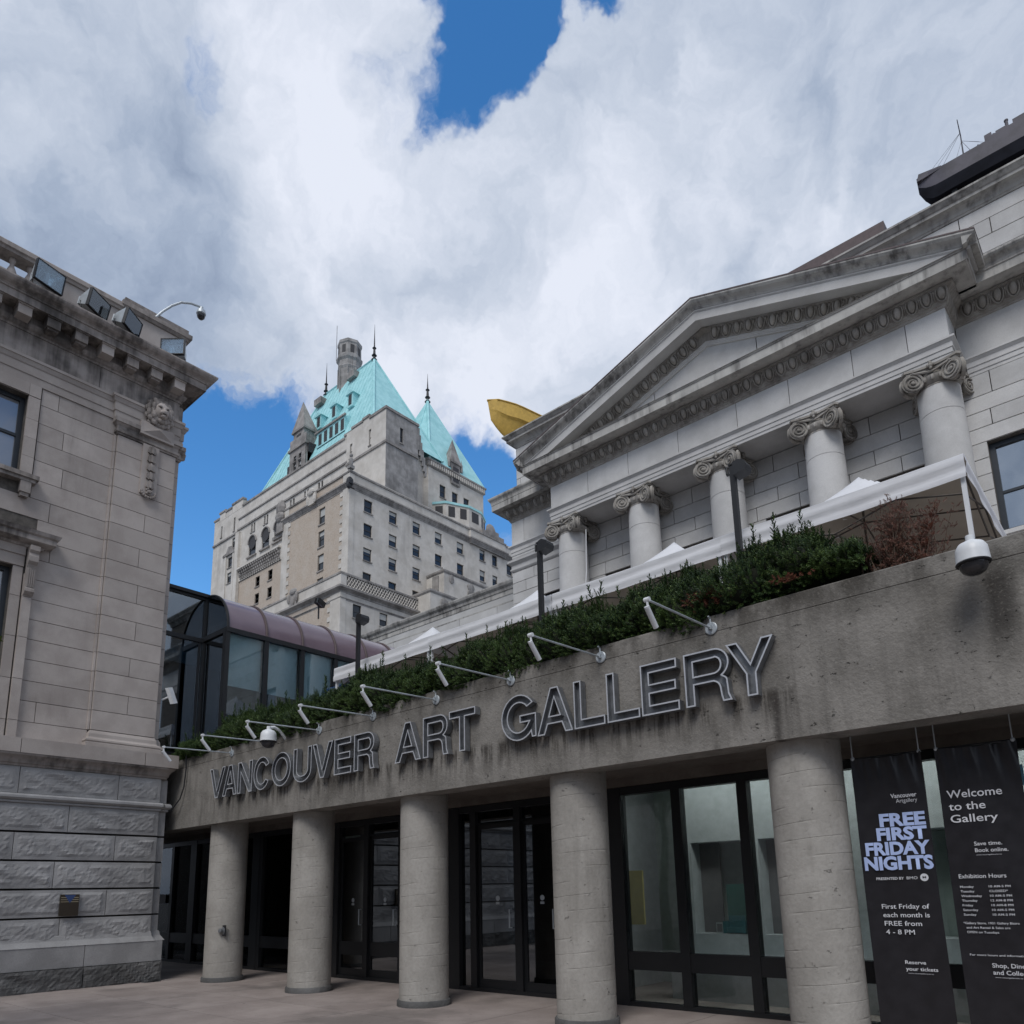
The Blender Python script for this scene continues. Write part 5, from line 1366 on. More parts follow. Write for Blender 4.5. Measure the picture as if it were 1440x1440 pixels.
for i in range(90): rp.append((Vector((-3.60+rng.gauss(0, .11), 7.52+rng.uniform(0, .05), 4.84+rng.gauss(0, .06))), Vector((rng.uniform(-1, 1), -1, rng.uniform(-.6, .6))).normalized(), rng.uniform(.6, 1), rng.uniform(0, 6), rng.randrange(5)))
for i in range(30): rp.append((Vector((-2.68+rng.gauss(0, .10), 7.56, 4.80+rng.gauss(0, .02))), Vector((rng.uniform(-1, 1), -1, rng.uniform(-.6, .6))).normalized(), rng.uniform(.5, .8), rng.uniform(0, 6), rng.randrange(5)))
ro = scatter('dead_patch', protos, rp, M['rust'], hd); ro['label'] = 'rusty red dead patch of the hedge'
# dead brown shrub at the right end
ds = thing('dead_shrub', 'dead brown twiggy shrub at the right end of the green hedge', 'shrub', (-1.6, 8.1, 4.6))
dp = []
br = MB()
for i in range(70):
    x0 = -1.72+rng.uniform(-.22, .30); p = Vector((x0, 8.05+rng.uniform(-.15, .15), 4.58)); pts = [p]
    L = rng.uniform(.40, .85)*(1-.5*max(0, x0+1.72)); dx = rng.uniform(-.18, .22)
    for k in range(4): p = p+Vector((dx*.25+rng.uniform(-.03, .03), rng.uniform(-.04, .04), L/4)); pts.append(p)
    br.tube(pts, .0065, 4, .003)
    for q in pts[1:]:
        for _ in range(9):
            if rng.random() < .8: dp.append((q+Vector((rng.uniform(-.06, .06), rng.uniform(-.06, .06), rng.uniform(-.05, .05))), Vector((rng.uniform(-1, 1), rng.uniform(-1, .3), rng.uniform(0, 1))).normalized(), rng.uniform(.35, .6), rng.uniform(0, 6), rng.randrange(5)))
br.build('twigs', M['bark'], ds); scatter('dead_needles', protos, dp, M['dead'], ds)
dp = []; br = MB(); pth = [Vector((-1.62, 8.0, 4.66)), Vector((-1.52, 8.0, 4.80)), Vector((-1.48, 8.0, 4.95)), Vector((-1.40, 8.0, 5.08)), Vector((-1.36, 8.0, 5.19))]
br.tube(pth, .009, 5, .004); br.build('branch', M['bark'], ds)
for q in pth[1:]:
    for _ in range(16): dp.append((q+Vector((rng.uniform(-.05, .05), rng.uniform(-.05, .05), rng.uniform(-.07, .07))), Vector((rng.uniform(-1, 1), -1, rng.uniform(-.5, 1))).normalized(), rng.uniform(.5, .8), rng.uniform(0, 6), rng.randrange(5)))
scatter('red_needles', protos, dp, M['rust'], ds)
# blue parasol edge behind the hedge
um = thing('blue_parasol', 'dark blue parasol with pale print showing above the hedge beside the glass walkway', 'parasol', (-14.2, 9.9, 4.5))
ub = MB(); apex = Vector((-13.45, 10.6, 6.62)); ringp = [Vector((-13.45+1.15*math.cos(t*math.pi/4+.4), 10.6+1.15*math.sin(t*math.pi/4+.4), 6.12)) for t in range(8)]
for i in range(8): ub.add([apex, ringp[i], ringp[(i+1) % 8]], [(0, 1, 2)]); a, b = ringp[i], ringp[(i+1) % 8]; ub.add([a, b, b+Vector((0, 0, -.16)), a+Vector((0, 0, -.16))], [(0, 1, 2, 3)])
ub.build('canopy', M['bluefab'], um)
MB().tube([(-13.45, 10.6, 4.5), (-13.45, 10.6, 6.6)], .02, 8).build('pole', M['white'], um)
pr = MB()
for i in range(8):
    a, b = ringp[i], ringp[(i+1) % 8]; n_ = Vector(((a+b)/2-Vector((-13.45, 10.6, 6.12)))).normalized()*.004
    for u0, u1, v0, v1 in ((.25, .42, -.10, -.06), (.46, .6, -.12, -.05), (.64, .72, -.10, -.07)):
        pr.add([a+(b-a)*u0+n_+Vector((0, 0, v0)), a+(b-a)*u1+n_+Vector((0, 0, v0)), a+(b-a)*u1+n_+Vector((0, 0, v1)), a+(b-a)*u0+n_+Vector((0, 0, v1))], [(0, 1, 2, 3)])
pr.build('print', M['inkwhite'], um)

# ================================================================== ROOF BOATS
bt = thing('yellow_boat', 'yellow boat sculpture overhanging the left corner of the portico building roof', 'boat', (-15.6, 19.2, 17.9))
def hull(mb, bow, stern, hw_, n=22):
    bow, stern = Vector(bow), Vector(stern); ax = (stern-bow); L = ax.length; ax.normalize(); sd = Vector((-ax.y, ax.x, 0))
    def fn(a, b):
        t = a; w = hw_*min(1, (t/.24))**.42*(1-.2*max(0, (t-.7)/.3)**2)
        s = -1+2*b; q = abs(s)
        zd = 18.62+.42*(1-t)**1.6; zk = 17.72+.55*max(0, 1-t/.16)**1.6; zc = zk+(zd-zk)*.56
        if q < .6: z = zk+(zc-zk)*(q/.6)**1.5; y = w*(.78 if t > .05 else .9)*(q/.6)
        elif q < .64: z = zc+.01; y = w*.92
        else: z = zc+.01+(zd-zc-.01)*((q-.64)/.36); y = w*(.93+.07*(q-.64)/.36)
        rake_ = -.22*((z-17.7)/1.3)*max(0, 1-t*3)
        p = bow+ax*(L*t+rake_)+sd*math.copysign(y, s); return (p.x, p.y, z)
    mb.grid(fn, n, 50)
    return fn
h = MB(); fn = hull(h, (-16.35, 18.15, 0), (-15.15, 21.6, 0), .46)
h.build('hull', M['gold'], bt, smooth=25)
dk = MB(); dk.grid(lambda a, b: tuple(Vector(fn(a, 0))*(1-b)+Vector(fn(a, 1))*b-Vector((0, 0, .05))), 16, 2); dk.build('deck', M['gold'], bt)
MB().tube([tuple(fn(t/14, 0)) for t in range(15)], .03, 6).tube([tuple(fn(t/14, 1)) for t in range(15)], .03, 6).build('gunwale', M['gold'], bt)
MB().obox((-15.55, 20.4, 18.65), (.25, 0, 0), (.12, .35, 0), (0, 0, .14)).build('cabin', M['gold'], bt)
MB().tube([(-15.75, 19.8, 18.5), (-15.75, 19.8, 19.05)], .012, 5).build('mast', M['truss'], bt)
MB().box(-16.2, -15.6, 19.0, 19.15, 17.55, 17.95).box(-15.9, -15.2, 20.7, 20.85, 17.55, 17.95).build('cradle', M['truss'], bt)
sh = thing('dark_ship', 'long charcoal cargo ship sculpture with rigged mast on the roof at upper right', 'ship', (0, 19.0, 18.2))
def ship_fn(a, b):
    x = -2.50+5.6*a; t = min(1, a/.13); w = .22*math.sin(t*math.pi/2)**.6*(1 if a < .9 else 1-.5*((a-.9)/.1)**2)
    s = -1+2*b; zk = 18.27+.50*max(0, 1-a/.10)**3; zt = 19.03+.22*max(0, 1-a/.12)**1.5
    q = abs(s)
    z = zk if q < .5 else zk+(zt-zk)*((q-.5)/.5)
    y = 19.15+math.copysign(w*(min(1, q/.45)) if q < .5 else w, s)
    xx = x-(.03*(z-18.3) if a < .05 else 0)
    return (xx, y, z)
upm = MB().grid(lambda a, b: ship_fn(a, .14*b), 60, 4).grid(lambda a, b: ship_fn(a, .86+.14*b), 60, 4)
lowm = MB().grid(lambda a, b: ship_fn(a, .14+.72*b), 60, 18)
upm.build('hull', M['ship'], sh, smooth=30); lowm.build('hull_bottom', M['ship_dark'], sh, smooth=30)
s = MB(); s.prism([(-2.5, -.05), (-2.35, -.36), (-2.0, -.42), (3.0, -.42), (3.0, .42), (-2.0, .42), (-2.35, .36), (-2.5, .05)], lambda u, v, q: (u, 19.15+v*.5, q), 19.0, 19.02); s.build('deck', M['ship'], sh, fix=True)
s = MB(); s.prism([(-2.51, 19.03), (-1.95, 19.03), (-1.95, 19.12), (-2.2, 19.17), (-2.45, 19.22)], lambda u, v, q: (u, q, v), 19.0, 19.3); s.build('forecastle', M['ship'], sh, fix=True)
s = MB(); s.box(-1.0, -.85, 18.94, 19.35, 19.02, 19.20).box(-.85, 3.0, 18.95, 19.35, 19.02, 19.12).box(-.77, -.55, 18.97, 19.3, 19.12, 19.18).box(-.42, .6, 18.95, 19.35, 19.12, 19.22); s.build('superstructure', M['ship'], sh)
MB().lathe([(.035, 19.1), (.035, 19.34), (.045, 19.35), (.045, 19.38), (0, 19.38)], (-.54, 19.05, 0), 12, caps=False).tube([(-.80, 19.1, 19.1), (-.80, 19.1, 19.25), (-.84, 19.1, 19.26)], .015, 5).build('funnel', M['ship'], sh)
MB().tube([(-1.48, 19.2, 19.02), (-1.47, 19.2, 19.8), (-1.47, 19, 20.12)], .018, 6, .009).build('mast', M['ship'], sh)
rg = MB()
for e_ in ((-2.45, 19.2, 19.1), (-2.25, 19.2, 19.1), (-2.0, 19.1, 19.05), (-1.62, 19.0, 19.05), (-1.3, 19.0, 19.05), (-1.25, 19.2, 19.05), (-1.12, 19.2, 19.35), (-.9, 19.2, 19.15)): rg.tube([(-1.47, 19.2, 19.9 if e_[0] < -1.9 else 19.65), e_], .004, 4)
rg.tube([(-1.40, 19.2, 19.04), (-1.15, 19.2, 19.30)], .009, 5).tube([(-1.55, 19.2, 19.1), (-1.84, 19.2, 19.25)], .009, 5)
rg.build('rigging', M['ship'], sh)
MB().box(-1.82, -1.70, 19.0, 19.3, 17.75, 18.28).box(1.2, 1.35, 19.1, 19.5, 17.85, 18.28).build('support', M['blackmetal'], sh)

# ================================================================== BANNERS
FNT = None
def txt(body, x, z, size, mat, parent, y, name='lettering', align='LEFT', bold=0.0, sx=1.0, space=1.0, lead=1.0):
    cu = bpy.data.curves.new('t', 'FONT'); cu.body = body; cu.size = size; cu.align_x = align; cu.offset = bold*size; cu.space_character = space; cu.space_line = lead
    cu.resolution_u = 3
    ob = bpy.data.objects.new('t', cu); col.objects.link(ob)
    dg = bpy.context.evaluated_depsgraph_get(); dg.update()
    me = bpy.data.meshes.new_from_object(ob.evaluated_get(dg))
    bpy.data.objects.remove(ob); bpy.data.curves.remove(cu)
    me.transform(Matrix(((sx, 0, 0, x), (0, 0, -1, y), (0, 1, 0, z), (0, 0, 0, 1))))
    me.materials.clear(); me.materials.append(mat); me.name = name
    return link(name, me, parent)
BY = 8.10
def bfold(u, z, ph):
    top = max(0, (z-2.50)/.42)+max(0, min(1, (z-1.9)/.6))*max(0, .42-(u-(-2.425 if ph < 1 else -1.655))/.66)*1.1*(z < 2.6)
    return .030*top**.8*(abs(math.sin(u*13+ph+top*.8))**.6*1.6-.8+.5*math.sin(u*29+ph*2+top*3))+.008*math.sin(u*6+ph+z*1.5)
def banner(x0, x1, ph, label):
    t = thing('hanging_banner', label, 'banner', ((x0+x1)/2, BY, .1))
    nu, nv = 44, 50
    def fn(a, b):
        z = .18+(2.90-.18)*b; edge = .015*math.sin(z*2.1+ph)
        pin = .02*max(0, (z-2.7)/.2)*math.sin(a*math.pi)
        return (x0+(x1-x0)*a+edge*.3, BY-bfold(a, z, ph), z-pin)
    MB().grid(fn, nu, nv).build('sheet', M['vinyl'], t, smooth=True)
    for x in (x0+.02, x1-.02): MB().tube([(x, BY, 2.88), (x, BY, 3.28)], .006, 5).ball((x, BY, 2.90), .02, .02, .02, 8, 6).build('hanger', M['galv'], t)
    MB().tube([(x0, BY+.01, 2.90), (x1, BY+.01, 2.90)], .010, 6).build('top_rod', M['blackmetal'], t)
    return t
b1 = banner(-2.425, -1.765, .4, 'black hanging banner printed FREE FIRST FRIDAY NIGHTS in pale blue letters')
b2 = banner(-1.655, -.985, 2.1, 'black hanging banner printed Welcome to the Gallery with exhibition hours')
ty = BY-.014
# target: real widths of each line are matched by stretching the outlines
def line(body, x0, x1, z, cap, mat, parent, bold=0.0, y=ty):
    o = txt(body, 0, 0, 1.0, mat, parent, 0, bold=bold)
    me = o.data; xs_ = [v.co.x for v in me.vertices]; zs_ = [v.co.z for v in me.vertices]
    ref = txt('H', 0, 0, 1.0, mat, parent, 0); hz_ = max(v.co.z for v in ref.data.vertices); bpy.data.objects.remove(ref)
    mn, mx = min(xs_), max(xs_); sx = (x1-x0)/(mx-mn); sz = cap/hz_
    me.transform(Matrix(((sx, 0, 0, x0-mn*sx), (0, 1, 0, y), (0, 0, sz, z), (0, 0, 0, 1))))
    return o
bl = M['inkblue']; iw = M['inkwhite']
line('Vancouver', -2.085, -1.85, 2.465, .040, iw, b1, .02); line('Artgallery', -2.04, -1.85, 2.415, .038, iw, b1, -.005)
line('FREE', -2.215, -1.80, 2.195, .115, bl, b1, .044)
line('FIRST', -2.255, -1.80, 2.060, .112, bl, b1, .044)
line('FRIDAY', -2.375, -1.79, 1.918, .115, bl, b1, .044)
line('NIGHTS', -2.40, -1.78, 1.775, .118, bl, b1, .044)
line('PRESENTED BY', -2.305, -2.055, 1.675, .024, iw, b1, .015); line('BMO', -2.03, -1.935, 1.675, .026, iw, b1, 0)
MB().lathe([(0, 0), (.036, 0)], (-1.875, ty, 1.69), 20, 'Y', caps=False).build('round_logo', iw, b1)
line('M', -1.89, -1.86, 1.682, .018, M['vinyl'], b1, .03, ty-.002)
for i, (s_, w_) in enumerate((('First Friday of', .42), ('each month is', .41), ('FREE from', .33), ('4 - 8 PM', .255))):
    line(s_, -2.285+.004*i, -2.285+.004*i+w_, 1.40-.080*i, .043, iw, b1, .008)
line('Reserve', -2.135, -1.955, .888, .032, iw, b1, .012); line('your tickets', -2.135, -1.86, .828, .032, iw, b1, .012)
line('www.vanartgallery.bc.ca', -2.12, -1.90, .80, .009, iw, b1)
line('Welcome', -1.592, -1.145, 2.415, .072, iw, b2, .008); line('to the', -1.588, -1.29, 2.30, .070, iw, b2, .008); line('Gallery', -1.588, -1.205, 2.185, .070, iw, b2, .008)
line('Save time.', -1.425, -1.205, 1.965, .034, iw, b2, .008); line('Book online.', -1.425, -1.165, 1.905, .034, iw, b2, .008)
line('www.vanartgallery.bc.ca', -1.42, -1.22, 1.875, .009, iw, b2)
line('Exhibition Hours', -1.586, -1.21, 1.672, .036, iw, b2, .008)
for i, (d_, h_, w_) in enumerate((('Monday', '10 AM-5 PM', .11), ('Tuesday', 'CLOSED*', .11), ('Wednesday', '10 AM-5 PM', .165), ('Thursday', '12 AM-8 PM', .125), ('Friday', '10 AM-8 PM', .085), ('Saturday', '10 AM-5 PM', .12), ('Sunday', '10 AM-5 PM', .10))):
    line(d_, -1.587, -1.587+w_, 1.586-.0415*i, .019, iw, b2, .006); line(h_, -1.358, -1.19 if i != 1 else -1.215, 1.586-.0415*i, .019, iw, b2, .006)
line('*Gallery Store, 1931 Gallery Bistro', -1.60, -1.165, 1.262, .019, iw, b2, .004); line('and Art Rental & Sales are', -1.58, -1.24, 1.222, .019, iw, b2, .004); line('OPEN on Tuesdays', -1.58, -1.33, 1.182, .019, iw, b2, .004)
line('For more hours and information', -1.583, -1.14, .985, .017, iw, b2, .004)
line('Shop, Dine', -1.42, -1.17, .888, .036, iw, b2, .010); line('and Collect', -1.42, -1.15, .828, .036, iw, b2, .010)
line('www.vanartgallery.bc.ca', -1.41, -1.20, .80, .009, iw, b2)
tg = thing('blue_tag', 'small pale blue tag hanging in the dark glazing right of the welcome banner', 'tag', (-.98, 8.7, 2.6)); MB().box(-1.15, -1.02, 8.60, 8.605, 2.53, 2.73).build('card', M['cyan'], tg)

# ================================================================== CHATEAU HOTEL IN THE DISTANCE
K = .727
def hs(x, y, z): return (x*K, y*K, 1.65+(z-1.65)*K)
ht = thing('chateau_hotel', 'tall pale stone and tan brick chateau-style hotel with steep green copper roofs in the distance', 'hotel', hs(-175, 125, 1.65))
def hb(mb, name, m, smooth=False, parent=None, fix=False, label=None): return mb.xf(hs).build(name, m, parent or ht, smooth, label, fix)
WIN = {}
def hwin(axis, face, u0, u1, z0, z1, sgn, blind=0):
    """recessed sash window; returns the hole"""
    w, h = u1-u0, z1-z0; key = (axis, sgn, round(w, 1), round(h, 1), blind)
    if key not in WIN:
        f = MB(); p = MB(); t = .16
        def B(mb, a, b, c, d, e0, e1):
            return mb.box(-sgn*e0, -sgn*e1, a, b, c, d) if axis == 'X' else mb.box(a, b, -sgn*e0, -sgn*e1, c, d)
        B(f, 0, t, 0, h, .35, .6); B(f, w-t, w, 0, h, .35, .6); B(f, t, w-t, h-t, h, .35, .6); B(f, t, w-t, 0, t, .35, .6); B(f, t, w-t, h*.5-.1, h*.5+.1, .35, .55)
        B(p, t, w-t, t, h-t, .46, .50)
        bl = MB(); B(bl, t, w-t, h*(.5 if blind == 1 else .72), h-t, .42, .44)
        if axis == 'X': sill = MB().box(sgn*-.3, sgn*.25, -.15, w+.15, -.35, -.02)
        else: sill = MB().box(-.15, w+.15, -sgn*.3, sgn*.25, -.35, -.02)
        WIN[key] = [q.mesh(n_, m_) for q, n_, m_ in ((f, 'window_mesh', M['hdark_f']), (p, 'pane_mesh', M['hglass']), (bl, 'blind_mesh', M['hblind']), (sill, 'sill_mesh', M['hdark']))]
    a, b, c, d = WIN[key]
    loc = hs(face, u0, z0) if axis == 'X' else hs(u0, face, z0)
    o = link('window', a, ht, None, loc, (K, K, K))
    for me, n_ in ((b, 'pane'), (c, 'blind'), (d, 'sill')):
        if n_ == 'blind' and not blind: continue
        k = bpy.data.objects.new(n_, me); col.objects.link(k); k.parent = o
    return (u0, u1, z0, z1)
M['hdark_f'] = M['hframe']
rnd = random.Random(9)
def hwall(axis, face, sgn, u0, u1, z0, z1, m, wins_, name='wall'):
    holes = [hwin(axis, face, *w, sgn, rnd.choice((0, 1, 2))) for w in wins_]
    g = wall_grid(axis, face, -sgn*.65, u0, u1, z0, z1, holes)
    hb(g, name, m)
# A. projecting wing: brick front, stone side
XC, Y0 = -150.5, 110
fw_ = [(-164.1, -161.3, 100.6, 105.4), (-164.1, -161.3, 93.9, 98.6), (-164.1, -161.3, 87.0, 91.7), (-164.1, -161.3, 80.3, 84.9)]
hwall('Y', Y0, -1, -179.0, -153.2, 60, 106.4, M['brick'], fw_, 'brick_wall')
q = MB(); q.box(-182, -179, Y0-.15, Y0+2, 60, 112); q.box(-153.2, XC+.1, Y0-.15, Y0+1.5, 60, 112)
hb(q, 'corner_strip', M['hstone'])
for i in range(24):      # toothed quoins
    z = 76+i*1.27
    for x0, x1 in ((-154.4, -153.2), (-179, -177.9)):
        if i % 2: hb(MB().box(x0, x1, Y0-.17, Y0+.1, z, z+1.2), 'quoin', M['hstone'])
hb(MB().box(-182, XC-.1, Y0+.02, Y0+3, 106.4, 111.5), 'frieze_wall', M['brick'])
rowz = [(101.8, 105.4), (94.9, 98.45), (87.9, 91.5), (81.0, 84.55), (74, 77.6)]
cy_ = [116.2, 124.8, 133.4, 142.0, 151.0, 173.6]
sw = [(c-1.4, c+1.4, a, b) for c in cy_ for a, b in rowz]+[(c-1.2, c+1.2, a+.9, b+1.0) for c in (160.7, 166.5) for a, b in rowz]
hwall('X', XC, 1, Y0-.1, 200, 60, 112, M['hstone'], sw, 'side_wall')
hb(MB().box(-182, XC-.7, Y0+2, 200, 60, 111), 'wing_mass', M['hstone'])
path = [(-182, Y0), (XC, Y0), (XC, 154.8), (XC+.7, 155), (XC+.7, 171), (XC, 171.2), (XC, 200)]
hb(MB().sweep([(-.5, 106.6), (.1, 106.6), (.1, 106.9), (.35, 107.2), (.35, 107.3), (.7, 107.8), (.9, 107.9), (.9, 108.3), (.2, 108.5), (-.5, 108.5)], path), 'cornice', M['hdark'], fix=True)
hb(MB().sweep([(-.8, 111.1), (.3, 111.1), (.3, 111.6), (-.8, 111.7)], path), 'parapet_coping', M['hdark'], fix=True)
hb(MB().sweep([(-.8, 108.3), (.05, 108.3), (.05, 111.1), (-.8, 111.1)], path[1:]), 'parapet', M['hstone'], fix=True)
hb(MB().box(XC-.2, XC+.9, 154.9, 171.1, 60, 106.5), 'shallow_bay', M['hstone']) if 0 else None
# corner gargoyle block and statue, cartouche and crest on the parapet
hb(MB().ball((XC, Y0, 108.3), 1.0, 1.0, 1.5, 8, 6).ball((XC+.5, Y0-.7, 106.9), .6, .6, 1.0, 8, 6).box(XC-.2, XC+1.2, Y0-1.0, Y0+.2, 107.3, 108.2), 'gargoyle', M['blackmetal'])
hb(MB().ball((XC+.1, Y0+.2, 114.2), .55, .55, 1.5, 8, 6).ball((XC+.1, Y0+.2, 116.1), .5, .5, .6, 8, 6).box(XC-.6, XC+.8, Y0-.5, Y0+.9, 112.1, 113.0), 'statue', M['htower'])
c_ = MB().box(-168, -165.3, Y0-1.0, Y0+.2, 107.5, 111.0).ball((-166.6, Y0-1.2, 111.2), 1.7, .5, 1.0, 8, 5).ball((-168.2, Y0-1, 109), .6, .5, 1.6, 6, 5).ball((-165, Y0-1, 109), .6, .5, 1.6, 6, 5)
hb(c_, 'cartouche', M['hstone'])
c_ = MB().ball((-183, Y0-.3, 112.6), 1.9, 1.2, 2.6, 8, 6).ball((-183, Y0-.6, 109.8), 2.1, 1.0, 1.6, 8, 6).box(-184.6, -181.4, Y0-.6, Y0+1, 105, 109)
hb(c_, 'roof_lion_crest', M['hdark'])
hb(MB().box(-188, -181.5, Y0+.2, Y0+.9, 104.2, 105.2).ball((-184.6, Y0, 105.6), 1.5, .6, .7, 8, 5), 'window_hood', M['hdark'])
# B. lower balustraded block in front
bx, by = -144.9, 104.0
hwall('Y', by, -1, -186, -149.0, 50, 74.2, M['brick'], [], 'brick_wall')
hb(MB().box(-149.0, bx+.1, by-.15, by+1.5, 50, 74.2), 'corner_strip', M['hstone'])
for i in range(14):
    if i % 2: hb(MB().box(-150.1, -149.0, by-.17, by+.1, 56+i*1.27, 57.2+i*1.27), 'quoin', M['hstone'])
hwall('X', bx, 1, by-.1, 131.5, 50, 74.2, M['hstone'], [(107.7, 110.3, 68.5, 72.1), (116.1, 118.7, 68.5, 72.1), (124.5, 127.1, 68.5, 72.1)], 'side_wall')
hb(MB().box(-186, bx-.7, by+.7, 131, 50, 75), 'block_mass', M['hstone'])
path = [(-186, by), (bx, by), (bx, 131.5), (bx-6, 131.5)]
hb(MB().sweep([(-.5, 71.9+.4), (.05, 72.3), (.05, 72.6), (.25, 72.7), (.25, 72.9), (-.5, 72.9)], path), 'string_course', M['hdark'], fix=True)
hb(MB().sweep([(-.5, 74.1), (.15, 74.1), (.15, 74.5), (.4, 74.7), (.9, 75.0), (1.1, 75.1), (1.1, 75.6), (.4, 75.9), (-.5, 75.9)], path), 'cornice', M['hdark'], fix=True)
hb(MB().box(-186, bx, by-.1, by+.9, 75.9, 78.9).box(bx-1.1, bx+.15, by-.15, by+1.6, 75.9, 79.1), 'parapet', M['hstone'])
hb(MB().sweep([(-.7, 78.9), (.3, 78.9), (.3, 79.4), (-.7, 79.5)], path), 'coping', M['hdark'], fix=True)
hb(MB().box(bx-.5, bx-.4, by+1.6, 131, 76, 79), 'balustrade_backing', M['hdark'])
lat = MB()
for i in range(34):
    y = by+1.9+i*.86
    lat.tube([(bx+.05, y, 76.0), (bx+.05, y+.86, 77.4), (bx+.05, y, 78.9)], .13, 4).tube([(bx+.05, y+.86, 76.0), (bx+.05, y, 77.4), (bx+.05, y+.86, 78.9)], .13, 4)
hb(lat, 'pierced_balustrade', M['hstone'])
c_ = MB().box(-166.6, -163.6, by-.5, by+.4, 75.5, 79.4).ball((-165.1, by-.5, 79.8), 1.8, .5, .9, 8, 5).ball((-166.9, by-.6, 78), .5, .5, 1.4, 6, 5).ball((-163.3, by-.6, 78), .5, .5, 1.4, 6, 5).ball((-165.1, by-.7, 77), .9, .3, 1.3, 8, 6)
hb(c_, 'cartouche', M['hdark'])
# side bays with curved parapets on the stone side
def ystep(y0, y1, x, z, rise, name, m, thick=.7):
    pts = [(y0, 60), (y1, 60), (y1, z)]+[(y0+(y1-y0)*(1-i/8), z+rise*math.sin(math.pi*i/8)**2) for i in range(1, 8)]+[(y0, z)]
    hb(MB().prism(pts, lambda u, v, w: (w, u, v), x, x-thick), name, m, fix=True)
hwall('X', -143.6, 1, 137.6, 156, 60, 89.6, M['hstone'], [(147.0, 149.6, 82.5, 86.0)], 'bay_wall')
hb(MB().box(XC, -144.2, 137.6, 156, 60, 89.4).box(XC, -143.55, 137.5, 138.2, 60, 90.2), 'bay_mass', M['hstone'])
hb(MB().sweep([(-.5, 89.4), (.1, 89.4), (.35, 89.8), (.35, 90.3), (-.5, 90.4)], [(XC, 137.5), (-143.6, 137.5), (-143.6, 156)]), 'coping', M['hdark'], fix=True)
hb(MB().ball((-143.5, 140.5, 88.2), .3, 1.0, 1.4, 8, 6).ball((-143.5, 148.3, 88.0), .3, 1.5, 1.2, 8, 6).box(-148.0, -145.6, 137.2, 137.5, 84.5, 89), 'bay_ornament', M['hdark'])
hb(MB().lathe([(.0, 0), (1.35, 0), (1.35, .4), (0, .4)], (-143.6, 148.3, 86.0), 14, 'X', caps=False), 'arch_head', M['hdark'])
hb(MB().box(XC, -139.9, 129.0, 140, 60, 80.2), 'bay_mass', M['hstone'])
hb(MB().sweep([(-.5, 80.0), (.1, 80.0), (.35, 80.4), (.35, 80.9), (-.5, 81.0)], [(XC, 129.0), (-139.9, 129.0), (-139.9, 140)]), 'coping', M['hdark'], fix=True)
hb(MB().box(-139.85, -139.6, 131.0, 133.2, 71, 74.5).box(-139.85, -139.6, 135.5, 137.2, 71, 74.5), 'dark_openings', M['hframe'])
hb(MB().ball((-139.8, 134.2, 78.2), .3, 1.5, 1.6, 8, 6), 'bay_ornament', M['hdark'])
# C. main slab and towers behind
YM = 123.5
XT = -152.0
lw_ = [(-220.6, -217.9, 103.2, 106.8), (-212.8, -210.1, 103.2, 106.8), (-220.6, -217.9, 97.1, 100.7), (-212.8, -210.1, 97.1, 100.7), (-220.6, -217.9, 91, 94.6), (-212.8, -210.1, 91, 94.6)]
pw = []
for x in (-223.4, -215.2, -207.6, -199.6, -191.6, -184.0):
    for dx in (-1.35, .35): pw.append((x+dx, x+dx+1.05, 124.4, 127.5))
aw = [(x-2.3, x+2.3, 115.5, 120.3) for x in (-223.2, -214.8, -207.3)]
dwn = [(-239.6, -236.6, 115.8, 119.7), (-239.6, -236.6, 109.9, 113.9), (-239.6, -236.6, 103.5, 108.5), (-246.0, -245.0, 129.7, 134.2), (-237.0, -235.9, 129.2, 134.4), (-237.3, -235.3, 122.5, 126.5)]
hwall('Y', YM, -1, -251, XT, 108.3, 136.6, M['hstone'], pw+aw+[w for w in dwn if w[2] > 108.3], 'front_wall')
hwall('Y', YM, -1, -251, -231.5, 60, 108.3, M['hstone'], [(-239.6, -236.6, 97, 101)], 'front_wall')
hwall('Y', YM+.3, -1, -231.5, -182, 60, 108.3, M['brick'], lw_, 'brick_wall')
hb(MB().box(-251, XT-.7, YM+.7, 134, 60, 136).box(-251, -162, YM+.7, 152, 60, 136), 'main_mass', M['hstone'])
hb(MB().box(-233.6, -231.4, YM-.9, YM+.2, 60, 127), 'pilaster_strip', M['hstone'])
hb(MB().box(-241.5, -240.3, YM-.4, YM+.2, 60, 121).box(-235.9, -234.8, YM-.4, YM+.2, 60, 121), 'pilaster_strip', M['hstone'])
for x in (-223.2, -214.8, -207.3):       # arched heads over the three tall windows
    hb(MB().lathe([(0, 0), (2.3, 0), (2.3, .5), (0, .5)], (x, YM-.1, 120.3), 18, 'Y', caps=False), 'arch_window_head', M['hframe'])
    hb(MB().tube([(x+2.5*math.cos(R(t)), YM-.25, 120.3+2.6*math.sin(R(t))) for t in range(0, 181, 15)], .28, 6).box(x-3, x+3, YM-.6, YM+.1, 114.9, 115.4), 'arch_moulding', M['hdark'])
cb = MB()                                  # machicolated corbel table
for r_ in range(4):
    for i in range(19):
        x = -230.6+i*1.33+(.66 if r_ % 2 else 0)
        cb.box(x, x+.72, YM-.9+.18*r_, YM+.1, 111.6-r_*1.0, 112.35-r_*1.0)
hb(cb, 'corbel_table', M['hdark'])
hb(MB().box(-231.4, -205, YM-1.0, YM+.1, 112.4, 113.0), 'corbel_shelf', M['hstone'])
hb(MB().prism([(-242.5, 120.5), (-232.9, 120.5), (-232.9, 121.2), (-235.5, 121.5), (-236.6, 123.4), (-238.9, 123.6), (-240, 121.6), (-242.5, 121.2)], lambda u, v, w: (u, w, v), YM-.6, YM), 'window_pediment', M['hdark'], fix=True)
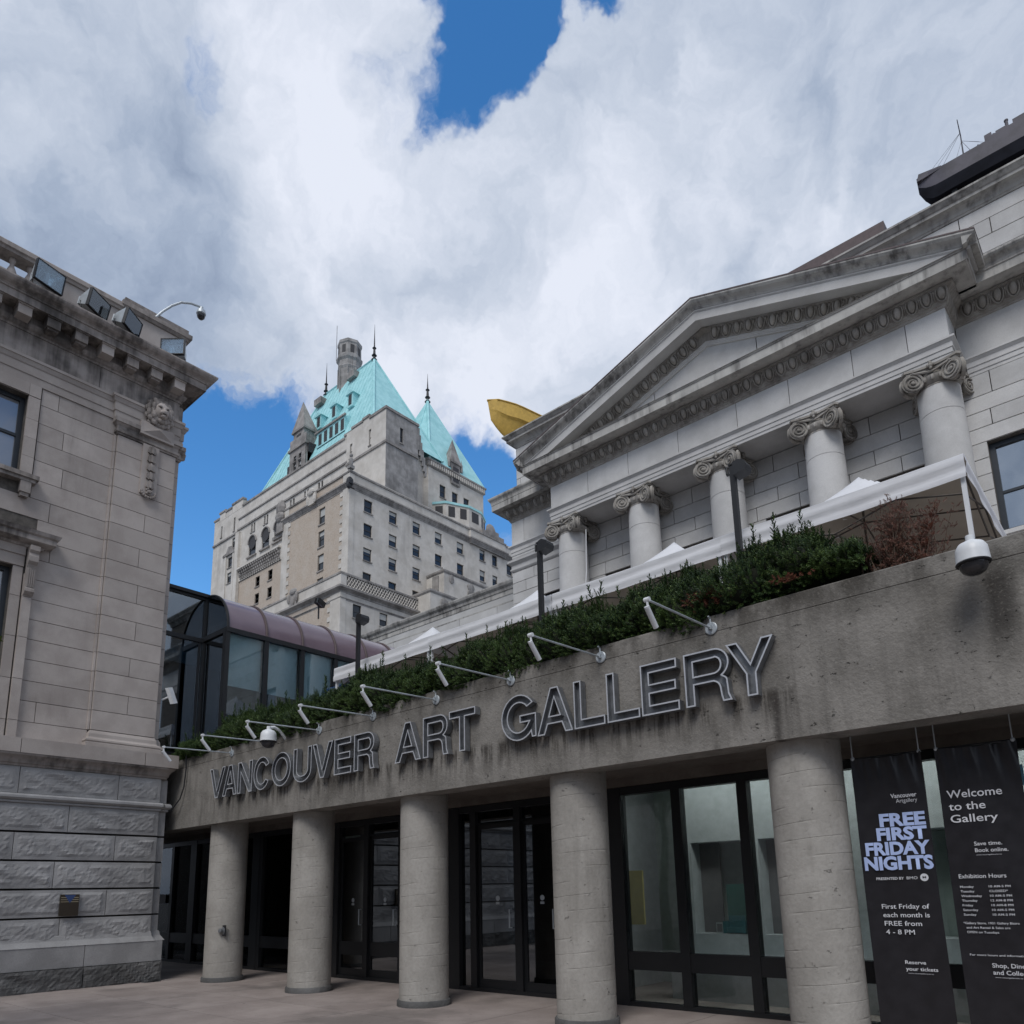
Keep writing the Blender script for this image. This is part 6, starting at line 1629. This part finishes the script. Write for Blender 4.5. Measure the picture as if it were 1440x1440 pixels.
def hband(x0, x1, z, d=.45, h=.6, y=None): return MB().box(x0, x1, (y or YM)-d, (y or YM)+.3, z, z+h)
hb(hband(-251, -233.5, 127.3), 'string_course', M['hdark']); hb(hband(-233.5, -170, 128.0), 'string_course', M['hdark']); hb(hband(-233.3, -170.3, 132.2, .35, .5), 'string_course', M['hdark'])
# stepped parapet with coping
def step(x0, x1, z, m=M['hdark'], depth=9.0, y=None):
    hb(MB().box(x0, x1, (y or YM)-.05, (y or YM)+depth, 136.5, z), 'parapet_step', M['hstone']); hb(MB().box(x0-.2, x1+.2, (y or YM)-.35, (y or YM)+1.2, z, z+.7), 'coping', m)
for x0, x1, z in ((-251, -247.5, 137.4), (-247.3, -243, 139.3), (-242.8, -238.5, 138.6), (-238.3, -231.0, 139.6), (-230.8, -195, 136.6), (-194.8, -172.0, 136.6), (-171.8, -168.5, 137.5), (-168.3, -163.2, 138.4), (-163.0, -160, 138.9)): step(x0, x1, z)
# corner tower: rises above the parapet
tw = [(-163.7, -162.5, 129.5, 134.0)]
hwall('Y', YM-.4, -1, -170.5, XT, 112.2, 137.7, M['hstone'], [(-168.8, -167.6, 128.6, 133.4), (-159.8, -158.7, 129.0, 134.2)], 'tower_front')
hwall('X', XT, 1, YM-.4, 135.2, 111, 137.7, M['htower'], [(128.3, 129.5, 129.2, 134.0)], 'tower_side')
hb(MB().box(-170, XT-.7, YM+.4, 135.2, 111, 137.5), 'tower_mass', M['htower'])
hb(MB().sweep([(-.5, 126.8), (.35, 126.8), (.35, 127.5), (-.5, 127.6)], [(-170.5, YM-.4), (XT, YM-.4), (XT, 135.2)]), 'string_course', M['hdark'], fix=True)
hb(MB().sweep([(-.6, 137.6), (.3, 137.6), (.3, 138.4), (-.6, 138.5)], [(-159.5, YM-.4), (XT, YM-.4), (XT, 135.2), (XT-5, 135.2)]), 'coping', M['hdark'], fix=True)
for i in range(6): hb(MB().box(XT-.6, XT+.1, 135.2+i*.55, 135.8+i*.55, 130-i*1.5, 137.3-i*2.2), 'stepped_edge', M['htower'])
# D. main copper roof
E1, E2, E3, E4 = (-222, 124.2, 136.4), (-159, 124.2, 136.4), (-159, 152, 136.4), (-222, 152, 136.4)
R1, R2 = (-204, 138, 175.6), (-177, 138, 175.6)
roof = hb(MB().add([E1, E2, E3, E4, R1, R2], [(0, 1, 5, 4), (1, 2, 5), (2, 3, 4, 5), (3, 0, 4)]), 'roof', M['copper'])
BASE[roof.name] = Vector((0, 0, 0))
def sub(mb, name, m, parent=roof): return mb.xf(hs).build(name, m, parent)
rb = MB()
for a, b in ((R2, E2), (R2, E3), (R1, E1), (R1, R2)): rb.tube([a, b], .45, 6)
sub(rb, 'hip_ridge', M['copper'])
sm = MB()
for i in range(1, 30):
    x0 = -220+i*2.1; f = lambda t: (x0, 124.2+13.8*t, 136.4+39.2*t)
    tmax = min(1, (x0+222)/18 if x0 < -204 else 1, (-159-x0)/18 if x0 > -177 else 1)
    if tmax > .05: sm.tube([(x0, 124.15, 136.4), (x0, 124.15+13.8*tmax, 136.4+39.2*tmax)], .07, 4)
sub(sm, 'standing_seams', M['copper'])
def finial(x, y, z, h):
    return MB().lathe([(1.0, 0), (.5, .6), (.4, 1.2), (.9, 1.6), (.45, 2.2), (.35, 4.0), (.7, 4.4), (.25, 5.0), (.12, h*.75), (.03, h)], (x, y, z), 10)
hb(finial(-177, 138, 175.2, 13.5), 'finial', M['blackmetal']); hb(finial(-204, 138, 175.2, 13), 'finial', M['blackmetal'])
def dormer(x, z, w, h, yo=0):
    # sits on the front slope
    y = 124.2+(z-136.4)/39.2*13.8
    d = MB().box(x-w/2, x+w/2, y-1.0, y+3.2, z-.4, z+h); dd = sub(d, 'dormer', M['copper'])
    r_ = MB().prism([(x-w*.72, z+h), (x+w*.72, z+h), (x, z+h+w*.5)], lambda u, v, q: (u, q, v), y-1.4, y+4.5); r_.xf(hs).build('dormer_roof', M['copper'], roof, fix=True)
    sub(MB().box(x-w*.28, x+w*.28, y-1.06, y-1.0, z+.3, z+h-.3), 'dormer_window', M['hframe'])
for x, z in ((-195.2, 154.2), (-186.6, 154.0), (-178.0, 154.2)): dormer(x, z, 2.8, 4.2)
# long shed dormer with five windows
sub(MB().add([(-191, 126.2, 143.0), (-176, 126.2, 143.0), (-176, 126.2, 148.2), (-191, 126.2, 148.2), (-191, 129.2, 149.4), (-176, 129.2, 149.4), (-191, 126.9, 142.9), (-176, 126.9, 142.9)],
            [(0, 1, 2, 3), (3, 2, 5, 4), (0, 3, 4, 6), (1, 7, 5, 2)]), 'long_dormer', M['copper'])
sub(MB().box(-191.6, -175.4, 125.7, 126.3, 148.1, 148.7), 'long_dormer_eave', M['hdark'])
for i in range(5): sub(MB().box(-189.8+i*2.95, -188.2+i*2.95, 126.1, 126.22, 143.6, 147.4), 'dormer_window', M['hframe'])
for x, z, y in ((-203.5, 169.5, 136), (-186.0, 171.5, 136.8)): sub(MB().box(x-2, x+2, y-1.8, y+1, z, z+2.4), 'small_vent', M['hdark'])
# stone gabled dormer at the left of the roof
gx0, gx1, gy = -203.0, -193.6, 124.0
hwall('Y', gy, -1, gx0, gx1, 136.5, 149.6, M['hdark'], [(-200.6, -199.0, 137.6, 140.6), (-197.7, -196.1, 137.6, 140.6), (-200.6, -199.0, 141.2, 143.2), (-197.7, -196.1, 141.2, 143.2)], 'stone_dormer')
hb(MB().box(gx0, gx1, gy+.7, gy+6, 136.5, 146).box(-201.4, -195.4, gy+.2, gy+5, 145, 152.2).box(gx1-.2, gx1, gy, gy+5, 136.5, 146), 'stone_dormer_body', M['hdark'])
hb(MB().box(-199.4, -197.2, gy+.05, gy+.18, 147.2, 150.6), 'dormer_opening', M['hframe'])
hb(MB().box(gx0-.5, gx1+.5, gy-.5, gy+5, 145.4, 146.2).box(-202, -194.8, gy-.3, gy+5, 151.8, 152.5), 'dormer_string', M['hdark'])
hb(MB().add([(-202.0, gy-.2, 152.5), (-194.8, gy-.2, 152.5), (-194.8, gy+5, 152.5), (-202.0, gy+5, 152.5), (-198.6, gy+1.6, 163.6)], [(0, 1, 4), (1, 2, 4), (2, 3, 4), (3, 0, 4)]), 'dormer_spire', M['hdark'])
hb(MB().box(-193.5, -192.9, gy+.6, gy+5, 142.4, 145.8).box(-205.8, -204.4, gy+1, gy+4, 138, 142), 'dormer_side_opening', M['hframe'])
# chimney tower
cx0, cy0 = -193.4, 140
hb(MB().lathe([(3.9, 158), (3.9, 168), (3.7, 168.3), (3.7, 179.5), (4.1, 180.5), (3.9, 181), (3.9, 182.8), (4.5, 183.6), (4.6, 184.5), (4.1, 184.8), (4.0, 189.2), (4.3, 189.6), (4.3, 190.6), (3.4, 190.9)], (cx0, cy0, 0), 8), 'chimney_tower', M['htower'])
for k in range(8):
    t = R(45*k+22.5); hb(MB().obox((cx0+3.75*math.cos(t), cy0+3.75*math.sin(t), 187.0), (.1*math.cos(t), .1*math.sin(t), 0), (-.65*math.sin(t), .65*math.cos(t), 0), (0, 0, 1.5)), 'chimney_louvre', M['hframe'])
    hb(MB().tube([(cx0+3.75*math.cos(t-R(22.5)), cy0+3.75*math.sin(t-R(22.5)), 160), (cx0+3.75*math.cos(t-R(22.5)), cy0+3.75*math.sin(t-R(22.5)), 180)], .3, 5), 'chimney_rib', M['htower'])
hb(MB().tube([(cx0-3.6, cy0-3, 185), (cx0-3.6, cy0-3, 199)], .1, 4).tube([(cx0+4.6, cy0-2, 178), (cx0+4.6, cy0-2, 184)], .08, 4), 'lightning_rod', M['hframe'])
_hb, _hw, _wg = hb, hwin, hwall
PS = 1.055     # the right pavilion stands further back than the wing in front of it
def hs_far(x, y, z): return hs(x*PS, y*PS, 1.65+(z-1.65)*PS)
def hb(mb, name, m, smooth=False, parent=None, fix=False, label=None): return mb.xf(hs_far).build(name, m, parent or ht, smooth, label, fix)
def hwall(axis, face, sgn, u0, u1, z0, z1, m, wins_, name='wall'):
    f = lambda z: 1.65+(z-1.65)*PS
    holes = [hwin(axis, face*PS, w[0]*PS, w[1]*PS, f(w[2]), f(w[3]), sgn, 0) for w in wins_]
    g = wall_grid(axis, face*PS, -sgn*.65, u0*PS, u1*PS, f(z0), f(z1), holes)
    g.xf(hs).build(name, m, ht)
# E. right pavilion with its own steep roof
PX = -152.0
tp = [(-176, 163.2), (-176, 137.2), (-157.5, 137.0), (PX, 139.3), (PX, 163.2)]
hwall('X', PX, 1, 139.3, 163.2, 108, 126.6, M['hstone'], [(144.0, 146.4, 118.5, 122.6), (149.2, 151.6, 125.8-1.0, 126.6), (149.2, 151.6, 118.6, 122.3), (154.2, 156.6, 119.0, 122.3)], 'pavilion_wall')
hb(MB().prism([(-176, 163), (-176, 137.4), (-157.6, 137.2), (PX-.7, 139.8), (PX-.7, 163)], lambda u, v, w: (u, v, w), 100, 128), 'pavilion_mass', M['hstone'], fix=True)
hb(MB().add([(-157.5, 137.0, 108), (PX, 139.3, 108), (PX, 139.3, 126.6), (-157.5, 137.0, 126.6)], [(0, 1, 2, 3)]), 'pavilion_chamfer', M['hstone'])
hb(MB().sweep([(-.5, 126.5), (.1, 126.5), (.5, 126.8), (.5, 128.3), (.8, 128.5), (.8, 129.0), (-.5, 129.2)], [(-176, 137.0), (-157.5, 137.0), (PX, 139.3), (PX, 163.2), (PX-5, 163.2)]), 'pavilion_cornice', M['hdark'], fix=True)
co_ = MB()
for i in range(27):
    y = 139.8+i*.88; co_.box(PX+.5, PX+.8, y, y+.42, 126.9, 128.2)
hb(co_, 'corbel_row', M['hstone'])
roof2 = hb(MB().add([(PX+.6, 139.3, 129), (PX+.6, 163.6, 129), (-176, 163.6, 129), (-176, 136.8, 129), (-157.6, 136.6, 129), (-164, 150, 160.0)], [(0, 1, 5), (1, 2, 5), (2, 3, 5), (3, 4, 5), (4, 0, 5)]), 'roof', M['copper'])
BASE[roof2.name] = Vector((0, 0, 0))
MB().tube([(PX+.6, 139.3, 129), (-164, 150, 160)], .5, 6).xf(hs_far).build('hip_ridge', M['copper'], roof2)
MB().tube([(-157.6, 136.6, 129), (-164, 150, 160)], .3, 6).xf(hs_far).build('hip_ridge', M['copper'], roof2)
hb(finial(-164, 150, 159.4, 10.5), 'finial', M['hframe'])
hb(MB().box(PX-3, PX+.5, 148.5, 152.3, 124.8, 132.0).box(PX-3, PX+.8, 148.1, 152.7, 131.8, 132.5), 'stone_dormer', M['hdark'])
hb(MB().add([(PX+.6, 148.1, 132.5), (PX+.6, 152.7, 132.5), (PX-3, 152.7, 132.5), (PX-3, 148.1, 132.5), (PX-.8, 150.2, 140.8)], [(0, 1, 4), (1, 2, 4), (2, 3, 4), (3, 0, 4)]), 'dormer_spire', M['hdark'])
hb(MB().box(PX+.45, PX+.56, 149.2, 151.6, 125.6, 130.6), 'dormer_window', M['hframe'])
for y in (147.7, 153.0): hb(MB().lathe([(.45, 130), (.45, 132.5), (.2, 133), (0, 134.5)], (PX+.3, y, 0), 6), 'pinnacle', M['hdark'])
# polygonal copper-roofed bay below it
oc = [(-152, 141.5), (-150.2, 144.5), (-146.8, 148.3), (-146.8, 155.0), (-150.2, 159.0), (-152, 162)]
oc = [(-152.0, 141.0), (-148.6, 143.2), (-145.6, 150.0), (-145.6, 155.2), (-148.4, 160.0), (-152.0, 161.5)]
hb(MB().prism(oc, lambda u, v, w: (u, v, w), 100, 114.8), 'bay_wall', M['hstone'], fix=True)
hb(MB().sweep([(-1, 114.6), (.3, 114.6), (.3, 115.3), (-1, 116.0)], oc), 'bay_roof', M['copper'], fix=True)
for (x0, y0), (x1, y1) in zip(oc[:-1], oc[1:]):
    n_ = max(1, int(math.hypot(x1-x0, y1-y0)/2.6))
    for i in range(n_):
        a, b = (i+.22)/n_, (i+.78)/n_; dx, dy = x1-x0, y1-y0; l = math.hypot(dx, dy); nx, ny = dy/l*.08, -dx/l*.08
        hb(MB().add([(x0+dx*a+nx, y0+dy*a+ny, 110.6), (x0+dx*b+nx, y0+dy*b+ny, 110.6), (x0+dx*b+nx, y0+dy*b+ny, 113.9), (x0+dx*a+nx, y0+dy*a+ny, 113.9)], [(0, 1, 2, 3)]), 'bay_window', M['hframe'])
hb, hwall = _hb, _wg
hb(MB().box(-152.5, -150.3, 163.6, 168.5, 108, 114.6).ball((XC+.3, 164.6, 113.8), .6, 2.4, 2.6, 8, 6).box(XC-1, XC+.6, 160.5, 170.5, 111.8, 113.2), 'parapet_crest', M['hdark'])

# ================================================================== MAPLE TREE BEYOND THE LEFT EDGE OF THE FRAME
mt = thing('maple_tree', 'maple tree whose leafy branch tips reach in at the left edge', 'tree', (-10.9, .55, 0))
tb = MB(); tb.tube([(-10.9, .55, 0), (-10.95, .6, 1.5), (-10.85, .5, 3.0), (-10.9, .6, 4.4), (-10.8, .5, 6.6)], .15, 10, .05)
for e in ((-9.6, 1.9, 4.62), (-9.9, -.4, 5.5), (-12.2, .9, 5.4), (-11.8, -.6, 6.0), (-9.8, 1.2, 6.2), (-11.6, 1.6, 5.9)): tb.tube([(-10.9, .55, 3.4), (( -10.9+e[0])/2, (.55+e[1])/2, (3.6+e[2])/2+.1), e], .05, 6, .012)
tb.build('trunk', M['bark'], mt, smooth=30)
def mleaf():
    pts = []
    for i, (a, r) in enumerate(((-90, .15), (-60, .5), (-35, .45), (-20, .85), (5, .5), (25, .95), (50, .55), (90, 1.1), (130, .55), (155, .95), (175, .5), (200, .85), (215, .45), (240, .5))):
        pts.append(Vector((r*.075*math.cos(R(a)), .01*math.sin(R(a*3)), .075*r*math.sin(R(a)))))
    return pts, [tuple(range(len(pts)))]
lp = [mleaf()]; pls = []
rng = random.Random(3)
for i in range(5200):
    a = rng.uniform(0, 6.28); ph = math.acos(rng.uniform(-1, 1)); r = rng.uniform(.55, 1)**.5
    p = Vector((-11.3+1.75*r*math.sin(ph)*math.cos(a), .15+1.25*r*math.sin(ph)*math.sin(a), 5.6+1.35*r*math.cos(ph)))
    if math.sin(p.x*4.1)+math.sin(p.y*5.3)+math.sin(p.z*4.7) < -.7: continue
    if p.y > -.238*0+1.9: continue
    pls.append((p, Vector((rng.uniform(-1, 1), rng.uniform(-1, 1), rng.uniform(-.6, 1))).normalized(), rng.uniform(.7, 1.2), rng.uniform(0, 6.28), 0))
scatter('crown', lp, pls, M['maple'], mt)
pls = []
for q, n_ in (((-9.27, 2.02, 4.80), 4), ((-9.28, 2.05, 4.52), 8), ((-9.15, 2.12, 4.42), 4)):
    for i in range(n_):
        pls.append((Vector(q)+Vector((rng.uniform(-.09, .05), rng.uniform(-.10, .08), rng.uniform(-.07, .06))), Vector((rng.uniform(-.6, .6), rng.uniform(-.2, 1), rng.uniform(-.4, .8))).normalized(), rng.uniform(.7, 1.0), rng.uniform(0, 6.28), 0))
scatter('branch_leaves', lp, pls, M['maple'], mt)
MB().tube([(-9.9, 1.6, 4.45), (-9.5, 1.9, 4.55), (-9.2, 2.08, 4.50), (-9.0, 2.16, 4.52)], .008, 5, .003).build('twig', M['bark'], mt)

# ================================================================== UNSEEN BUILDING ADDED BEHIND THE CAMERA, DARKENS LOWER FACADES AND GLASS REFLECTIONS
ob = thing('added_opposite_building', 'plain grey unseen building added behind the viewpoint to darken the lower facades', 'building', (0, -42, 0))
g_ = []
for i in range(14):
    for j in range(4): g_.append((-50+i*6.2, -46.2+i*6.2, 3.2+j*3.6, 5.6+j*3.6))
MB().box(-56, 40, -58, -41.5, 0, 17).build('core', M['hdark'], ob)
wall_grid('Y', -40.9, -.4, -56, 40, 0, 17.5, g_).build('wall', M['hdark'], ob)
for k in g_: brick_box('window', ob, M['hglass'], k[0], k[1], -41.4, -41.2, k[2], k[3])
